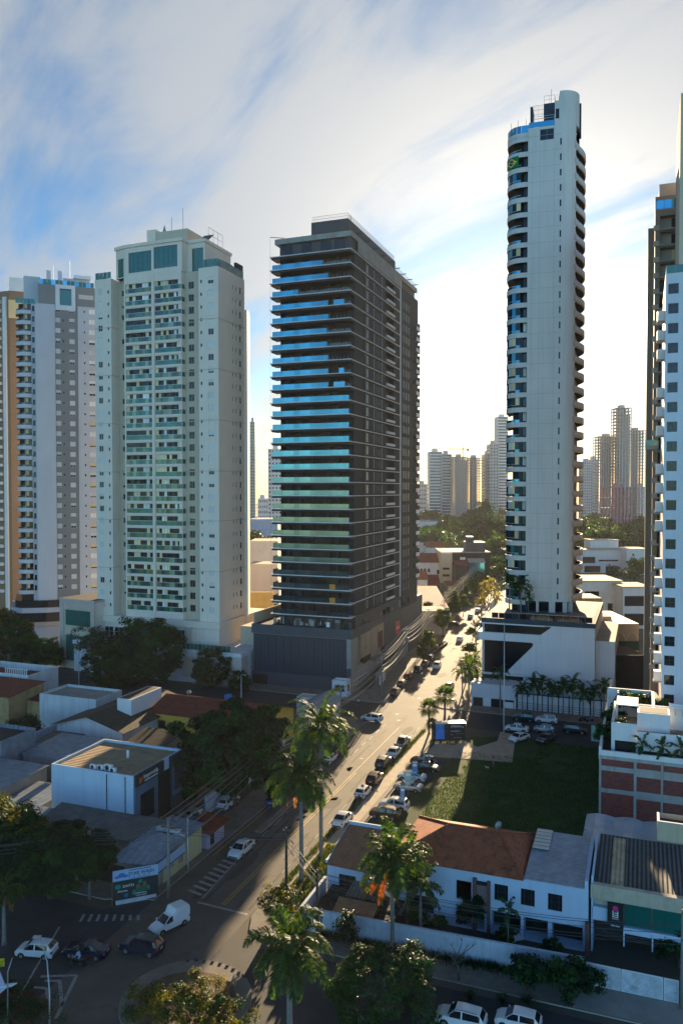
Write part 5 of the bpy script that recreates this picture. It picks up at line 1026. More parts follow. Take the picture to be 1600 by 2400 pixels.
    low('white security cabin with big windows on the corner pavement', 163.0, 165.6, -64.5, -61.0, 3.4, M['metal_w'], 'flat', M['metal_w'], par=.3, name='kiosk', wins=((0, .6, 1.2, 2.3, 1.5), (1, .5, 1.2, 1.6, 1.5)))
left_block()
def roof_fittings():
    BT = mat('blue_tank_plastic', (.03, .14, .34), .5, var=.15); DS = mat('dish_grey', (.34, .34, .34), .5)
    tk = MB(); tk.smooth = True; tk.lathe([(.62, 0), (.72, .1), (.78, .9), (.6, 1.05), (.2, 1.15)], BT, 14); tm = tk.mesh('tank')
    for a, b, z, lb in ((130.2, -72.5, 6.6, 'blue plastic water tank behind the yellow house roof'), (95.5, -80.6, 4.9, 'blue plastic water tank behind the box building')): s = MB(); [s.box(x, x + .12, y, y + .12, -z if False else -1.6, 0, M['concrete']) for x in (-.5, .4) for y in (-.5, .4)]; t = thing('water_tank', lb, 'water tank', AB(a, b, z)); ob('tank', tm, t); s.build('stand', t)
    d = MB(); d.smooth = True; d.lathe([(.02, 0), (.22, .03), (.38, .1), (.46, .18)], DS, 12); d.v = [(x, -z, y + .9) for x, y, z in d.v]; dm = d.mesh('dish'); p = MB(); p.tube([(0, .1, -.4), (0, .05, .9)], .03, M['metal_g'], 5); p.tube([(0, 0, .62), (0, -.45, .9)], .015, M['metal_g'], 4); pm = p.mesh('mast')
    for a, b, z, lb in ((127.6, -79.5, 7.2, 'satellite dish on the ridge of the yellow house roof'), (120, -89.4, 6.7, 'satellite dish on the mossy dark gable roof'), (86.2, -14.6, 8.4, 'satellite dish on the tiled hip roof of the white house')): t = thing('satellite_dish', lb, 'satellite dish', AB(a, b, z), rad(25)); ob('dish', dm, t); ob('mast', pm, t)
roof_fittings()
def right_block():
    WB = mat('blue_shade_white_render', (.46, .57, .72), .7, var=.05, scale=.3, streak=.18)  # white walls tinted blue: the blue of the shade put into the colour
    # white house under tiles
    a0, b0 = 81.0, -24.6; o = AB(a0, b0); t = thing('house', 'white two-storey house with red clay hip roof and a row of dark grilled windows', 'house', o, GRID); X = 19.9; Y = 10.6; Z = 6.4
    w = MB(); H = [(6.6, 8.2, 3.0, 5.0), (10.6, 12.0, 3.6, 5.3), (13.3, 14.7, 3.6, 5.3), (16.0, 17.4, 3.6, 5.3), (1.0, 3.4, 3.4, 5.4), (6.6, 9.6, .2, 2.4, 1.6, M['room']), (10.3, 13.3, .2, 2.4, 1.6, M['room']), (13.6, 16.0, .2, 2.4, 1.6, M['room']), (16.4, 19.4, .2, 2.4, 1.6, M['room']), (1.2, 4.2, .8, 2.6)]
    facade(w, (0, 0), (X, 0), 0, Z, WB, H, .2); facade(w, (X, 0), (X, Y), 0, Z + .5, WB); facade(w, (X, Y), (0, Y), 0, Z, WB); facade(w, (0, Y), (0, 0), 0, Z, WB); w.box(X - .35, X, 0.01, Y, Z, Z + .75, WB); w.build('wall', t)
    for u, u1, z, z1 in [h[:4] for h in H if len(h) == 4]:
        if u == 6.6: continue
        fo = window(t, (0, 0), (X, 0), u, z, u1 - u, z1 - z, M['metal_d'], M['win'], .1, nx=4, nz=2); gr = MB(); n = 6; [gr.tube([(.05 + (u1 - u - .1) * i / n, -.06, .05), (.05 + (u1 - u - .1) * i / n, -.06, z1 - z - .05)], .02, M['soffit'], 4) for i in range(n + 1)]; gr.build('grille', fo)
    ch = MB(); ch.box(8.4, 8.8, -.35, 0, 0, 5.6, BRK()); ch.box(9.9, 10.2, -.35, 0, 0, 5.5, BRK()); ch.box(8.4, 10.2, -.3, -.02, 5.0, 5.3, M['room']); ch.face([(8.8, -.1, 2.4), (9.9, -.1, 2.4), (9.9, -.1, 5.0), (8.8, -.1, 5.0)], mat('pink_brown_panel', (.22, .14, .13), .8)); ch.build('brick_surround', t)
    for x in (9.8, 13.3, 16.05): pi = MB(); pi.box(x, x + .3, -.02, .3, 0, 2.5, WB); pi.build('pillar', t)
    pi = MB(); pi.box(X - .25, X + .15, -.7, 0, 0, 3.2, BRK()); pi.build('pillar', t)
    r = MB(); e = .45; p = [(-e, -e), (13.6, -e), (13.6, Y + e), (-e, Y + e)]; R1, R2, RZ = (4.6, Y * .52), (10.2, Y * .52), Z + 2.0
    def rf(pts, m): 
        q = [Vector(v) for v in pts]; n = (q[1] - q[0]).cross(q[2] - q[0]).normalized(); n = n if n.z > 0 else -n; k = len(q)
        r.add([tuple(v) for v in q] + [tuple(v - n * .12) for v in q], [list(range(k)), list(range(k, 2 * k))[::-1]] + [(j, k + j, k + (j + 1) % k, (j + 1) % k) for j in range(k)], m)
    rf([(*p[0], Z), (*p[1], Z), (*R2, RZ), (*R1, RZ)], TX); rf([(*p[1], Z), (*p[2], Z), (*R2, RZ)], TY); rf([(*p[2], Z), (*p[3], Z), (*R1, RZ), (*R2, RZ)], TX); rf([(*p[3], Z), (*p[0], Z), (*R1, RZ)], TY)
    for a_, b_ in ((p[0], R1), (p[1], R2), (p[2], R2), (p[3], R1)): r.tube([(*a_, Z + .06), (*b_, RZ + .06)], .11, TX, 6)
    r.tube([(*R1, RZ + .06), (*R2, RZ + .06)], .11, TX, 6); r.build('roof', t)
    r2 = MB(); roofsheet(r2, (13.62, -.2, Z + .1), (X - .36, -.2, Z + .1), (X - .36, Y, Z + .75), (13.62, Y, Z + .75), ZY); [r2.box(13.7, 15.4, Y - 4.6 + i * .78, Y - 3.95 + i * .78, Z + .62 + i * .05, Z + .66 + i * .05, M['cream']) for i in range(6)]; r2.build('metal_roof', t)
    # street annex
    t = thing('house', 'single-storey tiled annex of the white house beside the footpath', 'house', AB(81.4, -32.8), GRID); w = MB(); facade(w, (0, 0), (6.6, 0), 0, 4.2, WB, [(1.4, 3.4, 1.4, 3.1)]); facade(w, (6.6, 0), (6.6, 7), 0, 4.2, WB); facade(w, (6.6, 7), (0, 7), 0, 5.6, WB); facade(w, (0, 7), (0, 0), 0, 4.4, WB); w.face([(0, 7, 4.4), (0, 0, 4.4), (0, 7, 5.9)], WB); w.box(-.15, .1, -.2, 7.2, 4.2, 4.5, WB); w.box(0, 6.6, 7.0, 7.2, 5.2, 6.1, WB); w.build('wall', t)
    window(t, (0, 0), (6.6, 0), 1.4, 1.4, 2.0, 1.7, M['metal_d'], M['win'], .1, nx=3, nz=1); r = MB(); roofsheet(r, (.12, -.5, 4.2), (6.8, -.5, 4.0), (6.8, 6.98, 5.7), (.12, 6.98, 5.7), TS); r.build('roof', t); sh = MB(); roofsheet(sh, (3.2, -2.6, 2.3), (6.6, -2.6, 2.2), (6.6, -.1, 2.7), (3.2, -.1, 2.7), FB); sh.build('awning', t)
    # perimeter walls
    def wall(label, p, q, h, m, th=.22, cap=True, name='boundary_wall'):
        p, q = Vector((p.x, p.y, 0)), Vector((q.x, q.y, 0)); L = (q - p).length; rz = math.atan2((q - p).y, (q - p).x); w = MB(); w.box(0, L, -th / 2, th / 2, 0, h, m)
        if cap: w.box(-.04, L + .04, -th / 2 - .05, th / 2 + .05, h, h + .07, m)
        return tag(w.build(name, None, p, rz), label, 'wall')
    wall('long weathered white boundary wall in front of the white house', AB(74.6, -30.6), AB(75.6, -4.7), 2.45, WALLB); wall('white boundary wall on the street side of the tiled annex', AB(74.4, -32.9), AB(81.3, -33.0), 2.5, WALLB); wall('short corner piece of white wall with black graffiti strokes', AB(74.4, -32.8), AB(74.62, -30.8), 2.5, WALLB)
    g = MB(); [g.box(.2 + i * .22, .62 + i * .22, -.135, -.125, .7 + .25 * (i % 3), 1.05 + .3 * (i % 3), M['metal_d']) for i in range(6)]
    # lean-to tile roof and tarpaulin yard
    t = thing('shelter', 'small tiled lean-to roof behind the long white wall', 'shelter', AB(74.9, -29.6), GRID); r = MB(); roofsheet(r, (0, 0, 2.5), (4.4, .0, 2.5), (4.4, 1.9, 3.1), (0, 1.9, 3.1), TS); r.build('roof', t)
    for x in (.2, 4.0): w = MB(); w.box(x, x + .15, 1.6, 1.75, 0, 2.95, M['soffit']); w.build('post', t)
    y = MB(); r_ = random.Random(5)
    n = 14
    for i in range(n):
        for j in range(8):
            def P(i, j): return (i * .62, j * .6, 1.7 + .5 * mnoise.noise(Vector((i * .31, j * .37, 4))) + .25 * mnoise.noise(Vector((i * .9, j * .8, 1))))
            y.face([P(i, j), P(i + 1, j), P(i + 1, j + 1), P(i, j + 1)], YARD)
    tag(y.build('shade_net', None, AB(76.6, -32.2), GRID), 'sagging dark shade net over the yard of the white house', 'shade net')
    # corrugated-roof clinic next door
    a0, b0 = 81.4, -4.4; t = thing('clinic_building', 'building with ribbed dark roof, beige fascia and green glass front at the right edge', 'building', AB(a0, b0), GRID); w = MB(); X = 13.0; Y = 10.8
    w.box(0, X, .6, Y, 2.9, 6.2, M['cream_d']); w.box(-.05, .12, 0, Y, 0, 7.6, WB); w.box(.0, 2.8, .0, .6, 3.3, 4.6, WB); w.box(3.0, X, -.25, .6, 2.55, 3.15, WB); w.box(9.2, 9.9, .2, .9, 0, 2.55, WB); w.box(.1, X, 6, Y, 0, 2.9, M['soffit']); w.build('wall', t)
    f = MB(); FA = mat('stained_beige_fascia', (.50, .43, .32), .85, var=.12, streak=.5, grime=(.8, .4, (.2, .18, .15))); f.box(-.1, X, -.35, .3, 5.55, 6.95, FA); f.build('fascia', t)
    r = MB(); roofsheet(r, (.3, .1, 6.75), (X, .1, 6.75), (X, Y, 7.5), (.3, Y, 7.5), GREYC); roofsheet(r, (1.7, .15, 6.80), (3.0, .15, 6.80), (3.0, Y - .6, 7.53), (1.7, Y - .6, 7.53), ribmat('translucent_sheet', (.55, .42, .26), 'X', .42, amt=.6, bump=1), .03); r.build('roof', t)
    for i, (x0, x1) in enumerate(((3.1, 5.5), (5.65, 9.0), (9.15, 12.9))): window(t, (0, .0), (X, .0), x0, 3.2, x1 - x0, 2.3, M['rail_t'], M['win_t'], .1, nx=3, nz=2, name='glass_front')
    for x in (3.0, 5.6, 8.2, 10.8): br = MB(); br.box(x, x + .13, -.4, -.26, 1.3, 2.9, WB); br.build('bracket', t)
    ga = MB(); ga.box(.2, 9.1, 3.0, 3.1, 0, 2.5, mat('brown_shutter', (.07, .05, .035), .6)); [ga.box(.3, 9.0, 1.0, 1.04, 1.2 + i * .22, 1.23 + i * .22, M['metal_g']) for i in range(4)]; ga.build('garage_shutter', t)
    sg = thing('wall_sign', 'black vertical sign with a pink disc over a white letter on the glass-fronted clinic', 'sign', AB(a0, b0), GRID); b = MB(); b.box(1.5, 2.98, -.42, -.35, 2.6, 5.5, M['black']); b.build('board', sg)
    b = MB(); PK = mat('magenta_print', (.62, .03, .20), .5); b.add([(2.25 + .27 * math.cos(a * .3927), -.43, 4.95 + .27 * math.sin(a * .3927)) for a in range(16)], [list(range(16))], PK); b.build('disc', sg); b = MB(); LB = M['metal_w']; [b.box(*q, LB) for q in ((1.98, 2.08, -.435, -.425, 4.05, 4.7), (2.42, 2.52, -.435, -.425, 4.05, 4.7), (2.08, 2.42, -.435, -.425, 4.05, 4.13), (2.14, 2.42, -.435, -.425, 4.25, 4.33), (2.14, 2.42, -.435, -.425, 4.45, 4.53))]; b.build('letter_mark', sg)
    text3d(sg, 'CLINICA', 2.25, 3.85, .17, M['white'], y=-.43, align='CENTER'); text3d(sg, '3093 6363', 2.25, 3.15, .2, M['white'], y=-.43, align='CENTER')
    # sheeted yard and tank tower behind it
    t = thing('covered_yard', 'yard under sagging translucent plastic sheets below the brick flank', 'shelter', AB(92.6, -6.2), GRID); PS = mat('translucent_plastic', (.34, .38, .44), .3, var=.2, scale=.6, grime=(.6, .4, (.2, .22, .26))); b = MB()
    for i in range(12):
        for j in range(8):
            def P(i, j): return (i * 1.1, j * 1.25, 5.4 + .3 * abs(math.sin(i * 1.05)) + .25 * mnoise.noise(Vector((i * .5, j * .5, 2))))
            b.face([P(i, j), P(i + 1, j), P(i + 1, j + 1), P(i, j + 1)], PS)
    b.build('plastic_sheet', t); b = MB(); [b.box(x, x + .15, y, y + .15, 0, 5.5, M['metal_g']) for x in (0.05, 6, 12.8) for y in (.05, 5, 9.7)]; b.box(-.1, .05, 0, 10, 0, 5.0, WALLB); b.build('frame', t)
    t = thing('water_tank_tower', 'beige tank tower with open red-lined top beside the plastic sheets', 'tower', AB(92.7, 1.8), GRID); b = MB(); TB = mat('beige_tower_render', (.50, .41, .28), .8, var=.08, streak=.3); facade(b, (0, 0), (3.4, 0), 0, 9.6, TB); facade(b, (3.4, 0), (3.4, 2.6), 0, 9.6, TB); facade(b, (3.4, 2.6), (0, 2.6), 0, 9.6, TB); facade(b, (0, 2.6), (0, 0), 0, 9.6, TB)
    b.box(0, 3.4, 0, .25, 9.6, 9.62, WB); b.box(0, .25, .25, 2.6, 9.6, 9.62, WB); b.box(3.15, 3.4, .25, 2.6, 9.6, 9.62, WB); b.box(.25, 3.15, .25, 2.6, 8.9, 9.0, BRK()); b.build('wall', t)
    # white slatted gate
    t = thing('gate', 'wide white slatted sliding gate next to the long boundary wall', 'gate', AB(75.5, -4.5), GRID); SLT = ribmat('white_slats', (.62, .66, .72), 'Z', .12, amt=.35, rough=.5)
    for i, (x0, x1) in enumerate(((0, 3.0), (3.06, 6.6), (6.66, 7.9))): b = MB(); b.box(x0 + .06, x1 - .06, .02, .06, .15, 2.1, SLT); b.box(x0, x0 + .06, 0, .08, .1, 2.2, M['metal_w']); b.box(x1 - .06, x1, 0, .08, .1, 2.2, M['metal_w']); b.box(x0 + .06, x1 - .06, 0, .08, 2.1, 2.2, M['metal_w']); b.box(x0 + .06, x1 - .06, 0, .08, .08, .15, M['metal_w']); b.build('gate_leaf', t)
    dr = MB(); dr.add([tuple(AB(71.6, -5.5, .14)), tuple(AB(71.6, 6, .14)), tuple(AB(75.4, 5, .145)), tuple(AB(75.4, -4.6, .145))], [(0, 1, 2, 3)], M['concrete']); tag(dr.build('driveway'), kind='structure')
_brk = []
def BRK():
    if not _brk: _brk.append(mat('rough_brick', (.16, .075, .06), .9, var=.4, scale=6, bump=.4))
    return _brk[0]
YARD = mat('shade_net_cloth', (.03, .028, .022), .9, var=.5, scale=1.2, grime=(1.5, .5, (.12, .11, .08)))
right_block()
# ================================================================== plants
LF = leafmat('dense_leaf', (.018, .060, .010), .28, tcol=(2.0, 2.4, .9))
LFD = leafmat('dark_leaf', (.009, .030, .008), .2, tcol=(2.0, 2.4, .9))
LFY = leafmat('yellow_green_leaf', (.085, .095, .012), .40, tcol=(2.6, 2.2, .5))
LFB = leafmat('bluish_leaf', (.035, .06, .03), .25)
PLF = leafmat('palm_leaflet', (.032, .070, .014), .42, rough=.55)
PLY = leafmat('yellow_palm_leaflet', (.16, .16, .02), .5, rough=.4, tcol=(2.2, 1.9, .5))
DEAD = leafmat('dead_frond', (.20, .11, .04), .35, tcol=(2, 1.5, .9)); ORF = leafmat('orange_frond', (.30, .11, .015), .3, tcol=(1.6, 1.1, .5))
BARK = mat('bark', (.085, .065, .05), .9, var=.3, scale=3, bump=.6, bscale=10); PTR = mat('palm_trunk', (.19, .175, .155), .85, var=.2, scale=1.0, bump=.4, bscale=3, stretch=(1, 1, 6)); SHAFT = mat('palm_shaft', (.09, .14, .05), .5, var=.15)
def leaf_quad(b, c, n, s, r, m):
    n = n.normalized(); a = n.cross(Vector((r.uniform(-1, 1), r.uniform(-1, 1), r.uniform(-1, 1)))); a = a.normalized() if a.length > 1e-4 else Vector((1, 0, 0)); d = n.cross(a)
    L, Wd = s * r.uniform(.7, 1.3), s * r.uniform(.35, .6); k = n * (s * .12)
    b.add([tuple(c - a * L), tuple(c - d * Wd + k), tuple(c + a * L), tuple(c + d * Wd + k)], [(0, 1, 2, 3)], m)
def crown_mesh(seed, rx, ry, rz, cz, nclump, nleaf, size, mats, flat=.0, hollow=.55, lump=.22, skirt=-.5):
    r = random.Random(seed); b = MB(); cl = []
    tries = 0
    while len(cl) < nclump and tries < nclump * 30:
        tries += 1
        u = Vector((r.gauss(0, 1), r.gauss(0, 1), r.gauss(0, 1))).normalized()
        if u.z < skirt: continue
        k = (hollow + (1 - hollow) * r.random() ** .6) * (1 + lump * mnoise.noise(u * 2.1 + Vector((seed, 0, 0))) * 2)
        cl.append((Vector((u.x * rx * k, u.y * ry * k, cz + u.z * rz * k)), u, r.uniform(.7, 1.35)))
    cr = (rx + ry + rz) / 3 * 2.4 / math.sqrt(nclump)
    for c, u, s in cl:
        m = r.choice(mats)
        for _ in range(nleaf):
            v = Vector((r.gauss(0, 1), r.gauss(0, 1), r.gauss(0, 1))); v = v.normalized() * (r.random() ** .45)
            p = c + Vector((v.x, v.y, v.z * .62)) * (cr * s)
            n = (v * .5 + u * .45 + Vector((r.uniform(-.6, .6), r.uniform(-.6, .6), r.uniform(-.1, .9))))
            leaf_quad(b, p, n, size * r.uniform(.7, 1.25), r, m)
    return b.mesh('crown')
def trunk_mesh(seed, h, rad_, spread, nb=6, m=None):
    r = random.Random(seed); b = MB(); m = m or BARK; b.smooth = True
    pts = [(0, 0, -.1), (r.uniform(-.1, .1), r.uniform(-.1, .1), h * .3), (r.uniform(-.25, .25), r.uniform(-.25, .25), h * .62)]
    b.tube(pts, [rad_ * 1.35, rad_, rad_ * .85], m, 8)
    for i in range(nb):
        a = 2 * math.pi * i / nb + r.uniform(-.3, .3); s = spread * r.uniform(.55, .95); z0 = h * r.uniform(.45, .62); z1 = h * r.uniform(.85, 1.25)
        p0 = Vector(pts[2]); p0.z = z0; p1 = Vector((math.cos(a) * s * .45, math.sin(a) * s * .45, (z0 + z1) / 2 + .2)); p2 = Vector((math.cos(a) * s, math.sin(a) * s, z1))
        b.tube([p0, p1, p2], [rad_ * .6, rad_ * .4, rad_ * .14], m, 6)
        for q in range(2): e = p2 + Vector((r.uniform(-1, 1), r.uniform(-1, 1), r.uniform(.1, .8))) * s * .35; b.tube([p1.lerp(p2, .5), e], [rad_ * .25, rad_ * .07], m, 5)
    return b.mesh('trunk')
def tree(name, label, loc, crown, trunk, rz=0, sc_=1.0, cat='tree', group=None):
    t = thing(name, label, cat, loc, rz, group); t.scale = (sc_, sc_, sc_) if not isinstance(sc_, tuple) else sc_
    if trunk: ob('trunk', trunk, t)
    ob('crown', crown, t); return t
# --- palms
def frond(b, base, az, el, L, droop, r, m, nl=34, ll=.75, rm=None, wsp=1.0, spread3=.5):
    pts = []; d = Vector((math.cos(az) * math.cos(el), math.sin(az) * math.cos(el), math.sin(el))); p = Vector(base); n = 10
    for i in range(n + 1):
        pts.append(p.copy()); p = p + d * (L / n); d.z -= droop / n * (1 + i * .16); d.normalize()
    b.tube(pts, [.045 * L / 4 * (1 - .85 * i / n) + .004 for i in range(n + 1)], rm or SHAFT, 4, cap=False)
    for i in range(nl):
        t = .10 + .90 * i / nl; f = t * n; k = min(int(f), n - 1); q = pts[k].lerp(pts[k + 1], f - k); dd = (pts[k + 1] - pts[k]).normalized()
        side = dd.cross(Vector((0, 0, 1))); side = side.normalized() if side.length > 1e-3 else Vector((1, 0, 0)); up = side.cross(dd)
        ln = ll * (math.sin(math.pi * min(t * .92 + .08, 1)) ** .6) * r.uniform(.85, 1.1)
        for s in (-1, 1):
            v = (side * s * .85 + dd * .45 + up * (r.uniform(-.2, spread3))).normalized(); w = .055 * wsp
            m1 = q + v * ln * .55; m2 = q + v * ln + Vector((0, 0, -.30 * ln)); dw = dd * w
            b.add([tuple(q - dw * .6), tuple(q + dw * .6), tuple(m1 + dw), tuple(m1 - dw), tuple(m2)], [(0, 1, 2, 3), (3, 2, 4)], m)
def palm_meshes(seed, h, n=17, L=3.9, rad_=.2, shaft=1.5, m=PLF, dead=0, fan=False, bulge=1.0, ll=.75, wsp=1.0, nl=34):
    r = random.Random(seed); tb = MB(); tb.smooth = True
    tb.lathe([(rad_ * 1.5, 0), (rad_ * 1.1, .5), (rad_ * bulge, h * .35), (rad_ * bulge * .95, h * .6), (rad_ * .75, h)], PTR, 10)
    sb = MB(); sb.smooth = True
    if shaft: sb.lathe([(rad_ * .8, h), (rad_ * .95, h + .25), (rad_ * .75, h + shaft * .7), (rad_ * .35, h + shaft)], SHAFT, 10)
    else: sb.lathe([(rad_ * .8, h), (rad_ * 1.5, h + .3), (rad_ * .6, h + .8)], BARK, 8)
    cb = MB(); top = h + shaft * .92
    for i in range(n):
        a = i * 2.39996 + r.uniform(-.2, .2); f = i / (n - 1); el = rad(78 - 95 * f ** .9 + r.uniform(-6, 6))
        frond(cb, (math.cos(a) * .08, math.sin(a) * .08, top - .3 * f), a, el, L * r.uniform(.85, 1.08), 1.15 + .35 * (1 - f), r, m, nl=nl, ll=ll, wsp=wsp)
    db = None
    if dead:
        db = []
        for i in range(dead):
            q = MB(); a = r.uniform(0, 6.28); frond(q, (math.cos(a) * .1, math.sin(a) * .1, h + .1), a, rad(-35), L * .8, 1.6, r, DEAD, nl=26, ll=.45, rm=BARK); db.append(q.mesh('dead_frond'))
    return tb.mesh('trunk'), sb.mesh('crownshaft'), cb.mesh('crown'), db
def palm(label, loc, ms, rz=0, sc_=1.0, group=None, name='palm_tree'):
    t = thing(name, label, 'palm tree', loc, rz, group); t.scale = (sc_,) * 3
    ob('trunk', ms[0], t); ob('crownshaft', ms[1], t); ob('crown', ms[2], t)
    for d in (ms[3] or []): ob('dead_frond', d, t)
    return t
def fan_palm_meshes(seed, h, n=26, R=1.3):
    r = random.Random(seed); tb = MB(); tb.smooth = True; tb.lathe([(.28, 0), (.2, .5), (.17, h)], PTR, 9); cb = MB()
    for i in range(n):
        a = i * 2.39996; f = i / (n - 1); el = rad(80 - 120 * f); d = Vector((math.cos(a) * math.cos(el), math.sin(a) * math.cos(el), math.sin(el))); q = Vector((0, 0, h)) + d * 1.1
        cb.tube([(0, 0, h), q], .02, SHAFT, 4, cap=False); side = d.cross(Vector((0, 0, 1))).normalized(); up = side.cross(d)
        for k in range(15):
            th = rad(-115 + 230 * k / 14); v = d * math.cos(th) + side * math.sin(th); tip = q + v * R * r.uniform(.85, 1.05) + Vector((0, 0, -.35)); w = (d * -math.sin(th) + side * math.cos(th)) * .09; md = q + v * R * .6
            cb.add([tuple(q), tuple(md - w), tuple(tip), tuple(md + w)], [(0, 1, 2, 3)], PLF)
    return tb.mesh('trunk'), None, cb.mesh('crown'), None
def plants():
    r = random.Random(11)
    # four royal palms of the foreground
    p1 = palm_meshes(1, 15.0, 22, 5.6, .24, 1.9, nl=56, ll=1.15, wsp=1.2); p2 = palm_meshes(2, 11.2, 24, 4.8, .26, 1.5, dead=3, nl=54, ll=1.1, wsp=1.2); p3 = palm_meshes(3, 8.6, 24, 4.5, .22, 1.5, nl=56, ll=1.0, dead=0, wsp=1.1); p4 = palm_meshes(4, 6.8, 24, 4.5, .24, 1.5, nl=58, ll=1.05, wsp=1.1)
    palm('tallest royal palm by the kerb, its crown over the parked cars', G(752, 2012), p1, .4)
    palm('royal palm with brown dead fronds hanging down its pale trunk', G(706, 2068), p2, 1.0)
    t = palm('royal palm in front of the white house with one orange dying frond', G(919, 2236), p3, 2.1)
    ob_ = MB(); frond(ob_, (-.1, -.1, 8.9), rad(205), rad(-15), 3.6, 1.3, r, ORF, nl=40, ll=.55, rm=DEAD); ob_.build('dying_frond', t, rotz=-2.1)
    ob_ = MB(); frond(ob_, (-.1, -.1, 8.6), rad(225), rad(-40), 3.6, .9, r, ORF, nl=40, ll=.5, rm=DEAD); ob_.build('dying_frond', t, rotz=-2.1)
    palm('royal palm at the street corner with its crown low in the picture', G(678, 2440), p4, .2)
    # big broad trees of the left
    big = crown_mesh(21, 7.4, 7.2, 6.0, 7.2, 230, 240, .32, [LF, LFD, LFD], hollow=.62, lump=.3, skirt=-.75); bt = trunk_mesh(21, 6.5, .45, 5)
    tree('round_tree', 'huge dark round tree beside the street in the middle of the left block', G(548, 1890), big, bt, 0, (1.03, 1.03, 1.12))
    tree('round_tree', 'dark tree touching the huge round tree on its street side', AB(110.5, -60.5), crown_mesh(26, 4.0, 4.0, 4.2, 6.0, 70, 110, .28, [LF, LFD], skirt=-.9), trunk_mesh(26, 6, .3, 3.5), 1.2, .9)
    hed = crown_mesh(22, 6.6, 6.0, 3.4, 4.2, 230, 230, .25, [LF, LFD, LFD], hollow=.75, lump=.12, skirt=-.35)
    tree('clipped_tree', 'wide flat-topped dark green tree at the left picture edge', G(120, 2105), hed, trunk_mesh(22, 4.5, .35, 4), 0, (1.0, 1.0, 1.0))
    tree('clipped_tree', 'sunlit tree top rising behind the wide flat-topped tree', G(15, 2030), crown_mesh(27, 4.2, 4.2, 3.4, 4.6, 80, 110, .24, [LF, LFY]), trunk_mesh(27, 4.5, .3, 3), 0, 1.0)
    palm('shaggy palm with hanging dead leaves at the left picture edge', G(10, 2215), palm_meshes(8, 5.2, 18, 2.6, .2, .6, dead=5, nl=30, ll=.6), .3)
    # trees before the grey and cream towers
    mt = crown_mesh(23, 5.4, 5.4, 5.0, 5.8, 120, 100, .32, [LFD, LF], hollow=.6, lump=.3, skirt=-.8); mtt = trunk_mesh(23, 6, .4, 4.5)
    sp = crown_mesh(24, 4.6, 4.6, 4.2, 7.6, 70, 55, .28, [LFD, LFB], hollow=.35, lump=.5); spt = trunk_mesh(24, 8.5, .3, 4.2, 8, mat('pale_bark', (.28, .24, .19), .85, var=.2))
    tree('open_tree', 'thin-leaved tree with pale branches before the stone pavilion', G(222, 1585), sp, spt, 0, 1.05)
    tree('round_tree', 'large dark dome tree in front of the cream tower base', G(345, 1605), mt, mtt, 0, (1.6, 1.5, 1.45)); tree('round_tree', 'round dark tree beside the white panelled podium wall', G(497, 1608), mt, mtt, 1.0, .82)
    tree('round_tree', 'dark tree left of the dome tree before the stone pavilion', G(255, 1612), mt, mtt, 2.0, .95); tree('round_tree', 'dark tree at the foot of the grey tower', G(40, 1560), mt, mtt, 2.6, 1.1); tree('round_tree', 'low dark tree between the grey tower and the stone pavilion', G(110, 1570), mt, mtt, 4.1, .75)
    tree('round_tree', 'sunlit yellow-green tree at the far left under the grey tower', G(8, 1525), crown_mesh(28, 4, 4, 3.6, 8, 60, 90, .34, [LF, LFY]), trunk_mesh(28, 7, .3, 3), 0, 1.0); tree('round_tree', 'dark tree in the gap left of the dark tower podium', G(560, 1622), mt, mtt, .5, .45)
    bn = MB(); [frond(bn, (0, 0, 1.6), a, rad(70), 1.8, .8, r, PLY, nl=20, ll=.32) for a in (0, 1.3, 2.6, 3.9, 5.2)]; q = thing('banana_plant', 'sunlit banana plant leaf by the round tree near the podium wall', 'plant', G(458, 1590)); bn.build('leaves', q); tb = MB(); tb.lathe([(.15, 0), (.1, 1.7)], SHAFT, 7); tb.build('stem', q)
    tree('shrub', 'blue-grey flowering shrub over the white yard wall', G(58, 1740), crown_mesh(29, 3.2, 2.4, 2.2, 2.6, 40, 60, .24, [LFB, LFD]), trunk_mesh(29, 2, .12, 2), 0, 1.0, 'shrub')
    # bottom edge: big shrub, island bush, corner shrubs
    tree('shrub', 'large glossy rounded bush at the bottom edge by the boundary wall', G(895, 2390), crown_mesh(30, 4.6, 3.6, 3.7, 2.2, 150, 110, .18, [LF, LF, LFB], hollow=.7, lump=.18, skirt=-.5), None, 0, 1.0, 'shrub')
    tree('shrub', 'sunlit yellow-green bush growing on the roundabout island', Vector((-13.2, 66.6, .2)), crown_mesh(31, 4.6, 2.4, 2.0, 1.3, 130, 90, .13, [LFY, LFY, LF], hollow=.5, lump=.45, skirt=-.3), trunk_mesh(31, 1.2, .08, 2), 0, 1.0, 'shrub')
    tree('shrub', 'twiggy dark shrub at the wall corner under the wires', G(655, 2180), crown_mesh(32, 1.9, 1.9, 2.0, 2.6, 50, 45, .16, [LFD, LFY]), trunk_mesh(32, 3, .1, 1.8), 0, 1.0, 'shrub')
    tree('conifer', 'little dark conifer beside the long boundary wall', G(812, 2225), crown_mesh(33, 1.0, 1.0, 2.0, 2.0, 40, 40, .14, [LFD]), trunk_mesh(33, 2, .07, .6, 3), 0, 1.0)
    bare = trunk_mesh(34, 2.6, .09, 1.6, 9, mat('grey_twig', (.12, .10, .09), .9)); 
    for i, (px, py, s, l) in enumerate(((1010, 2300, 1.0, 'bare twiggy bush against the white wall right of the palm'), (1075, 2300, 1.15, 'second bare twiggy bush against the white wall'))): t = thing('bare_bush', l, 'shrub', G(px, py)); t.scale = (s,) * 3; t.rotation_euler.z = i * 2; ob('branches', bare, t)
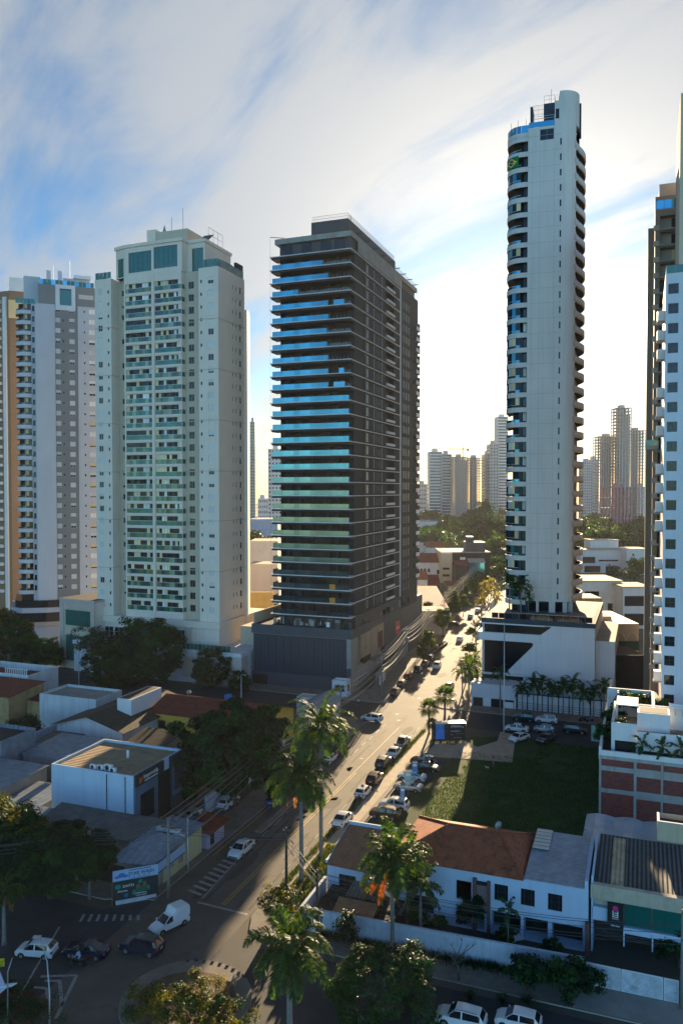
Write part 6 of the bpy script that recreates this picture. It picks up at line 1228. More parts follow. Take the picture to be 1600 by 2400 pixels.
    for i, (px, py, s, l) in enumerate(((1235, 2325, 1.2, 'spindly leafy shrub before the white wall near the gate'), (1330, 2345, 1.3, 'denser green shrub at the left end of the slatted gate'), (1590, 2270, 1.2, 'dark leafy tree at the right picture edge by the gate'), (1385, 2335, .8, 'small leafy shrub overlapping the slatted gate'))): tree('shrub', l, G(px, py), crown_mesh(50 + i, 1.5, 1.4, 1.2, 1.7, 34, 45, .17, [LF, LFD]), trunk_mesh(50 + i, 1.8, .08, 1.3), i, s, 'shrub')
    ht = MB(); rr = random.Random(9)
    for i in range(5200):
        b_ = rr.uniform(-31, -4.0); a_ = 73.9 + rr.random() * 1.2 - (rr.random() < .3) * rr.random() * 1.0 + (b_ + 31) * .035; p = AB(a_, b_, .1); hh = rr.uniform(.35, 1.1) * (.6 + .5 * mnoise.noise(Vector((b_ * .4, 0, 0))) + .3); d = Vector((rr.uniform(-.3, .3), rr.uniform(-.3, .3), 1)); w = Vector((rr.uniform(-1, 1), rr.uniform(-1, 1), 0)).normalized() * .035
        ht.add([tuple(p - w), tuple(p + w), tuple(p + d * hh)], [(0, 1, 2)], LFD if rr.random() < .7 else LF)
    tag(ht.build('undergrowth'), kind='stuff')
    ag = MB(); ra = random.Random(4)
    for i in range(40): a = i * 2.4; el = rad(75 - 65 * i / 40); d = Vector((math.cos(a) * math.cos(el), math.sin(a) * math.cos(el), math.sin(el))); s = Vector((-math.sin(a), math.cos(a), 0)) * .06; L = ra.uniform(.8, 1.1); ag.add([tuple(d * .05 - s), tuple(d * .05 + s), tuple(d * L * .6 + s * .9), tuple(d * L * .6 - s * .9), tuple(d * L)], [(0, 1, 2, 3), (3, 2, 4)], LFB)
    agm = ag.mesh('leaves')
    for px, py, l in ((1100, 2342, 'spiky blue-green agave behind the first white car'), (1178, 2350, 'spiky blue-green agave between the two white cars'), (1235, 2352, 'small spiky agave right of the second one')): tag(ob('agave', agm, None, G(px, py, .1)), l, 'plant', 'agaves on the verge')
    # verge grass + climbing weeds on the kerb side
    vg = MB(); rg = random.Random(2)
    for i in range(9000):
        k = rg.random(); a_, b_ = (rg.uniform(80, 146), -38.7 + rg.gauss(0, .22)) if k < .55 else ((rg.uniform(77, 94), rg.uniform(-37.8, -35.2)) if k < .85 else (rg.uniform(139, 146), rg.uniform(-36, -31))); p = AB(a_, b_, .12); hh = rg.uniform(.08, .35) * (1.6 if .55 < k < .85 else 1); d = Vector((rg.uniform(-.5, .5), rg.uniform(-.5, .5), 1)); w = Vector((rg.uniform(-1, 1), rg.uniform(-1, 1), 0)).normalized() * .05
        vg.add([tuple(p - w), tuple(p + w), tuple(p + d * hh)], [(0, 1, 2)], LF if rg.random() < .6 else LFY)
    tag(vg.build('grass'), kind='stuff')
    # turf on the lawn: short blades in patches
    LAWNL = leafmat('lawn_blade', (.040, .085, .012), .35); tf = MB(); rt = random.Random(12)
    for i in range(42000):
        a_, b_ = rt.uniform(92.5, 147), rt.uniform(-34, -2.6)
        lim = -33.4 if a_ < 110 else (-33 + (a_ - 110) * .12)
        if b_ < lim or (98 < a_ < 131 and b_ < -29) or (a_ > 141 and b_ < -22): continue
        if a_ > 136.5 and b_ < -17: continue
        if mnoise.noise(Vector((a_ * .12, b_ * .12, 0))) + .5 * mnoise.noise(Vector((a_ * .4, b_ * .4, 3))) < -.38: continue
        p = AB(a_, b_, .01); hh = rt.uniform(.06, .2); d = Vector((rt.uniform(-.6, .6), rt.uniform(-.6, .6), 1)); w = Vector((rt.uniform(-1, 1), rt.uniform(-1, 1), 0)).normalized() * .075
        tf.add([tuple(p - w), tuple(p + w), tuple(p + d * hh)], [(0, 1, 2)], LAWNL if rt.random() < .85 else LFY)
    tag(tf.build('turf'), kind='stuff')
    # podium palms and street palms
    pm = [palm_meshes(60 + i, 4.6 + i * .5, 13, 2.7, .13, .8, nl=20, ll=.6, wsp=1.5) for i in range(3)]
    for i in range(9): palm('dark palm in the row against the panelled wall below the white podium', AB(166.4 + .2 * (i % 2), -23.2 + i * 2.05 + r.uniform(-.3, .3)), pm[i % 3], i * 1.3, r.uniform(.92, 1.12), 'palms in a row below the white podium')
    palm('slim palm standing alone before the black glass of the white podium', AB(163.8, -27.3), palm_meshes(66, 7.6, 12, 2.6, .15, .8, nl=20, ll=.6, wsp=1.4), .5)
    for i, (px, py, s, l) in enumerate(((1222, 1452, 1.0, 'tall palm on the podium deck by the balconies of the slender tower'), (1240, 1454, .55, 'short palm on the podium deck against the white tower wall'), (1195, 1450, .95, 'second tall palm on the podium deck near its curved corner'))): palm(l, A(px, 176, 18.3), pm[i], i, s * 1.25)
    fp = [fan_palm_meshes(70 + i, 5.0 + .5 * i) for i in range(2)]
    for i, (px, py, s, l) in enumerate(((1005, 1722, 1.0, 'fan palm behind the black advertising hoarding'), (1042, 1708, 1.15, 'taller fan palm right of the first behind the hoarding'), (1012, 1735, .6, 'small fan palm at the end of the footpath'))):
        t = thing('fan_palm', l, 'palm tree', G(px, py)); t.scale = (s,) * 3; ob('trunk', fp[i % 2][0], t); ob('crown', fp[i % 2][2], t)
    kp = [palm_meshes(80 + i, 4.2 + i, 14, 2.7, .14, .8, nl=20, ll=.6, wsp=1.4) for i in range(2)]
    for i, (px, py, s) in enumerate(((1083, 1628, 1.1), (1098, 1636, 1.2), (1107, 1612, 1.1), (1118, 1642, .9), (1112, 1590, 1.0), (1092, 1600, .9))): palm('bushy green palm in the clump on the kerb beside the white podium', G(px, py), kp[i % 2], i * 1.1, s, 'palms clumped beside the white podium')
    yp = palm_meshes(90, 3.6, 15, 2.8, .12, .7, m=PLY, nl=22, ll=.6, wsp=1.5)
    for i, (px, py, s) in enumerate(((1128, 1440, 1.3), (1143, 1425, 1.5), (1158, 1415, 1.4), (1135, 1405, 1.4), (1165, 1432, 1.2), (1150, 1400, 1.5))): palm('sunlit yellow palm in the clump behind the podium deck corner', G(px, py), yp, i * 1.7, s, 'yellow palms behind the podium deck')
    cs = crown_mesh(95, 1.5, 1.5, 2.4, 3.6, 45, 60, .22, [LF, LFY]); cst = trunk_mesh(95, 2.6, .1, .8, 4)
    for i, (px, py, s, l) in enumerate(((1003, 1545, 1.3, 'small street tree beside the corner pole near the motorcycles'), (1037, 1495, 1.5, 'upright street tree on the left pavement before the low pink roof'), (1000, 1470, 1.4, 'rounder street tree behind the upright one'), (1085, 1445, 1.3, 'bright bush at the far kerb near the parked white cars'), (1060, 1440, 1.5, 'bright bush left of the far parked cars'), (990, 1560, .9, 'low street tree by the grey pavement wall'))): tree('street_tree', l, G(px, py), cs, cst, i, s)
    for i, (px, py, s, l) in enumerate(((1107, 1500, 1.2, 'leafy shrub on the right kerb below the podium corner'), (1100, 1540, 1.2, 'leafy shrub further down the right kerb by the podium'), (1104, 1570, 1.0, 'leafy shrub next to the palm clump at the podium'), (1125, 1480, 1.0, 'leafy shrub hugging the podium corner'))): tree('shrub', l, G(px, py), cs, cst, i * 2, (s, s, s * .55), 'shrub')
    # planting on the terrace building and the white house garden
    ts = crown_mesh(96, 1.4, 1.2, 1.1, 1.3, 30, 40, .24, [LF, LFY, LF])
    for i, (x, y, z, s, l) in enumerate(((1.6, 16, 8.7, 1.2, 'leafy plants in the terrace planter, back corner'), (3.2, 17.5, 10.9, 1.3, 'leafy plants behind the white pergola'), (5.4, 17, 10.9, 1.3, 'leafy plants at the far end of the pergola'), (1.2, 7, 8.7, 1.3, 'leafy plants spilling over the white terrace wall'), (8.4, 16, 11.0, 1.1, 'leafy plants beside the white tower base'), (3.0, 5, 10.9, .9, 'plants in the dark planter below the pergola'))):
        v = AB(114.6, -5.4) + RV * x + SV * y; tree('shrub', l, Vector((v.x, v.y, z)), ts, None, i, s, 'shrub')
    sp_ = palm_meshes(97, .6, 10, 1.3, .1, .2, nl=16, ll=.3)
    for i, x in enumerate((5.6, 8.2, 10.6)): v = AB(114.6, -5.4) + RV * x + SV * 1.0; palm('small potted palm on the white terrace ledge', Vector((v.x, v.y, 10.0)), sp_, i, 1.5, 'potted palms on the terrace ledge')
    for i, (px, py, s, l) in enumerate(((985, 2200, 1.2, 'shadowed palm in the garden left of the brick surround'), (955, 2170, 1.3, 'shadowed palm behind the royal palm in the garden'), (895, 2160, 1.0, 'garden palm lit orange behind the lean-to roof'))): palm(l, G(px, py), kp[i % 2] if i < 2 else yp, i, s * .95)
    pl = palm_meshes(98, 3.4, 9, 1.2, .06, .3, nl=14, ll=.35); palm('thin papaya-like plant before the white house windows', G(1190, 2230), pl, 0, 1.2, name='papaya_plant')
    tree('shrub', 'dark creeper climbing the brick surround of the white house', AB(80.6, -16.2), crown_mesh(99, 1.0, .5, 1.4, 1.6, 24, 50, .16, [LFD]), None, 0, 1.3, 'shrub')
    for i, (b_, s) in enumerate(((-22, .8), (-19.5, .6), (-12.5, .7), (-8, .6))): tree('shrub', 'low dark garden shrub at the foot of the white house', AB(79.6, b_), ts, None, i, s, 'shrub', 'shrubs at the foot of the white house')
    fl = crown_mesh(101, 2.4, 2.0, 1.0, .8, 60, 60, .10, [LFD, LFD, leafmat('reddish_leaf', (.10, .03, .03), .3), LF], hollow=.3, lump=.5)
    for i, (px, py, s) in enumerate(((30, 2380, 1.0), (75, 2395, 1.0), (15, 2340, .8))): tree('shrub', ['dark flowering shrub at the bottom left corner', 'second dark flowering shrub beside the curved lamp pole', 'small dark shrub below the tilted sign'][i], G(px, py), fl, None, i, s, 'shrub')
plants()
# ================================================================== vehicles and people
def carpaint(name, col, metal=.0, rough=.25):
    m, nt, N, K, P = _nt(name); P.inputs['Base Color'].default_value = (*col, 1); P.inputs['Roughness'].default_value = rough; P.inputs['Metallic'].default_value = metal
    P.inputs['Coat Weight'].default_value = .6; P.inputs['Coat Roughness'].default_value = .05
    tc = N.new('ShaderNodeTexCoord'); n = N.new('ShaderNodeTexNoise'); n.inputs['Scale'].default_value = 1.2; n.inputs['Detail'].default_value = 5; K.new(tc.outputs['Object'], n.inputs[0])
    h = N.new('ShaderNodeHueSaturation'); h.inputs['Color'].default_value = (*col, 1); r = N.new('ShaderNodeMapRange'); K.new(n.outputs[0], r.inputs[0]); r.inputs[3].default_value = .85; r.inputs[4].default_value = 1.1; K.new(r.outputs[0], h.inputs['Value']); K.new(h.outputs[0], P.inputs['Base Color'])
    return m
CP = {'white': carpaint('white_car_paint', (.72, .72, .72)), 'black': carpaint('black_car_paint', (.012, .012, .014)), 'silver': carpaint('silver_car_paint', (.42, .43, .44), .5, .3), 'grey': carpaint('grey_car_paint', (.09, .095, .10), .4, .3), 'red': carpaint('dark_red_car_paint', (.16, .02, .02)), 'blue': carpaint('blue_car_paint', (.02, .07, .25), .2), 'brown': carpaint('brown_car_paint', (.06, .035, .022), .3), 'green': carpaint('dark_green_car_paint', (.015, .04, .03), .2), 'navy': carpaint('navy_car_paint', (.008, .018, .045), .1)}
CG = glass('car_glass', (.008, .010, .013), .04, rnd=.1, wob=0); TYRE = mat('tyre_rubber', (.014, .014, .014), .9, var=.1); RIM = mat('alloy_rim', (.35, .35, .36), .35, metal=.8, var=.05); LAMP = glass('headlamp_lens', (.55, .57, .60), .08, rnd=.05, wob=0); TAIL = glass('tail_lamp_lens', (.35, .01, .012), .1, rnd=.1, wob=0); TRIM = mat('black_trim', (.012, .012, .012), .6, var=.1); PLATE = mat('number_plate', (.5, .5, .5), .6, var=.05)
# x from rear to front; belt height; top height; half width at sill/belt; half width at roof; 'g' marks glass between this station and the next
KINDS = {
 'sedan': dict(L=4.55, st=[(-2.27, .62, .62, .70), (-2.22, .90, .92, .80), (-1.95, 1.0, 1.04, .84), (-1.58, .98, 1.06, .87), (-.85, .96, 1.40, .88), (-.72, .95, 1.43, .88), (-.10, .94, 1.47, .89), (.02, .94, 1.47, .89), (.55, .93, 1.42, .89), (1.22, .93, .99, .88), (1.9, .82, .86, .85), (2.18, .68, .72, .78), (2.27, .48, .5, .66)], cab=(3, 9), rw=(3, 4), ws=(8, 9), pil=(6,), wx=(-1.38, 1.38), wr=.31, zs=.24),
 'hatch': dict(L=3.9, st=[(-1.95, .60, .60, .70), (-1.92, .92, .94, .78), (-1.80, 1.0, 1.06, .81), (-1.45, .98, 1.42, .83), (-1.32, .97, 1.45, .84), (-.20, .95, 1.49, .85), (-.08, .95, 1.49, .85), (.40, .93, 1.46, .85), (1.05, .92, 1.0, .84), (1.6, .83, .88, .82), (1.88, .66, .70, .74), (1.95, .46, .48, .64)], cab=(2, 8), rw=(2, 3), ws=(7, 8), pil=(5,), wx=(-1.22, 1.2), wr=.30, zs=.24),
 'suv': dict(L=4.35, st=[(-2.17, .62, .62, .74), (-2.14, 1.0, 1.02, .82), (-2.02, 1.10, 1.16, .85), (-1.72, 1.08, 1.56, .87), (-1.55, 1.07, 1.60, .88), (-.25, 1.04, 1.66, .89), (-.12, 1.04, 1.66, .89), (.42, 1.02, 1.62, .89), (1.05, 1.02, 1.10, .88), (1.75, .95, 1.0, .86), (2.1, .78, .82, .79), (2.17, .52, .54, .68)], cab=(2, 8), rw=(2, 3), ws=(7, 8), pil=(5,), wx=(-1.32, 1.30), wr=.35, zs=.30),
 'pickup': dict(L=5.0, st=[(-2.5, .62, .62, .82), (-2.48, 1.0, 1.02, .86), (-.95, 1.0, 1.02, .88), (-.93, 1.0, 1.04, .88), (-.75, 1.02, 1.62, .88), (-.62, 1.02, 1.66, .88), (.05, 1.02, 1.70, .89), (.17, 1.02, 1.70, .89), (.65, 1.02, 1.64, .89), (1.25, 1.02, 1.10, .88), (2.05, .96, 1.0, .86), (2.42, .78, .82, .80), (2.5, .52, .55, .70)], cab=(3, 9), rw=(3, 4), ws=(8, 9), pil=(6,), wx=(-1.55, 1.55), wr=.36, zs=.32),
 'van': dict(L=4.3, st=[(-2.15, .55, .55, .78), (-2.13, 1.0, 1.80, .80), (-2.0, 1.02, 2.05, .83), (-.55, 1.02, 2.10, .84), (-.38, 1.02, 2.06, .84), (.0, .99, 1.62, .84), (.12, .98, 1.56, .84), (.35, .96, 1.52, .84), (1.05, .93, 1.0, .83), (1.72, .82, .86, .80), (2.08, .66, .7, .72), (2.15, .46, .48, .62)], cab=(5, 8), rw=None, ws=(7, 8), pil=(), wx=(-1.35, 1.35), wr=.30, zs=.24),
}
_cm = {}
def car_meshes(kind, paint):
    key = (kind, paint)
    if key in _cm: return _cm[key]
    K = KINDS[kind]; P = CP[paint]; st = K['st']; c0, c1 = K['cab']; rings = []
    zs = K['zs']
    for i, (x, zb, zt, w) in enumerate(st):
        incab = zt > zb + .2; tw = w * (.76 if incab else .90); rd = .05 if incab else .03
        if kind == 'van' and i <= 4: tw = w * .94
        z0 = zs + (.10 if i in (0, len(st) - 1) else 0)
        h = [(w * .93, z0), (w, z0 + .14), (w * 1.0, (z0 + zb) / 2 + .06), (w * .965, zb - .015), (w * .93, zb + .005), (tw + .02, zt - rd), (tw - .07, zt), (tw * .45, zt + .012)]
        rings.append([(x, y, z) for y, z in h] + [(x, -y, z) for y, z in reversed(h)])
    n = 16; body = MB(); body.smooth = True; sw = [MB(), MB()]; wsb = MB(); rwb = MB()
    for i in range(len(st) - 1):
        A_, B_ = rings[i], rings[i + 1]
        for q in range(n):
            q2 = (q + 1) % n; f = [A_[q], B_[q], B_[q2], A_[q2]]
            side = q in (4, n - 6); top = q in (5, 6, 7, 8, 9)
            if c0 <= i < c1 and side and i not in K['pil'] and not (K['rw'] and i == K['rw'][0] and kind != 'sedan'):
                s = 0 if q == 4 else 1; sw[s].face(f, CG); continue
            if i == K['ws'][0] and q in (6, 7, 8): wsb.face(f, CG); continue
            if K['rw'] and i == K['rw'][0] and q in (6, 7, 8): rwb.face(f, CG); continue
            body.face(f, P)
    body.smooth = False
    body.face(list(rings[0]), P); body.face(list(reversed(rings[-1])), P)
    xr, xf, w = st[0][0], st[-1][0], st[len(st) // 2][3]
    body.box(xf - .06, xf + .02, -w * .66, w * .66, zs + .12, zs + .27, TRIM); body.box(xr - .02, xr + .05, -w * .72, w * .72, zs + .08, zs + .24, TRIM); body.box(-K['L'] * .27, K['L'] * .27, -w * .98, w * .98, zs - .02, zs + .08, TRIM)
    for wx in K['wx']:
        for s in (-1, 1):
            R = K['wr'] + .06; pts = [(wx + R * math.cos(t * math.pi / 8), s * (w * 1.0 + .006), K['wr'] + R * math.sin(t * math.pi / 8)) for t in range(9)]; pts = pts if s < 0 else pts[::-1]; body.face(pts, TRIM)
    if kind == 'suv':
        for s in (-1, 1): body.tube([(-1.5, s * .62, 1.66), (-.2, s * .64, 1.72), (.35, s * .62, 1.68)], .022, TRIM, 4)
    if kind == 'pickup': body.box(-2.4, -1.0, -.72, .72, 1.02, 1.035, TRIM)
    out = {'body': body.mesh('body'), 'side_window': [m.mesh('side_window') for m in sw if m.f], 'windshield': wsb.mesh('windshield'), 'rear_window': rwb.mesh('rear_window') if rwb.f else None}
    tb = MB(); tb.smooth = True; R = K['wr']; prof = [(R * .62, -.10), (R * .96, -.10), (R, -.06), (R, .06), (R * .96, .10), (R * .62, .10)]
    tb.lathe(prof, TYRE, 16); tb.v = [(x, z, y) for x, y, z in tb.v]; out['tyre'] = tb.mesh('wheel')
    rb = MB(); rb.lathe([(R * .63, -.085), (R * .63, .085)], RIM, 14); rb.v = [(x, z, y) for x, y, z in rb.v]; out['rim'] = rb.mesh('rim')
    def lamp(x0, x1, y, wy, z0, z1, m): q = MB(); q.box(x0, x1, y - wy / 2, y + wy / 2, z0, z1, m); return q
    hz = st[-2][1] - .04; out['headlight'] = [lamp(st[-2][0] - .12, st[-2][0] + .035, s * st[-2][3] * .80, .30, hz - .13, hz + .03, LAMP).mesh('headlight') for s in (-1, 1)]
    tz = st[1][1] - .03; out['tail_light'] = [lamp(st[1][0] - .035, st[1][0] + .14, s * st[1][3] * .87, .26, tz - .20, tz - .01, TAIL).mesh('tail_light') for s in (-1, 1)]
    out['licence_plate'] = lamp(st[0][0] - .035, st[0][0], 0, .42, .72, .85, PLATE).mesh('licence_plate')
    mx = st[K['ws'][1]][0] - .22; out['mirror'] = []
    for s in (-1, 1): q = MB(); q.box(mx, mx + .12, s * w * .97, s * (w * .97 + .2), st[K['ws'][1]][1] + .03, st[K['ws'][1]][1] + .17, P); out['mirror'].append(q.mesh('mirror'))
    _cm[key] = out; return out
def car(kind, paint, label, loc, az, group=None, name=None):
    """az: compass heading of the bonnet, degrees right of the view axis"""
    m = car_meshes(kind, paint); K = KINDS[kind]
    t = thing(name or {'sedan': 'sedan', 'hatch': 'hatchback', 'suv': 'suv', 'pickup': 'pickup_truck', 'van': 'delivery_van'}[kind], label, {'van': 'van', 'pickup': 'pickup'}.get(kind, 'car'), loc, rad(90 - az), group)
    ob('body', m['body'], t)
    for s in m['side_window']: ob('side_window', s, t)
    ob('windshield', m['windshield'], t)
    if m['rear_window']: ob('rear_window', m['rear_window'], t)
    w = K['st'][len(K['st']) // 2][3]
    for x in K['wx']:
        for s in (-1, 1): wo = ob('wheel', m['tyre'], t, (x, s * (w - .09), K['wr'])); ob('rim', m['rim'], wo, (0, s * .02, 0))
    for k in ('headlight', 'tail_light', 'mirror'):
        for q in m[k]: ob(k, q, t)
    ob('licence_plate', m['licence_plate'], t); return t
def cars():
    U = lambda u, v: (780 + .26786 * u, 1550 + .26786 * v)
    S_, N_ = 20.9, 200.9; X1, X2 = 110.9, 290.9; Gr = lambda p, z=.012: G(p[0], p[1]) + Vector((0, 0, z))
    L = []
    def c(k, p, lb, px, az, gr=None): car(k, p, lb, Gr(px), az, gr)
    # right kerb row (seen from behind)
    c('sedan', 'white', 'white sedan parked nearest at the right kerb beside the tall palms', U(85, 1415), S_); c('hatch', 'white', 'white hatchback behind the red motorcycle at the right kerb', U(265, 1175), S_); c('suv', 'brown', 'dark brown suv with sunlit roof parked at the right kerb', U(365, 1060), S_); c('suv', 'grey', 'dark grey suv parked between the brown suv and a white sedan', U(440, 915), S_); c('sedan', 'white', 'white sedan parked right behind the white pickup', U(535, 825), S_); c('pickup', 'silver', 'silver-white pickup heading the kerbside row by the hoarding', U(610, 738), S_)
    # crossing and moving
    c('suv', 'white', 'white suv turning left across the middle of the junction', U(340, 525), -62); c('suv', 'white', 'white suv driving toward the viewer on the upper street', U(908, 62), N_ - 4); c('sedan', 'white', 'white car with long shadow driving away up the street, alone', (1077, 1503), S_ - 5)
    # left kerb row, upper
    for k, p, uv, lb in (('sedan', 'black', (543, 290), 'black sedan first in the shaded row at the left kerb'), ('hatch', 'grey', (600, 215), 'dark grey hatchback second in the left kerb row'), ('suv', 'red', (660, 158), 'dark red car third in the left kerb row'), ('suv', 'black', (742, 98), 'black suv fourth in the left kerb row'), ('sedan', 'grey', (805, 42), 'grey sedan fifth in the left kerb row'), ('suv', 'black', (850, -8), 'black suv sixth in the left kerb row near the motorcycles'), ('hatch', 'black', (1018, 238), 'black car alone at the right kerb by the palm clump')): c(k, p, lb, U(*uv), S_ - 4 if uv[0] != 1018 else S_)
    c('suv', 'navy', 'dark suv parked at the left kerb beyond the tallest palm', U(62, 805), S_); c('hatch', 'white', 'white hatchback at the left kerb half hidden by palm fronds', U(-28, 880), S_); c('sedan', 'black', 'black car at the left kerb in front of the dark suv', U(10, 842), S_)
    # far street
    c('sedan', 'silver', 'silver car nearest of three parked on the far street', (1102, 1448), S_ - 6); c('sedan', 'white', 'white car second of three parked on the far street', (1119, 1435), S_ - 6); c('hatch', 'white', 'white car third of three parked on the far street', (1124, 1427), S_ - 6); c('suv', 'black', 'black suv with sunlit roof edge parked by the upright street tree', (1060, 1468), 290)
    # parking bays by the footpath
    for k, p, uv, lb in (('suv', 'black', (790, 905), 'black suv furthest up the bays along the footpath'), ('sedan', 'black', (815, 958), 'second black car in the bays along the footpath'), ('sedan', 'white', (690, 1040), 'white sedan in the bays behind the blue post signs'), ('sedan', 'silver', (658, 1130), 'silver sedan in the bays next to the white one'), ('suv', 'white', (535, 1292), 'white suv with glinting roof in the bays'), ('suv', 'brown', (455, 1370), 'dark brown suv in the bays by the palm crown')): c(k, p, lb, U(*uv), X2 if uv[0] != 815 else X1)
    V = lambda u, v: (1080 + .2296 * u, 1380 + .2296 * v)
    for k, p, uv, az, lb in (('suv', 'green', (640, 1350), X2, 'very dark suv by the panelled wall across the cross street'), ('suv', 'white', (870, 1370), X2, 'white suv parked against the panelled wall side'), ('sedan', 'white', (568, 1455), X2, 'white sedan in the cross street beside the lamp pole'), ('sedan', 'white', (592, 1552), N_ + 30, 'white sedan nosing onto the pale plaza'), ('hatch', 'silver', (845, 1462), X2, 'silver hatchback in the middle of the cross street'), ('suv', 'black', (1165, 1475), X1, 'black suv in the cross street near the green sign'), ('sedan', 'grey', (868, 1560), N_ + 25, 'dark car with pale bonnet in the bay before the lawn')): c(k, p, lb, V(*uv), az)
    # lower left
    c('sedan', 'white', 'white sedan driving toward the viewer beside the hatched markings', (566, 2000), N_); c('van', 'white', 'small white delivery van turning at the corner', (396, 2176), N_ + 22); c('suv', 'navy', 'dark blue suv queuing behind the van in shade', (332, 2232), X2 - 6); c('sedan', 'navy', 'dark blue sedan beside the motorcyclist', (203, 2240), X2 - 12); c('hatch', 'white', 'pale blue-shaded white hatchback at the lower left', (86, 2240), X2 - 14)
    c('suv', 'white', 'white suv seen from behind in the dark left lane', (535, 1890), S_); c('hatch', 'blue', 'bright blue car in the shade by the left kerb', (646, 1884), S_); c('sedan', 'silver', 'silver car in the dark forecourt of the box building', (452, 1921), X1 - 10)
    c('suv', 'white', 'white suv at the bottom edge with a pale roof', (1080, 2404), X2); c('hatch', 'white', 'white hatchback at the bottom edge, right of the other white car', (1214, 2408), X2)
    # motorcycles
    def moto_meshes(col):
        b = MB(); b.smooth = True; b.tube([(-.45, 0, .62), (-.1, 0, .72), (.25, 0, .85), (.42, 0, .80)], [.06, .13, .17, .06], col, 8); b.tube([(-.7, 0, .85), (-.3, 0, .80), (.0, 0, .82)], [.07, .11, .06], TRIM, 6); b.tube([(.5, 0, 1.0), (.68, 0, .3)], .04, RIM, 5); b.tube([(-.62, 0, .3), (.1, 0, .42)], .09, TRIM, 6); b.tube([(.48, -.35, 1.05), (.5, 0, 1.0), (.48, .35, 1.05)], .02, TRIM, 5); f = b.mesh('body')
        w = MB(); w.smooth = True; w.lathe([(.2, -.05), (.30, -.05), (.31, 0), (.30, .05), (.2, .05)], TYRE, 14); w.v = [(x, z, y) for x, y, z in w.v]; h = MB(); h.lathe([(.07, .0), (.09, .05)], LAMP, 8); h.v = [(.52 + z, x, .95 + y) for x, y, z in h.v]
        return f, w.mesh('wheel'), h.mesh('headlight')
    MM = {k: moto_meshes(CP[k]) for k in ('red', 'black', 'grey')}
    def moto(col, lb, p, az, gr=None, z=.012):
        t = thing('motorcycle', lb, 'motorcycle', Gr(p, z), rad(90 - az), gr); m = MM[col]; ob('body', m[0], t); ob('wheel', m[1], t, (-.66, 0, .31)); ob('wheel', m[1], t, (.68, 0, .31)); ob('headlight', m[2], t); return t
    moto('red', 'red motorcycle parked between two white cars at the right kerb', U(222, 1238), S_)
    for i in range(13): f = i / 12; moto(('black', 'grey', 'red')[i % 3 if i % 5 else 0], 'motorcycle in the long parked row on the left kerb', (1002 + 40 * f, 1542 - 32 * f), X1 + 10, 'motorcycles parked in a row on the left kerb')
    moto('black', 'motorcycle parked before the panelled wall near the green sign', V(1250, 1362), X1, 'motorcycles by the panelled wall'); moto('grey', 'motorcycle parked before the panelled wall near the green sign', V(1300, 1358), X1, 'motorcycles by the panelled wall')
    moto('red', 'red motorcycle carrying the rider in a pale shirt', (182, 2266), X2 - 10)
    # people: one skinned body each
    SKIN = mat('skin', (.30, .17, .11), .6, var=.08); HAIR = mat('dark_hair', (.015, .01, .008), .7)
    def person(lb, loc, az, pose, top, bottom, extra=None):
        t = thing('person', lb, 'person', loc, rad(90 - az))
        J = {'stand': [(0, 0, .95), (0, 0, 1.22), (0, 0, 1.45), (.02, 0, 1.55), (.02, 0, 1.70), (.0, .19, 1.40), (.04, .24, 1.12), (.12, .23, .88), (.0, -.19, 1.40), (.02, -.24, 1.12), (.10, -.23, .88), (0, .10, .90), (.04, .10, .48), (.0, .10, .06), (.14, .11, .03), (0, -.10, .90), (-.06, -.10, .48), (-.14, -.10, .07), (.0, -.10, .03)],
             'ride': [(-.25, 0, .92), (-.18, 0, 1.15), (-.08, 0, 1.38), (-.02, 0, 1.48), (.02, 0, 1.62), (-.08, .19, 1.33), (.12, .28, 1.12), (.42, .32, 1.08), (-.08, -.19, 1.33), (.12, -.28, 1.12), (.42, -.32, 1.08), (-.22, .12, .88), (.18, .2, .72), (.05, .2, .32), (.2, .21, .28), (-.22, -.12, .88), (.18, -.2, .72), (.05, -.2, .32), (.2, -.21, .28)]}[pose]
        E = [(0, 1), (1, 2), (2, 3), (3, 4), (2, 5), (5, 6), (6, 7), (2, 8), (8, 9), (9, 10), (0, 11), (11, 12), (12, 13), (13, 14), (0, 15), (15, 16), (16, 17), (17, 18)]
        Rr = [.15, .13, .14, .055, .10, .075, .05, .035, .075, .05, .035, .10, .065, .045, .04, .10, .065, .045, .04]
        bm = bmesh.new(); 
        me = bpy.data.meshes.new('body'); me.from_pydata(J, E, []); bm.free()
        tmp = bpy.data.objects.new('tmp_body', me); COL.objects.link(tmp); md = tmp.modifiers.new('s', 'SKIN'); 
        sv = me.skin_vertices[0].data
        for i, r_ in enumerate(Rr): sv[i].radius = (r_, r_)
        sv[0].use_root = True; tmp.modifiers.new('u', 'SUBSURF').levels = 2
        dg = bpy.context.evaluated_depsgraph_get(); m2 = bpy.data.meshes.new_from_object(tmp.evaluated_get(dg)); bpy.data.objects.remove(tmp)
        m2.materials.clear(); [m2.materials.append(x) for x in (SKIN, top, bottom)]
        hip, neck = J[0][2], J[3][2]
        for p in m2.polygons:
            z = p.center.z; y = abs(p.center.y); x = p.center.x
            isarm = (y > .20 and z > .8 and pose == 'stand' and z < 1.2) or (pose == 'ride' and x > .2 and z > .95)
            p.material_index = 0 if (z > neck - .03 or isarm or (pose == 'stand' and z < .42)) else (1 if z > hip - .02 else 2)
            p.use_smooth = True
        ob('body', m2, t)
        h = MB(); h.smooth = True; hx, hy, hz_ = J[4]; prof = [(.01, .13), (.07, .12), (.11, .06), (.115, 0), (.10, -.05)] if pose == 'stand' else [(.01, .16), (.09, .14), (.14, .06), (.145, 0), (.13, -.07)]
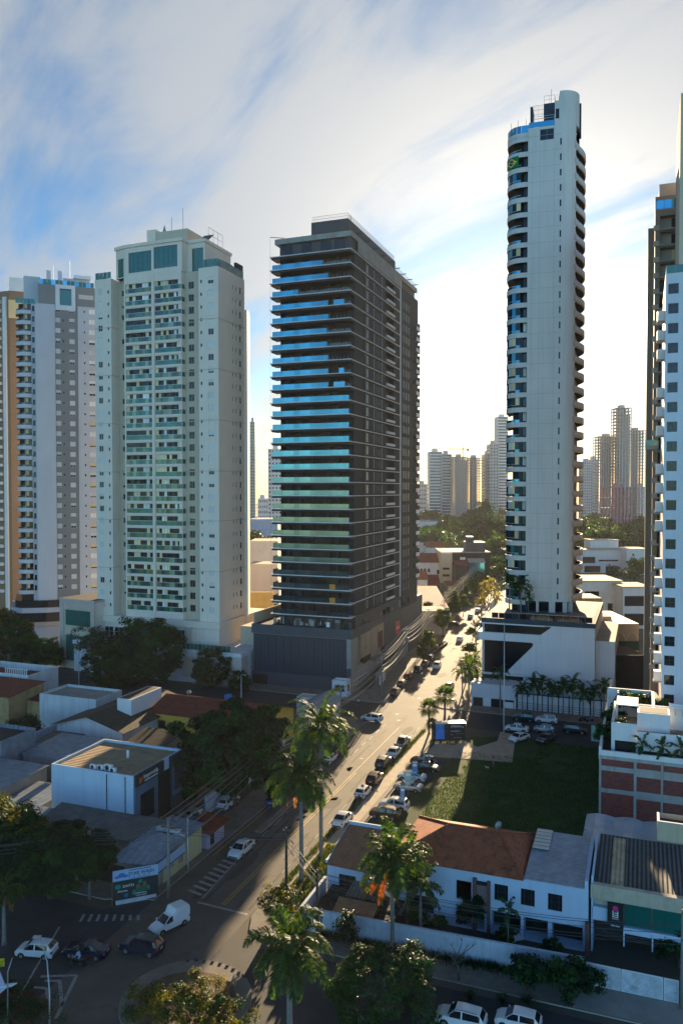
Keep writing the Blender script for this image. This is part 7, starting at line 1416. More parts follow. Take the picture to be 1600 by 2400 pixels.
        h.lathe([(r_, z) for r_, z in reversed(prof)], HAIR if pose == 'stand' else CP['black'], 12); h.v = [(hx - .025 + x, hy + y, hz_ + .0 + z) for x, y, z in h.v]; h.build('hair' if pose == 'stand' else 'helmet', t)
        return t
    PINK = mat('pink_cloth', (.60, .18, .20), .85); BLUEC = mat('pale_blue_cloth', (.30, .42, .55), .85); DKC = mat('dark_cloth', (.02, .02, .03), .85); WHC = mat('white_cloth', (.55, .55, .55), .85)
    person('person in a pink dress standing at the lawn edge with a small white dog', Gr(U(1400, 925)), 280, 'stand', PINK, PINK)
    person('motorcyclist in a pale shirt and dark helmet riding at the lower left', Gr((182, 2266)), X2 - 10, 'ride', BLUEC, DKC)
    person('pedestrian in dark clothes walking on the left pavement by the palm', Gr((743, 1772), .13), 30, 'stand', DKC, DKC); person('pedestrian in a white top on the corner pavement of the dark tower', Gr(U(222, 400), .13), 60, 'stand', WHC, DKC); person('pedestrian in a light shirt far up the left pavement', Gr((1103, 1425), .13), 200, 'stand', WHC, DKC)
    # small white dog
    d = thing('dog', 'small white dog on the lawn beside the person in pink', 'dog', Gr(U(1348, 945)), rad(160)); J = [(-.18, 0, .30), (.0, 0, .30), (.16, 0, .32), (.26, 0, .42), (.34, 0, .43), (.43, 0, .40), (-.19, .06, .16), (-.22, .06, .02), (-.19, -.06, .16), (-.22, -.06, .02), (.15, .06, .16), (.15, .06, .02), (.15, -.06, .16), (.15, -.06, .02), (-.28, 0, .38), (-.33, 0, .47)]
    E = [(0, 1), (1, 2), (2, 3), (3, 4), (4, 5), (0, 6), (6, 7), (0, 8), (8, 9), (2, 10), (10, 11), (2, 12), (12, 13), (0, 14), (14, 15)]; R_ = [.08, .085, .095, .055, .07, .035, .04, .022, .04, .022, .035, .022, .035, .022, .025, .02]
    me = bpy.data.meshes.new('dog'); me.from_pydata(J, E, []); tmp = bpy.data.objects.new('tmp_dog', me); COL.objects.link(tmp); tmp.modifiers.new('s', 'SKIN')
    for i, r_ in enumerate(R_): me.skin_vertices[0].data[i].radius = (r_, r_)
    me.skin_vertices[0].data[1].use_root = True; tmp.modifiers.new('u', 'SUBSURF').levels = 2; dg = bpy.context.evaluated_depsgraph_get(); m2 = bpy.data.meshes.new_from_object(tmp.evaluated_get(dg)); bpy.data.objects.remove(tmp); m2.materials.clear(); m2.materials.append(mat('white_fur', (.62, .60, .56), .9, var=.1)); ob('body', m2, d)
    e = MB(); [e.add([(.30, s * .05, .48), (.36, s * .06, .49), (.31, s * .11, .40)], [(0, 1, 2), (2, 1, 0)], mat('grey_fur', (.3, .28, .26), .9)) for s in (-1, 1)]; e.build('ear', d)
cars()
# ================================================================== poles, wires, signs
def misc():
    CONC = mat('pole_concrete', (.22, .20, .18), .85, var=.2, scale=1.5, streak=.4); DKP = mat('dark_pole', (.05, .042, .035), .8, var=.2); GALV = mat('galvanised_steel', (.42, .43, .44), .45, metal=.5, var=.1); LENS = glass('lamp_lens', (.5, .52, .52), .2, wob=0); CER = mat('insulator', (.25, .13, .08), .4)
    def pole(label, loc, h, az, arms=((-.3, 2.2), (-1.2, 1.8)), lamp=None, m=None, trans=False):
        t = thing('utility_pole', label, 'utility pole', loc, rad(-az)); b = MB(); b.smooth = True; b.lathe([(.19, 0), (.12, h)], m or CONC, 9); b.build('shaft', t)
        for dz, w in arms:
            a = MB(); a.box(-w / 2, w / 2, -.06, .06, h + dz, h + dz + .1, DKP); a.build('crossarm', t); a = MB(); [a.lathe([(.05, h + dz + .1), (.06, h + dz + .2), (.03, h + dz + .28)], CER, 6, (-w / 2 + .1 + (w - .2) * k / 3, 0)) for k in range(4)]; a.build('insulator', t)
        if trans: a = MB(); a.smooth = True; a.lathe([(.3, h - 3.2), (.32, h - 2.2), (.2, h - 2.1)], GALV, 10, (.5, 0)); a.build('transformer', t)
        if lamp:
            a = MB(); a.tube([(0, 0, lamp), (lamp_dx * .5, 0, lamp + .9), (lamp_dx, 0, lamp + 1.0)], .04, GALV, 5); a.build('lamp_arm', t); a = MB(); a.box(lamp_dx - .1, lamp_dx + .55, -.12, .12, lamp + .95, lamp + 1.07, GALV); a.box(lamp_dx, lamp_dx + .5, -.1, .1, lamp + .92, lamp + .949, LENS); a.build('lamp_head', t)
        return t
    lamp_dx = 1.6
    row = [(74.9, -49.4, 9.2, 'concrete pole at the hatched markings before the yellow shop', 6.5), (110, -52.2, 9.5, 'concrete pole in the shade by the huge round tree', 7), (137, -52.5, 9.5, 'wire-hung pole left of the tallest palm', 7), (164, -53.2, 10, 'pole with crossarms on the corner pavement by the dark tower', None), (196, -57.0, 10, 'pole with crossarms beside the grey pavement wall', None), (232, -60.4, 10, 'pole on the left pavement near the low pink roof', None), (272, -64.3, 10, 'pole up the left pavement behind the bright bush', None), (320, -68.8, 10, 'thin pole far up the left pavement', None), (372, -75, 10, 'thin pole farthest up the left pavement', None)]
    P = []
    for a, b, h, lb, lp in row: pole(lb, AB(a, b, .12), h, 20.9, lamp=lp, trans=(a in (110, 196))); P.append((AB(a, b), h))
    wire_m = mat('wire_black', (.10, .10, .10), .35, metal=.4, var=.1, spec=.8); wire_l = mat('cable_grey', (.13, .125, .115), .45, metal=.2, var=.1, spec=.8)
    def wire(p, q, sag, r, m, label, gr):
        r = r * 1.5; b = MB(); n = 10; b.tube([p.lerp(q, i / n) - Vector((0, 0, sag * 4 * (i / n) * (1 - i / n))) for i in range(n + 1)], r, m, 4); o = b.build('overhead_wire'); tag(o, label, 'wire', gr); return o
    up = Vector((0, 0, 1))
    for i in range(len(P) - 1):
        (p, h), (q, k) = P[i], P[i + 1]
        for off, z, s, r in ((-.9, -.05, .5, .035), (.0, -.05, .55, .035), (.9, -.05, .5, .035), (-.6, -1.0, .6, .04), (.5, -1.0, .65, .04), (.2, -2.4, .7, .045), (.45, -3.1, 1.1, .05), (-.1, -3.9, .8, .04)):
            wire(p + RV * off + up * (h + z), q + RV * off + up * (k + z), s, r, wire_l if z < -2 else wire_m, 'overhead wire strung along the left pavement poles', 'overhead wires along the left pavement')
    # lower street poles and their wires
    q1 = pole('dark leaning pole by the royal palms at the kerb', G(671, 2120), 8.6, 20.9, arms=((-.4, .9),), m=DKP); q2 = pole('dark pole carrying many cables at the white wall corner', G(743, 2192), 6.8, 110, arms=((-.3, 1.2), (-.9, 1.0)), m=DKP); q3 = pole('slim pole right of the slatted gate at the picture edge', G(1597, 2368), 9, 110, arms=((-.3, 1.6),)); q4 = pole('pole in the dark hedge left of the car wash poster', AB(71.6, -57.6, .1), 7.8, 110, arms=((-.3, 1.6),)); q5 = pole('pole beyond the left picture edge', AB(57.5, -75, .1), 8.5, 110, arms=((-.3, 1.6),))
    A1, A2, A3, A4, A5 = (G(671, 2120), 8.6), (G(743, 2192), 6.8), (G(1597, 2368), 9.0), (AB(71.6, -57.6), 7.8), (AB(57.5, -75), 8.5)
    for z, o, s in ((-.2, 0, .5), (-.45, .3, .6), (-.8, .1, .5), (-1.1, -.2, .7), (-1.5, .0, .6)):
        wire(A2[0] + up * (A2[1] + z) + SV * o, A3[0] + up * (A3[1] - 1.2 + z * 1.3) + SV * o, s + .5, .02, wire_m, 'overhead wire crossing before the white house', 'wires before the white house'); wire(A1[0] + up * (A1[1] - .5 + z) + RV * o, A2[0] + up * (A2[1] - .2 + z) + RV * o, .15, .025, wire_l, 'cable between the two dark poles at the wall corner', 'cables at the wall corner')
        wire(A4[0] + up * (A4[1] + z) + SV * o, A5[0] + up * (A5[1] + z) + SV * o, .4, .02, wire_l, 'wire over the lower left street', 'wires over the lower left street'); wire(AB(74.9, -49.4) + up * (8.9 + z) + RV * o, A4[0] + up * (A4[1] + z) + RV * o, .3, .02, wire_l, 'wire from the yellow shop pole to the car wash', 'wires by the car wash')
        if z > -1: wire(AB(74.9, -49.4) + up * (8.4 + z), A1[0] + up * (A1[1] - .5 + z), .25, .02, wire_m, 'wire crossing the main street at the hatched markings', 'wires crossing the main street')
    # tall lamp post of the plaza, curved lamp pole lower left
    def lamp_post(label, loc, h, az, reach=1.8, two=False):
        t = thing('street_lamp', label, 'street lamp', loc, rad(-az)); b = MB(); b.smooth = True; b.lathe([(.16, 0), (.13, .8), (.08, h)], GALV, 8); b.build('pole', t)
        for s in ((1, -1) if two else (1,)): a = MB(); a.tube([(0, 0, h - .1), (s * reach * .5, 0, h + .3), (s * reach, 0, h + .35)], .045, GALV, 5); ar = a.build('arm', t); a = MB(); a.box(s * reach - .05, s * reach + s * .7, -.14, .14, h + .3, h + .42, GALV); a.build('lamp_head', t)
    lamp_post('tall slim lamp post at the plaza corner before the white podium', G(1180, 1724), 21, 110, .9); lamp_post('white lamp post standing before the open pale-branched tree', G(185, 1612), 8, 20, 1.2); lamp_post('lamp post with bright arm over the dome tree street', AB(140, -75), 9, 60, 1.6); lamp_post('lamp post at the roof edge of the yellow street shop', AB(81.5, -51.0, .13), 6.3, -50, 1.6)
    t = thing('street_lamp', 'white curved lamp pole leaning over the bottom left corner', 'street lamp', G(108, 2405)); b = MB(); b.smooth = True; b.tube([(.3, .0, 0), (.15, .5, 2.4), (-.5, 1.7, 4.6), (-1.1, 2.4, 5.4), (-1.7, 3.2, 5.9)], [.09, .075, .06, .05, .04], GALV, 7); b.build('pole', t); b = MB(); b.box(-2.3, -1.6, 3.1, 3.4, 5.85, 5.97, GALV); b.build('lamp_head', t)
    t = thing('street_lamp', 'thin white pole with blue-white lamp head at the bottom left edge', 'street lamp', G(18, 2400)); b = MB(); b.smooth = True; b.tube([(0, 0, 0), (.02, .1, 4.5), (.35, .3, 5.6)], [.06, .05, .03], GALV, 6); b.build('pole', t); b = MB(); b.loft([[(-.9, .2, 3.0), (-.9, .5, 3.0), (-.9, .5, 3.1), (-.9, .2, 3.1)], [(.25, .15, 3.1), (.25, .55, 3.1), (.25, .55, 3.22), (.25, .15, 3.22)], [(.7, .3, 3.3), (.7, .4, 3.3), (.7, .4, 3.34), (.7, .3, 3.34)]], M['metal_w']); b.build('lamp_head', t)
    # signs
    t = thing('advertising_hoarding', 'black advertising hoarding with a blue panel and white lettering beside the plaza', 'sign', G(1019, 1741), rad(6)); W, H = 5.6, 3.6; b = MB(); b.box(0, W, 0, .12, .3, H, M['black']); b.box(0, W, -.9, 1.0, H, H + .1, GALV); b.box(0, .1, .12, 2.0, 0, H, M['dark']); b.box(W - .1, W, .12, 1.5, 0, H, M['dark']); b.build('board', t); b = MB(); BP_ = mat('bright_blue_print', (.03, .22, .62), .5, var=.4, scale=.6); b.box(.12, 1.75, -.03, -.001, .6, H - .15, BP_); b.build('blue_panel', t)
    pp = MB(); r = random.Random(1)
    for i in range(26): x = 1.6 + r.uniform(-.05, .55); z = .6 + r.random() * 2.4; pp.face([(x, -.04, z), (x + r.uniform(.1, .35), -.04, z + .05), (x + r.uniform(.05, .3), -.04, z + r.uniform(.1, .3))], M['dark'])
    pp.build('palm_print', t)
    text3d(t, 'ATENAS', 2.9, 2.7, .52, M['white'], y=-.02); text3d(t, 'LANCAMENTO', 2.9, 1.9, .26, M['white'], y=-.02); text3d(t, 'VISITE', 2.8, 1.3, .24, M['concrete'], y=-.02); text3d(t, 'VENDAS 62 3000', 3.9, 1.45, .18, M['concrete'], y=-.02); text3d(t, 'DECORADO', 3.4, .7, .26, M['concrete'], y=-.02)
    b = MB(); [b.box(4.95 + x, 5.10 + x, -.03, -.01, 2.55 + z, 2.7 + z, mat('pale_blue_print', (.25, .45, .65), .5)) for x, z in ((0, 0), (.2, 0), (0, .22), (.2, .22))]; b.build('mark', t)
    U = lambda u, v: (780 + .26786 * u, 1550 + .26786 * v); BS = mat('blue_sign_face', (.08, .24, .50), .5, var=.15); BG = mat('pale_green_sign_face', (.30, .46, .42), .5, var=.1)
    for uv, lb, m, s in (((715, 1065), 'blue post sign in front of the white sedan in the bays', BS, 1.0), ((655, 1170), 'pale green-blue post sign in front of the silver sedan', BG, 1.1), ((608, 1260), 'small narrow blue post sign before the bays', BS, .8), ((822, 960), 'dark post sign by the black cars in the bays', M['dark'], .9)):
        t = thing('post_sign', lb, 'sign', G(*U(*uv)), GRID + rad(20)); b = MB(); b.tube([(0, .05, 0), (0, .05, 2.0 * s)], .04, GALV, 5); b.build('post', t); b = MB(); b.box(-.42 * s, .42 * s, -.02, .02, 1.3 * s, 3.3 * s, m); b.box(-.3 * s, .3 * s, -.03, -.021, 2.6 * s, 3.0 * s, M['metal_w']); b.box(-.3 * s, .2 * s, -.03, -.021, 1.6 * s, 1.72 * s, M['metal_w']); b.build('board', t)
    V = lambda u, v: (1080 + .2296 * u, 1380 + .2296 * v)
    t = thing('post_sign', 'pale green real-estate sign by the corner of the terraced building', 'sign', G(*V(1398, 1590)), GRID); b = MB(); GP = mat('mint_print', (.28, .52, .40), .5, var=.1); b.box(-1.2, 1.2, 0, .06, .5, 3.4, GP); b.build('board', t); b = MB(); DT = mat('dark_teal_print', (.02, .12, .16), .5); b.face([(-.1, -.01, 2.3), (.9, -.01, 1.6), (1.19, -.01, 1.7), (1.19, -.01, 2.9), (.9, -.01, 3.0)], DT); b.box(-.8, .3, -.02, -.005, .8, 1.3, DT); b.build('print', t); 
    for x in (-1.1, 1.0): b = MB(); b.box(x, x + .1, .06, .16, 0, 3.2, DKP); b.build('post', t)
    t = thing('post_sign', 'yellow warning panel at the left picture edge', 'sign', G(2, 2295), rad(14)); b = MB(); YS = mat('yellow_sign_face', (.72, .60, .02), .5, var=.05); b.box(-.9, .32, 0, .05, 1.15, 1.9, YS); b.build('board', t); text3d(t, 'ATENCAO', -.85, 1.55, .24, M['black'], y=-.01); b = MB(); [b.box(-.8, .2, -.012, -.002, z, z + .06, M['black']) for z in (1.25, 1.4)]; b.build('print', t); b = MB(); b.tube([(-.3, .08, 0), (-.3, .08, 1.9)], .04, GALV, 5); b.build('post', t)
    t = thing('panel_sign', 'large tilted lilac-white panel cut by the bottom left picture edge', 'sign', G(0, 2400)); b = MB(); LP = mat('lilac_panel', (.45, .44, .58), .5, var=.05); b.face([(-2.2, 0.3, 4.6), (-.1, .3, 4.4), (.45, .3, 2.9), (-.6, .3, 2.0), (-2.2, .3, 2.1)], LP); b.face([(-2.2, .36, 4.6), (-2.2, .36, 2.1), (-.6, .36, 2.0), (.45, .36, 2.9), (-.1, .36, 4.4)], GALV); b.build('board', t); b = MB(); b.tube([(-1.4, .45, 0), (-1.4, .45, 4.4)], .07, GALV, 6); b.build('post', t)
    # traffic sign over the white hatchback, pavement furniture
    t = thing('traffic_sign', 'small round traffic sign at the kerb behind the white hatchback', 'sign', G(*U(258, 1225))); b = MB(); b.tube([(0, 0, 0), (0, 0, 2.4)], .03, GALV, 5); b.build('post', t); b = MB(); b.lathe([(.28, 0), (.28, .03)], M['metal_w'], 14); b.v = [(x, -.04 - z, 2.3 + y) for x, y, z in b.v]; b.build('disc', t); b = MB(); b.lathe([(.17, 0), (.17, .02)], mat('red_ring', (.5, .03, .03), .5), 14); b.v = [(x, -.075 - z, 2.3 + y) for x, y, z in b.v]; b.build('ring', t)
    mh = MB(); mh.lathe([(.36, 0), (.36, .012)], M['dark'], 16); mm = mh.mesh('manhole_cover')
    for uv in ((560, 465), (575, 520), (250, 855), (755, 325)): tag(ob('manhole_cover', mm, None, G(*U(*uv)) + Vector((0, 0, .014))), 'round iron manhole cover in the sunlit street', 'manhole cover', 'manhole covers in the street')
    kb = MB(); kb.box(-.15, .15, -.1, .08, 0, .10, M['black']); km = kb.mesh('kerb_stud')
    for i in range(9): an = rad(34 + i * 8.2); v = Vector((-14 + 5.75 * math.cos(an), 70 + 5.75 * math.sin(an), .151)); tag(ob('kerb_stud', km, None, v, an + math.pi / 2), 'black kerb stud on the roundabout island edge', 'kerb stud', 'black studs round the island edge')
    bx = MB(); [bx.box(x, x + .9, y, y + .7, .13 + z, .13 + z + .35, M['white']) for x, y, z in ((0, 0, 0), (.95, .1, 0), (.3, .1, .36))]; tag(bx.build('rubbish_pile', None, G(1190, 2215), .3), 'pile of pale boxes and rubble behind the boundary wall', 'rubbish', kind='stuff')
    # grey pavement wall and hoardings up the left side
    for lb, a0, b0, a1, b1, h, m in (('long grey wall on the left pavement below the dark tower', 176, -58.4, 215, -62.0, 2.6, M['concrete']), ('white hoarding box on the pavement by the corner pole', 176, -57.6, 182, -58.2, 2.0, M['white2']), ('concrete wall far up the left pavement', 262, -67.0, 330, -73.2, 2.2, M['concrete']), ('pale wall along the right side of the far street', 240, -47.6, 330, -56.8, 2.4, M['white2'])):
        p, q = AB(a0, b0), AB(a1, b1); L = (q - p).length; w = MB(); w.box(0, L, -.12, .12, 0, h, m); w.box(-.03, L + .03, -.16, .16, h, h + .1, m); tag(w.build('wall', None, p, math.atan2((q - p).y, (q - p).x)), lb, 'wall')
misc()
# ================================================================== middle distance and skyline
def far():
    r = random.Random(77)
    # ---- houses along the far street, left side
    PKR = ribmat('faded_pink_roof', (.34, .10, .08), 'X', .8, amt=.25, grime=(.4, .5, (.24, .10, .08))); MAR = ribmat('maroon_roof', (.22, .03, .035), 'X', .6, amt=.3); BEI = mat('warm_beige_render', (.55, .44, .29), .8, var=.08, streak=.2); WHT = mat('far_white_render', (.62, .60, .56), .8, var=.08, streak=.2); CRT = mat('flat_cream_roof', (.48, .40, .28), .85, var=.15, scale=.3)
    def place(px0, px1, ytop, Z, dep, ybase=None): # -> a,b ranges from the roof edge pixel
        p, q = A(px0, Z), A(px1, Z); z = CAMH + ray(0, ytop).z / ray(0, ytop).y * Z; return p, q, z
    def block(label, px0, px1, ytop, Z, dep, wall, roof='flat', rm=None, rise=1.6, wins=(), rz=None, name='house', over=.4, z0=0):
        p, q, z = place(px0, px1, ytop, Z, dep); W = (q - p).length; t = thing(name, label, 'building', p, 0 if rz is None else rz); w = MB(); F = [((0, 0), (W, 0)), ((W, 0), (W, dep)), ((W, dep), (0, dep)), ((0, dep), (0, 0))]; H = {0: [], 1: [], 2: [], 3: []}
        for s, u, zz, ww, h in wins: H[s].append((u, u + ww, zz, zz + h, .2, M['win']))
        for i, (a, b) in enumerate(F): facade(w, a, b, 0, z, wall, H[i])
        if roof == 'flat': w.face([(0, 0, z), (W, 0, z), (W, dep, z), (0, dep, z)], rm or CRT)
        w.build('wall', t)
        if roof != 'flat':
            g = MB(); e = over
            if roof == 'gable': roofsheet(g, (-e, -e, z - .1), (W + e, -e, z - .1), (W + e, dep / 2, z + rise), (-e, dep / 2, z + rise), rm); roofsheet(g, (-e, dep / 2, z + rise), (W + e, dep / 2, z + rise), (W + e, dep + e, z - .1), (-e, dep + e, z - .1), rm)
            if roof == 'mono': roofsheet(g, (-e, -e, z), (W + e, -e, z), (W + e, dep + e, z + rise), (-e, dep + e, z + rise), rm)
            if roof == 'slab': g.box(-e, W + e, -e, dep + e, z, z + .5, rm)
            g.build('roof', t)
        return t, W, z
    block('long pink-roofed hall with a cream lean-to beside the dark tower podium', 972, 1050, 1425, 262, 34, BEI, 'mono', PKR, 3.2); block('cream flat shed in front of the pink-roofed hall', 974, 1046, 1432, 250, 10, M['concrete'], 'flat', CRT)
    block('white house with terracotta roof and pale walls behind the pink hall', 968, 1002, 1358, 330, 16, WHT, 'gable', TX, 3.0, ((0, 4, 1, 1.4, 2), (0, 6.5, 1, 1.2, 2))); block('dark red gabled house beside the terracotta one', 1003, 1030, 1370, 335, 14, M['soffit'], 'gable', MAR, 3.5)
    t, W, z = block('white villa with arched openings and brown tiled roof', 972, 1034, 1318, 400, 18, WHT, 'gable', TD, 4.0, ((0, 11.3, 3.6, 1.2, 2.2),))
    b = MB()
    for u in (1, 2.8, 4.6, 6.6):
        for zz in (0.4, 4.6): b.face([(u, -.03, zz), (u + 1.1, -.03, zz), (u + 1.1, -.03, zz + 1.3), (u + .9, -.03, zz + 1.8), (u + .55, -.03, zz + 2), (u + .2, -.03, zz + 1.8), (u, -.03, zz + 1.3)], M['room'])
    tag(b.build('arched_opening', t), kind='stuff')
    block('three-storey beige block beside the petrol canopy', 1034, 1060, 1296, 392, 20, BEI, 'flat', None, wins=((0, .8, 6.6, 3.4, 1.1), (0, .8, 3.2, 3.4, 1.1)), name='building')
    t, W, z = block('long flat grey canopy roof with a black box on top', 1036, 1148, 1296, 395, 26, M['room'], 'slab', M['concrete'], name='canopy_building'); b = MB(); b.box(W * .52, W * .92, 2, 12, z + .5, z + 5.2, M['dark']); b.box(W * .54, W * .68, 2, 8, z + 5.2, z + 8, M['black']); b.build('roof_box', t)
    for (x0, x1, y0, y1, z_, lb, m) in ((1078, 1091, 1306, 1312, 388, 'small cream sign panel on a post in front of the canopy', M['cream']), (1109, 1116, 1344, 1351, 380, 'little cream sign panel lower down the far street', M['cream'])):
        p, q, zt = place(x0, x1, y0, z_, 0); t = thing('post_sign', lb, 'sign', p); b = MB(); h = (y1 - y0) / 1850 * z_; b.box(0, (q - p).x, 0, .1, zt - h, zt, m); b.build('board', t); b = MB(); b.tube([((q - p).x / 2, .15, 0), ((q - p).x / 2, .15, zt)], .1, M['metal_g'], 5); b.build('post', t)
    block('dark red tent-roofed stall under the canopy', 1068, 1096, 1325, 375, 8, M['soffit'], 'gable', MAR, 1.8); block('grey-roofed stall with a blue tarpaulin side', 1100, 1136, 1318, 378, 8, M['rail_b'], 'gable', M['concrete'], 1.6)
    block('low red-roofed cottage between the dark red house and the bush', 1050, 1088, 1372, 340, 12, BEI, 'gable', TD, 1.4)
    for lb, a in (('long white wall-like building behind the villa', (965, 1070, 1272, 470, 14, WHT, 'flat')), ('white house with broad terracotta roof behind the canopy', (1000, 1068, 1283, 450, 16, WHT, 'gable', TX, 3)), ('pale block behind the canopy at the tower edge', (1068, 1185, 1284, 480, 16, WHT, 'flat')), ('white house with dark openings by the round olive tree', (1046, 1070, 1255, 520, 12, WHT, 'flat', None, 1, ((0, 1, 4, 1, 2), (0, 3.4, 4, 1, 2)))), ('tall white wall block at the dark tower edge', (966, 988, 1240, 540, 12, WHT, 'flat')), ('pale turquoise-roofed pavilion among the trees', (968, 1026, 1222, 600, 14, WHT, 'slab', M['rail_t'])), ('white slotted building beside the young palms', (1110, 1156, 1270, 500, 10, WHT, 'flat', None, 1, ((0, 1, 3, 1, 3), (0, 3, 3, 1, 3), (0, 5, 3, 1, 3))))): block(lb, *a)
    # gap between the cream and dark towers
    for lb, a in (('blue-white warehouse roof seen between the two middle towers', (586, 650, 1218, 560, 30, mat('pale_blue_metal', (.35, .42, .52), .5, var=.1), 'slab', M['metal_w'])), ('pale three-storey block with dark strip windows between the two middle towers', (585, 650, 1268, 330, 18, WHT, 'flat', None, 1, ((0, 2, 9.4, 2, .8), (0, 6, 9.4, 2, .8), (0, 2, 5, 3, 1.4), (0, 7, 5, 4, .8)))), ('lower cream block in front of the three-storey one', (585, 650, 1322, 300, 12, M['cream'], 'flat', None, 1, ((0, 3, 3.4, 1, 2), (0, 5, 3.4, 1, 2), (0, 7, 3.4, 1, 2)))), ('sunlit ochre yard wall between the two middle towers', (585, 640, 1388, 268, 1, mat('sunlit_ochre', (.55, .38, .13), .85), 'flat'))): block(lb, *a, name='building')
    # right of the slender tower
    for lb, a in (('white modern house with long flat roofs right of the slender tower', (1362, 1462, 1290, 440, 16, WHT, 'slab', CRT, 1, ((0, 1, 5.5, 7, 3.5), (0, 10, 6.5, 11, .9), (0, 2, .3, 9, 3.6), (0, 14, .3, 6, 3.4)))), ('upper white box of the modern house', (1384, 1450, 1267, 452, 12, WHT, 'slab', CRT)), ('cream house with a hatch window next to the brown tower', (1470, 1520, 1286, 430, 14, WHT, 'flat', CRT, 1, ((0, 3, 10, 1, 1.6), (0, 1, 4.4, 6, 2), (0, 1, .3, 8, 3)))), ('pale sloping-roof building in front of the modern house', (1358, 1458, 1364, 272, 18, WHT, 'slab', CRT, 1, ((0, 2, 9, 5, 2.2), (0, 10, 3, 3, 4)))), ('brown cube house beside the podium tower', (1366, 1412, 1402, 222, 10, mat('brown_cube_render', (.20, .14, .09), .8), 'flat', CRT)), ('white strip building with planted roof by the brown tower', (1462, 1525, 1378, 262, 12, WHT, 'slab', CRT, 1, ((0, .5, 7.5, 8, 3.4), (0, .5, 1, 8, 4)))), ('beige terrace block with sunlit yellow roof', (1440, 1500, 1462, 190, 20, BEI, 'flat', mat('sunlit_yellow_roof', (.62, .50, .30), .6, var=.1), 1)), ('stepped beige block between the podium and the yellow roof', (1402, 1436, 1445, 196, 22, BEI, 'flat', CRT)), ('dark recessed block under the yellow roof terrace', (1432, 1512, 1536, 172, 10, M['black'], 'flat', M['soffit']))): block(lb, *a, name='building')
    # arched glass screen on the yellow roof terrace
    p, q, zt = place(1440, 1500, 1500, 189, 0); t = thing('arched_canopy', 'pair of pale arches at the front of the sunlit yellow roof', 'canopy', Vector((p.x, p.y, 0))); b = MB(); W = (q - p).x
    for k in range(2):
        c = W * (.25 + .5 * k); b.tube([(c - W * .22 * math.cos(i * math.pi / 10), 0, zt - .2 + 2.0 * math.sin(i * math.pi / 10)) for i in range(11)], .12, M['metal_w'], 5)
    b.build('arch', t); b = MB(); b.box(0, W, -.05, 0, zt - 2.5, zt - .3, M['rail_t']); b.build('glass_screen', t)
    # ---- skyline
    def tower(label, px0, px1, ytop, Z, wall, floors, cols, dep=22, rz=0, strip=False):
        p, q, zt = place(px0, px1, ytop, Z, dep); W = (q - p).length; t = thing('far_tower', label, 'building', p, rz); w = MB(); w.box(0, W, 0, dep, 0, zt, wall); w.box(W * .3, W * .7, dep * .3, dep * .7, zt, zt + 4, wall); w.build('wall', t); b = MB(); fh = zt / floors
        for k in range(1, floors):
            if strip: b.box(W * .06, W * .94, -.06, -.01, k * fh + fh * .25, k * fh + fh * .75, M['win'])
            else:
                for c in range(cols): x = W * (c + .25) / cols; b.box(x, x + W / cols * .5, -.06, -.01, k * fh + fh * .25, k * fh + fh * .7, M['win'])
            b.box(-.06, -.01, dep * .2, dep * .8, k * fh + fh * .25, k * fh + fh * .7, M['win']); b.box(W + .01, W + .06, dep * .2, dep * .8, k * fh + fh * .25, k * fh + fh * .7, M['win'])
        tag(b.build('window', t), kind='stuff'); return t
    PL = mat('hazy_white_facade', (.60, .58, .56), .8, var=.04); GYF = mat('hazy_grey_facade', (.36, .38, .41), .8, var=.04); TNF = mat('hazy_tan_facade', (.52, .43, .37), .8, var=.06); TLF = mat('hazy_teal_facade', (.16, .28, .30), .4, var=.05)
    for lb, a in (('slim teal glass tower in the gap right of the cream tower', (583, 598, 988, 700, TLF, 40, 3)), ('white tower peeping out left of the dark tower', (628, 660, 1052, 640, PL, 24, 4)), ('pale low block on the skyline between the two middle towers', (598, 628, 1168, 900, PL, 6, 6)), ('thin greenish tower grazing the right side of the dark tower', (958, 976, 1036, 620, GYF, 30, 3)), ('small pale block on the skyline right of the dark tower', (976, 1003, 1134, 1000, GYF, 10, 5)), ('white skyline tower with banded left flank', (1005, 1036, 1058, 900, PL, 26, 2)), ('blue-grey skyline tower joined to the banded white one', (1034, 1058, 1064, 895, GYF, 26, 5)), ('slim beige tower left of the slender tower base', (1136, 1152, 1064, 880, TNF, 26, 2)), ('stepped pinkish tower beside the slim beige one', (1148, 1168, 1040, 840, TNF, 28, 3)), ('tall white balconied tower touching the slender tower', (1164, 1190, 976, 1150, PL, 36, 2)), ('pale tower right of the slender tower on the skyline', (1368, 1388, 1082, 950, GYF, 24, 4)), ('second pale tower right of the slender tower on the skyline', (1386, 1402, 1076, 960, PL, 24, 2)), ('distant low pale block under the skeleton towers', (1480, 1520, 1140, 1000, PL, 10, 4))): tower(lb, *a, strip='balconied' in lb or 'banded' in lb)
    CF = mat('hazy_concrete_frame', (.46, .40, .36), .9, var=.1); PKN = mat('pink_netting', (.42, .21, .20), .8, var=.3)  # distant haze put into the colour: far frames and facades made paler
    def skeleton(label, px0, px1, ytop, Z, floors, cols, dep=18, solid=.0, mat_=None):
        p, q, zt = place(px0, px1, ytop, Z, dep); W = (q - p).length; t = thing('unfinished_tower', label, 'building', p); m = mat_ or CF; fh = zt / floors; b = MB()
        for k in range(floors + 1): b.box(0, W, 0, dep, k * fh - .5, k * fh, m)
        b.build('floor_slab', t); b = MB()
        for c in range(cols + 1):
            for y in (0.05, dep * .5, dep - 1): x = W * c / cols; b.box(max(x - .5, .02), min(x + .5, W - .02), y, y + .9, 0, zt, m)
        b.build('column', t); b = MB(); b.box(W * .35, W * .65, dep * .3, dep * .7, 0, zt + 3, m)
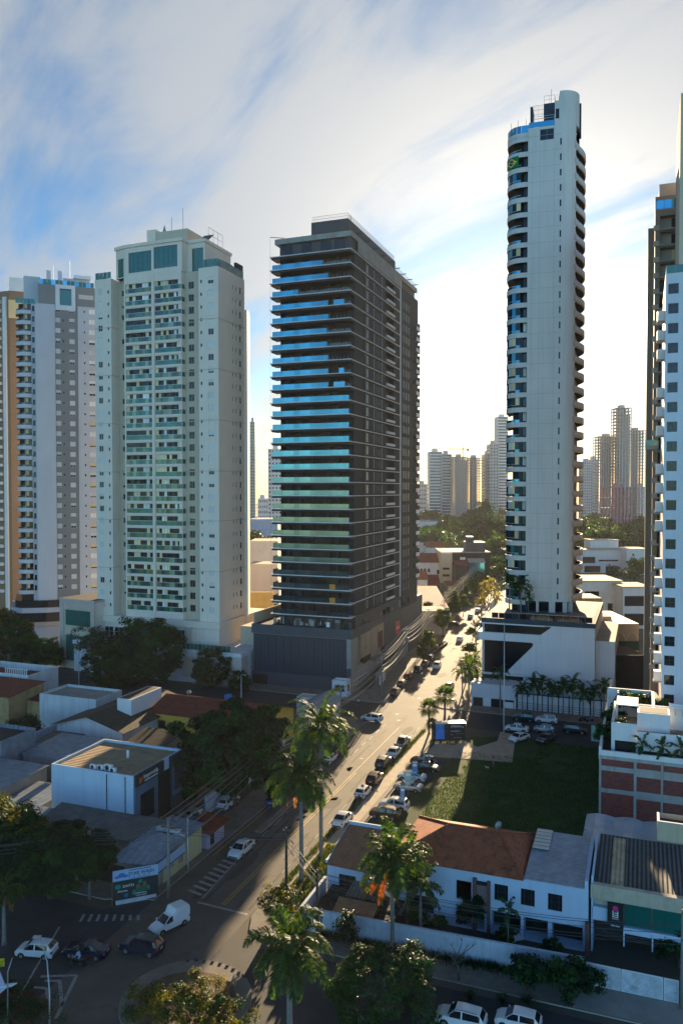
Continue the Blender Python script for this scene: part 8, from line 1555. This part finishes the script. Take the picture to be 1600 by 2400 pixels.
        if solid: b.box(W * (1 - solid), W - .05, dep * .2, dep * .8, 0, zt * .95, m)
        b.build('core', t); return t
    skeleton('bare concrete tower frame under the crane', 1058, 1094, 1070, 880, 28, 6, solid=.5); skeleton('second bare concrete frame right of the crane', 1093, 1130, 1072, 885, 28, 5); skeleton('see-through concrete frame left of the taller unfinished tower', 1402, 1448, 1022, 780, 34, 8); skeleton('tallest unfinished concrete tower on the right skyline', 1444, 1478, 955, 760, 40, 5, solid=.6); skeleton('unfinished concrete frame touching the brown tower', 1474, 1512, 1008, 770, 34, 6)
    t = skeleton('low unfinished frame wrapped in pink netting', 1422, 1488, 1142, 620, 6, 8, mat_=PKN)
    p, q, zt = place(1084, 1085, 1070, 885, 0); t = thing('tower_crane', 'yellow-brown tower crane above the bare concrete frame', 'crane', p); YC = mat('crane_yellow', (.45, .28, .05), .7); b = MB(); b.box(-.5, .5, 0, 1, 0, zt + 10, YC); b.build('mast', t); b = MB(); b.box(-18, 7, .2, .8, zt + 8, zt + 9, YC); b.tube([(0, .5, zt + 13), (-14, .5, zt + 9)], .15, YC, 4); b.tube([(0, .5, zt + 13), (6, .5, zt + 9)], .15, YC, 4); b.tube([(0, .5, zt + 9), (0, .5, zt + 13)], .4, YC, 4); b.build('jib', t); b = MB(); b.box(4.5, 6.8, 0, 1, zt + 6, zt + 8, M['concrete']); b.build('counterweight', t)
    # low city behind the trees
    cm = [PL, TNF, GYF, WHT, BEI]
    def blockm(): b = MB(); return b
    bms = []
    for k in range(5):
        b = MB(); W, D, H = r.uniform(10, 18), r.uniform(9, 14), r.uniform(7, 15); b.box(0, W, 0, D, 0, H, cm[k]); b.box(W * .2, W * .5, 2, D - 2, H, H + 2.5, cm[k])
        for f in range(int(H / 3)):
            for c in range(5): b.box(W * (c + .25) / 5, W * (c + .7) / 5, -.05, -.01, f * 3 + 1, f * 3 + 2.3, M['win'])
        bms.append(b.mesh('low_building'))
    for i in range(46):
        px = r.choice([r.uniform(965, 1190), r.uniform(965, 1190), r.uniform(1365, 1515), r.uniform(580, 660)]); Z = r.uniform(700, 1500); tag(ob('low_building', bms[i % 5], None, A(px, Z), r.uniform(-.4, .4)), 'small pale building half hidden by the far trees', 'building', 'low buildings beyond the trees')
    # ---- trees of the middle distance
    FLF = leafmat('far_leaf', (.028, .075, .012), .3, var=.5, tcol=(2, 2.4, .9)); FLY = leafmat('far_yellow_leaf', (.075, .085, .015), .4); FLD = leafmat('far_dark_leaf', (.012, .045, .012), .25, tcol=(2, 2.4, .9))
    fm = [crown_mesh(200 + i, 5.4, 5.4, 4.2 + .4 * (i % 3), 5.8, 60, 34, .62, [[FLF, FLD], [FLF, FLF, FLY], [FLD], [FLF, FLD], [FLY, FLF]][i], hollow=.55, lump=.35, skirt=-.6) for i in range(5)]; ft = trunk_mesh(200, 5, .4, 3.5, 4)
    fpm = [palm_meshes(210 + i, 8 + 2 * i, 13, 3.6, .2, 1.0, nl=12, ll=.9, wsp=3) for i in range(2)]
    def ftree(lb, px, Z, s, k, gr): tree('tree', lb, A(px, Z), fm[k], ft, r.uniform(0, 6), (s, s, s * r.uniform(.8, 1.15)), group=gr)
    tree('round_tree', 'big round olive-coloured tree in front of the far wood', A(1092, 455), fm[4], ft, 0, (1.35, 1.35, 1.25))
    for i in range(120):
        Z = 470 + 620 * (i / 120) ** 1.2 + r.uniform(-15, 15); px = r.uniform(968, 1196); ftree('tree in the wood between the dark tower and the slender tower', px, Z, r.uniform(1.2, 2.4) * (.75 + .25 * Z / 700), r.choice([0, 0, 1, 2, 3, 4]), 'trees of the far wood by the street')
    for i in range(70):
        Z = 480 + 400 * (i / 70) ** 1.2; px = r.uniform(1362, 1520); ftree('tree in the wood right of the slender tower', px, Z, r.uniform(1.4, 2.3), r.choice([0, 2, 3, 1]), 'trees of the wood right of the slender tower')
    for i in range(26):
        Z = r.choice([r.uniform(380, 520), r.uniform(640, 900)]); px = r.uniform(575, 655); ftree('tree between the cream and dark towers', px, Z, r.uniform(1.2, 2.2), r.choice([0, 2, 3]), 'trees in the gap between the middle towers')
    for i in range(8): ftree('sunlit bush in the yard between the cream and dark towers', 588 + i * 8, r.uniform(272, 292), r.uniform(.4, .6), 1, 'bushes in the yard between the middle towers')
    for i in range(22): palm('palm rising from the wood by the far street', A(r.uniform(985, 1180), r.uniform(450, 640)), fpm[i % 2], i, r.uniform(1.1, 1.8), 'palms in the far wood by the street')
    for i in range(16): palm('palm in the wood right of the slender tower', A(r.uniform(1372, 1505), r.uniform(470, 560)), fpm[i % 2], i, r.uniform(1.4, 2.0), 'palms in the wood right of the slender tower')
    for i, px in enumerate((1133, 1145)): palm('tall palm pair standing above the far wood', A(px, 640), fpm[1], i * 2, 3.0 if i == 0 else 2.85, 'tall palm pair above the far wood')
    st = [(1096, 360, .7), (1108, 352, .8), (1120, 340, .6), (1078, 330, .7), (1090, 322, .6), (1128, 372, .8), (1150, 400, .9), (1165, 430, .9), (1070, 300, .6), (1060, 285, .5), (1178, 400, .8), (1010, 350, .5), (985, 440, .9), (1000, 470, 1.0), (1040, 300, .4)]
    for px, Z, s in st: ftree('leafy tree along the far left side of the street', px, Z, s, r.choice([0, 1, 0]), 'trees along the far street')
    for px, Z, s in ((1376, 330, 1.0), (1390, 345, 1.1), (1402, 330, .8), (1366, 300, .8), (1385, 262, .45), (1470, 280, .6), (1490, 400, .9), (1500, 410, 1.0), (1440, 405, .7), (1480, 390, .7)): ftree('garden tree around the white modern house', px, Z, s, r.choice([0, 2]), 'garden trees around the modern house')
    # a far horizon line of wooded land
    hb = MB(); n = 80
    def hh(x, s): return 6 + 16 * max(0, mnoise.noise(Vector((x * .002 + s, s, 0)))) + 5 * mnoise.noise(Vector((x * .02, s, 1)))
    hm = mat('wooded_rise', (.035, .05, .025), .95, var=.5, scale=.03)
    for i in range(n):
        x0, x1 = -1500 + 3000 * i / n, -1500 + 3000 * (i + 1) / n
        hb.face([(x0, 1900, 0), (x1, 1900, 0), (x1, 2050, hh(x1, 2) + 8), (x0, 2050, hh(x0, 2) + 8)], hm); hb.face([(x0, 2050, hh(x0, 2) + 8), (x1, 2050, hh(x1, 2) + 8), (x1, 2500, 0), (x0, 2500, 0)], hm)
    tag(hb.build('hills'), kind='structure')
far()
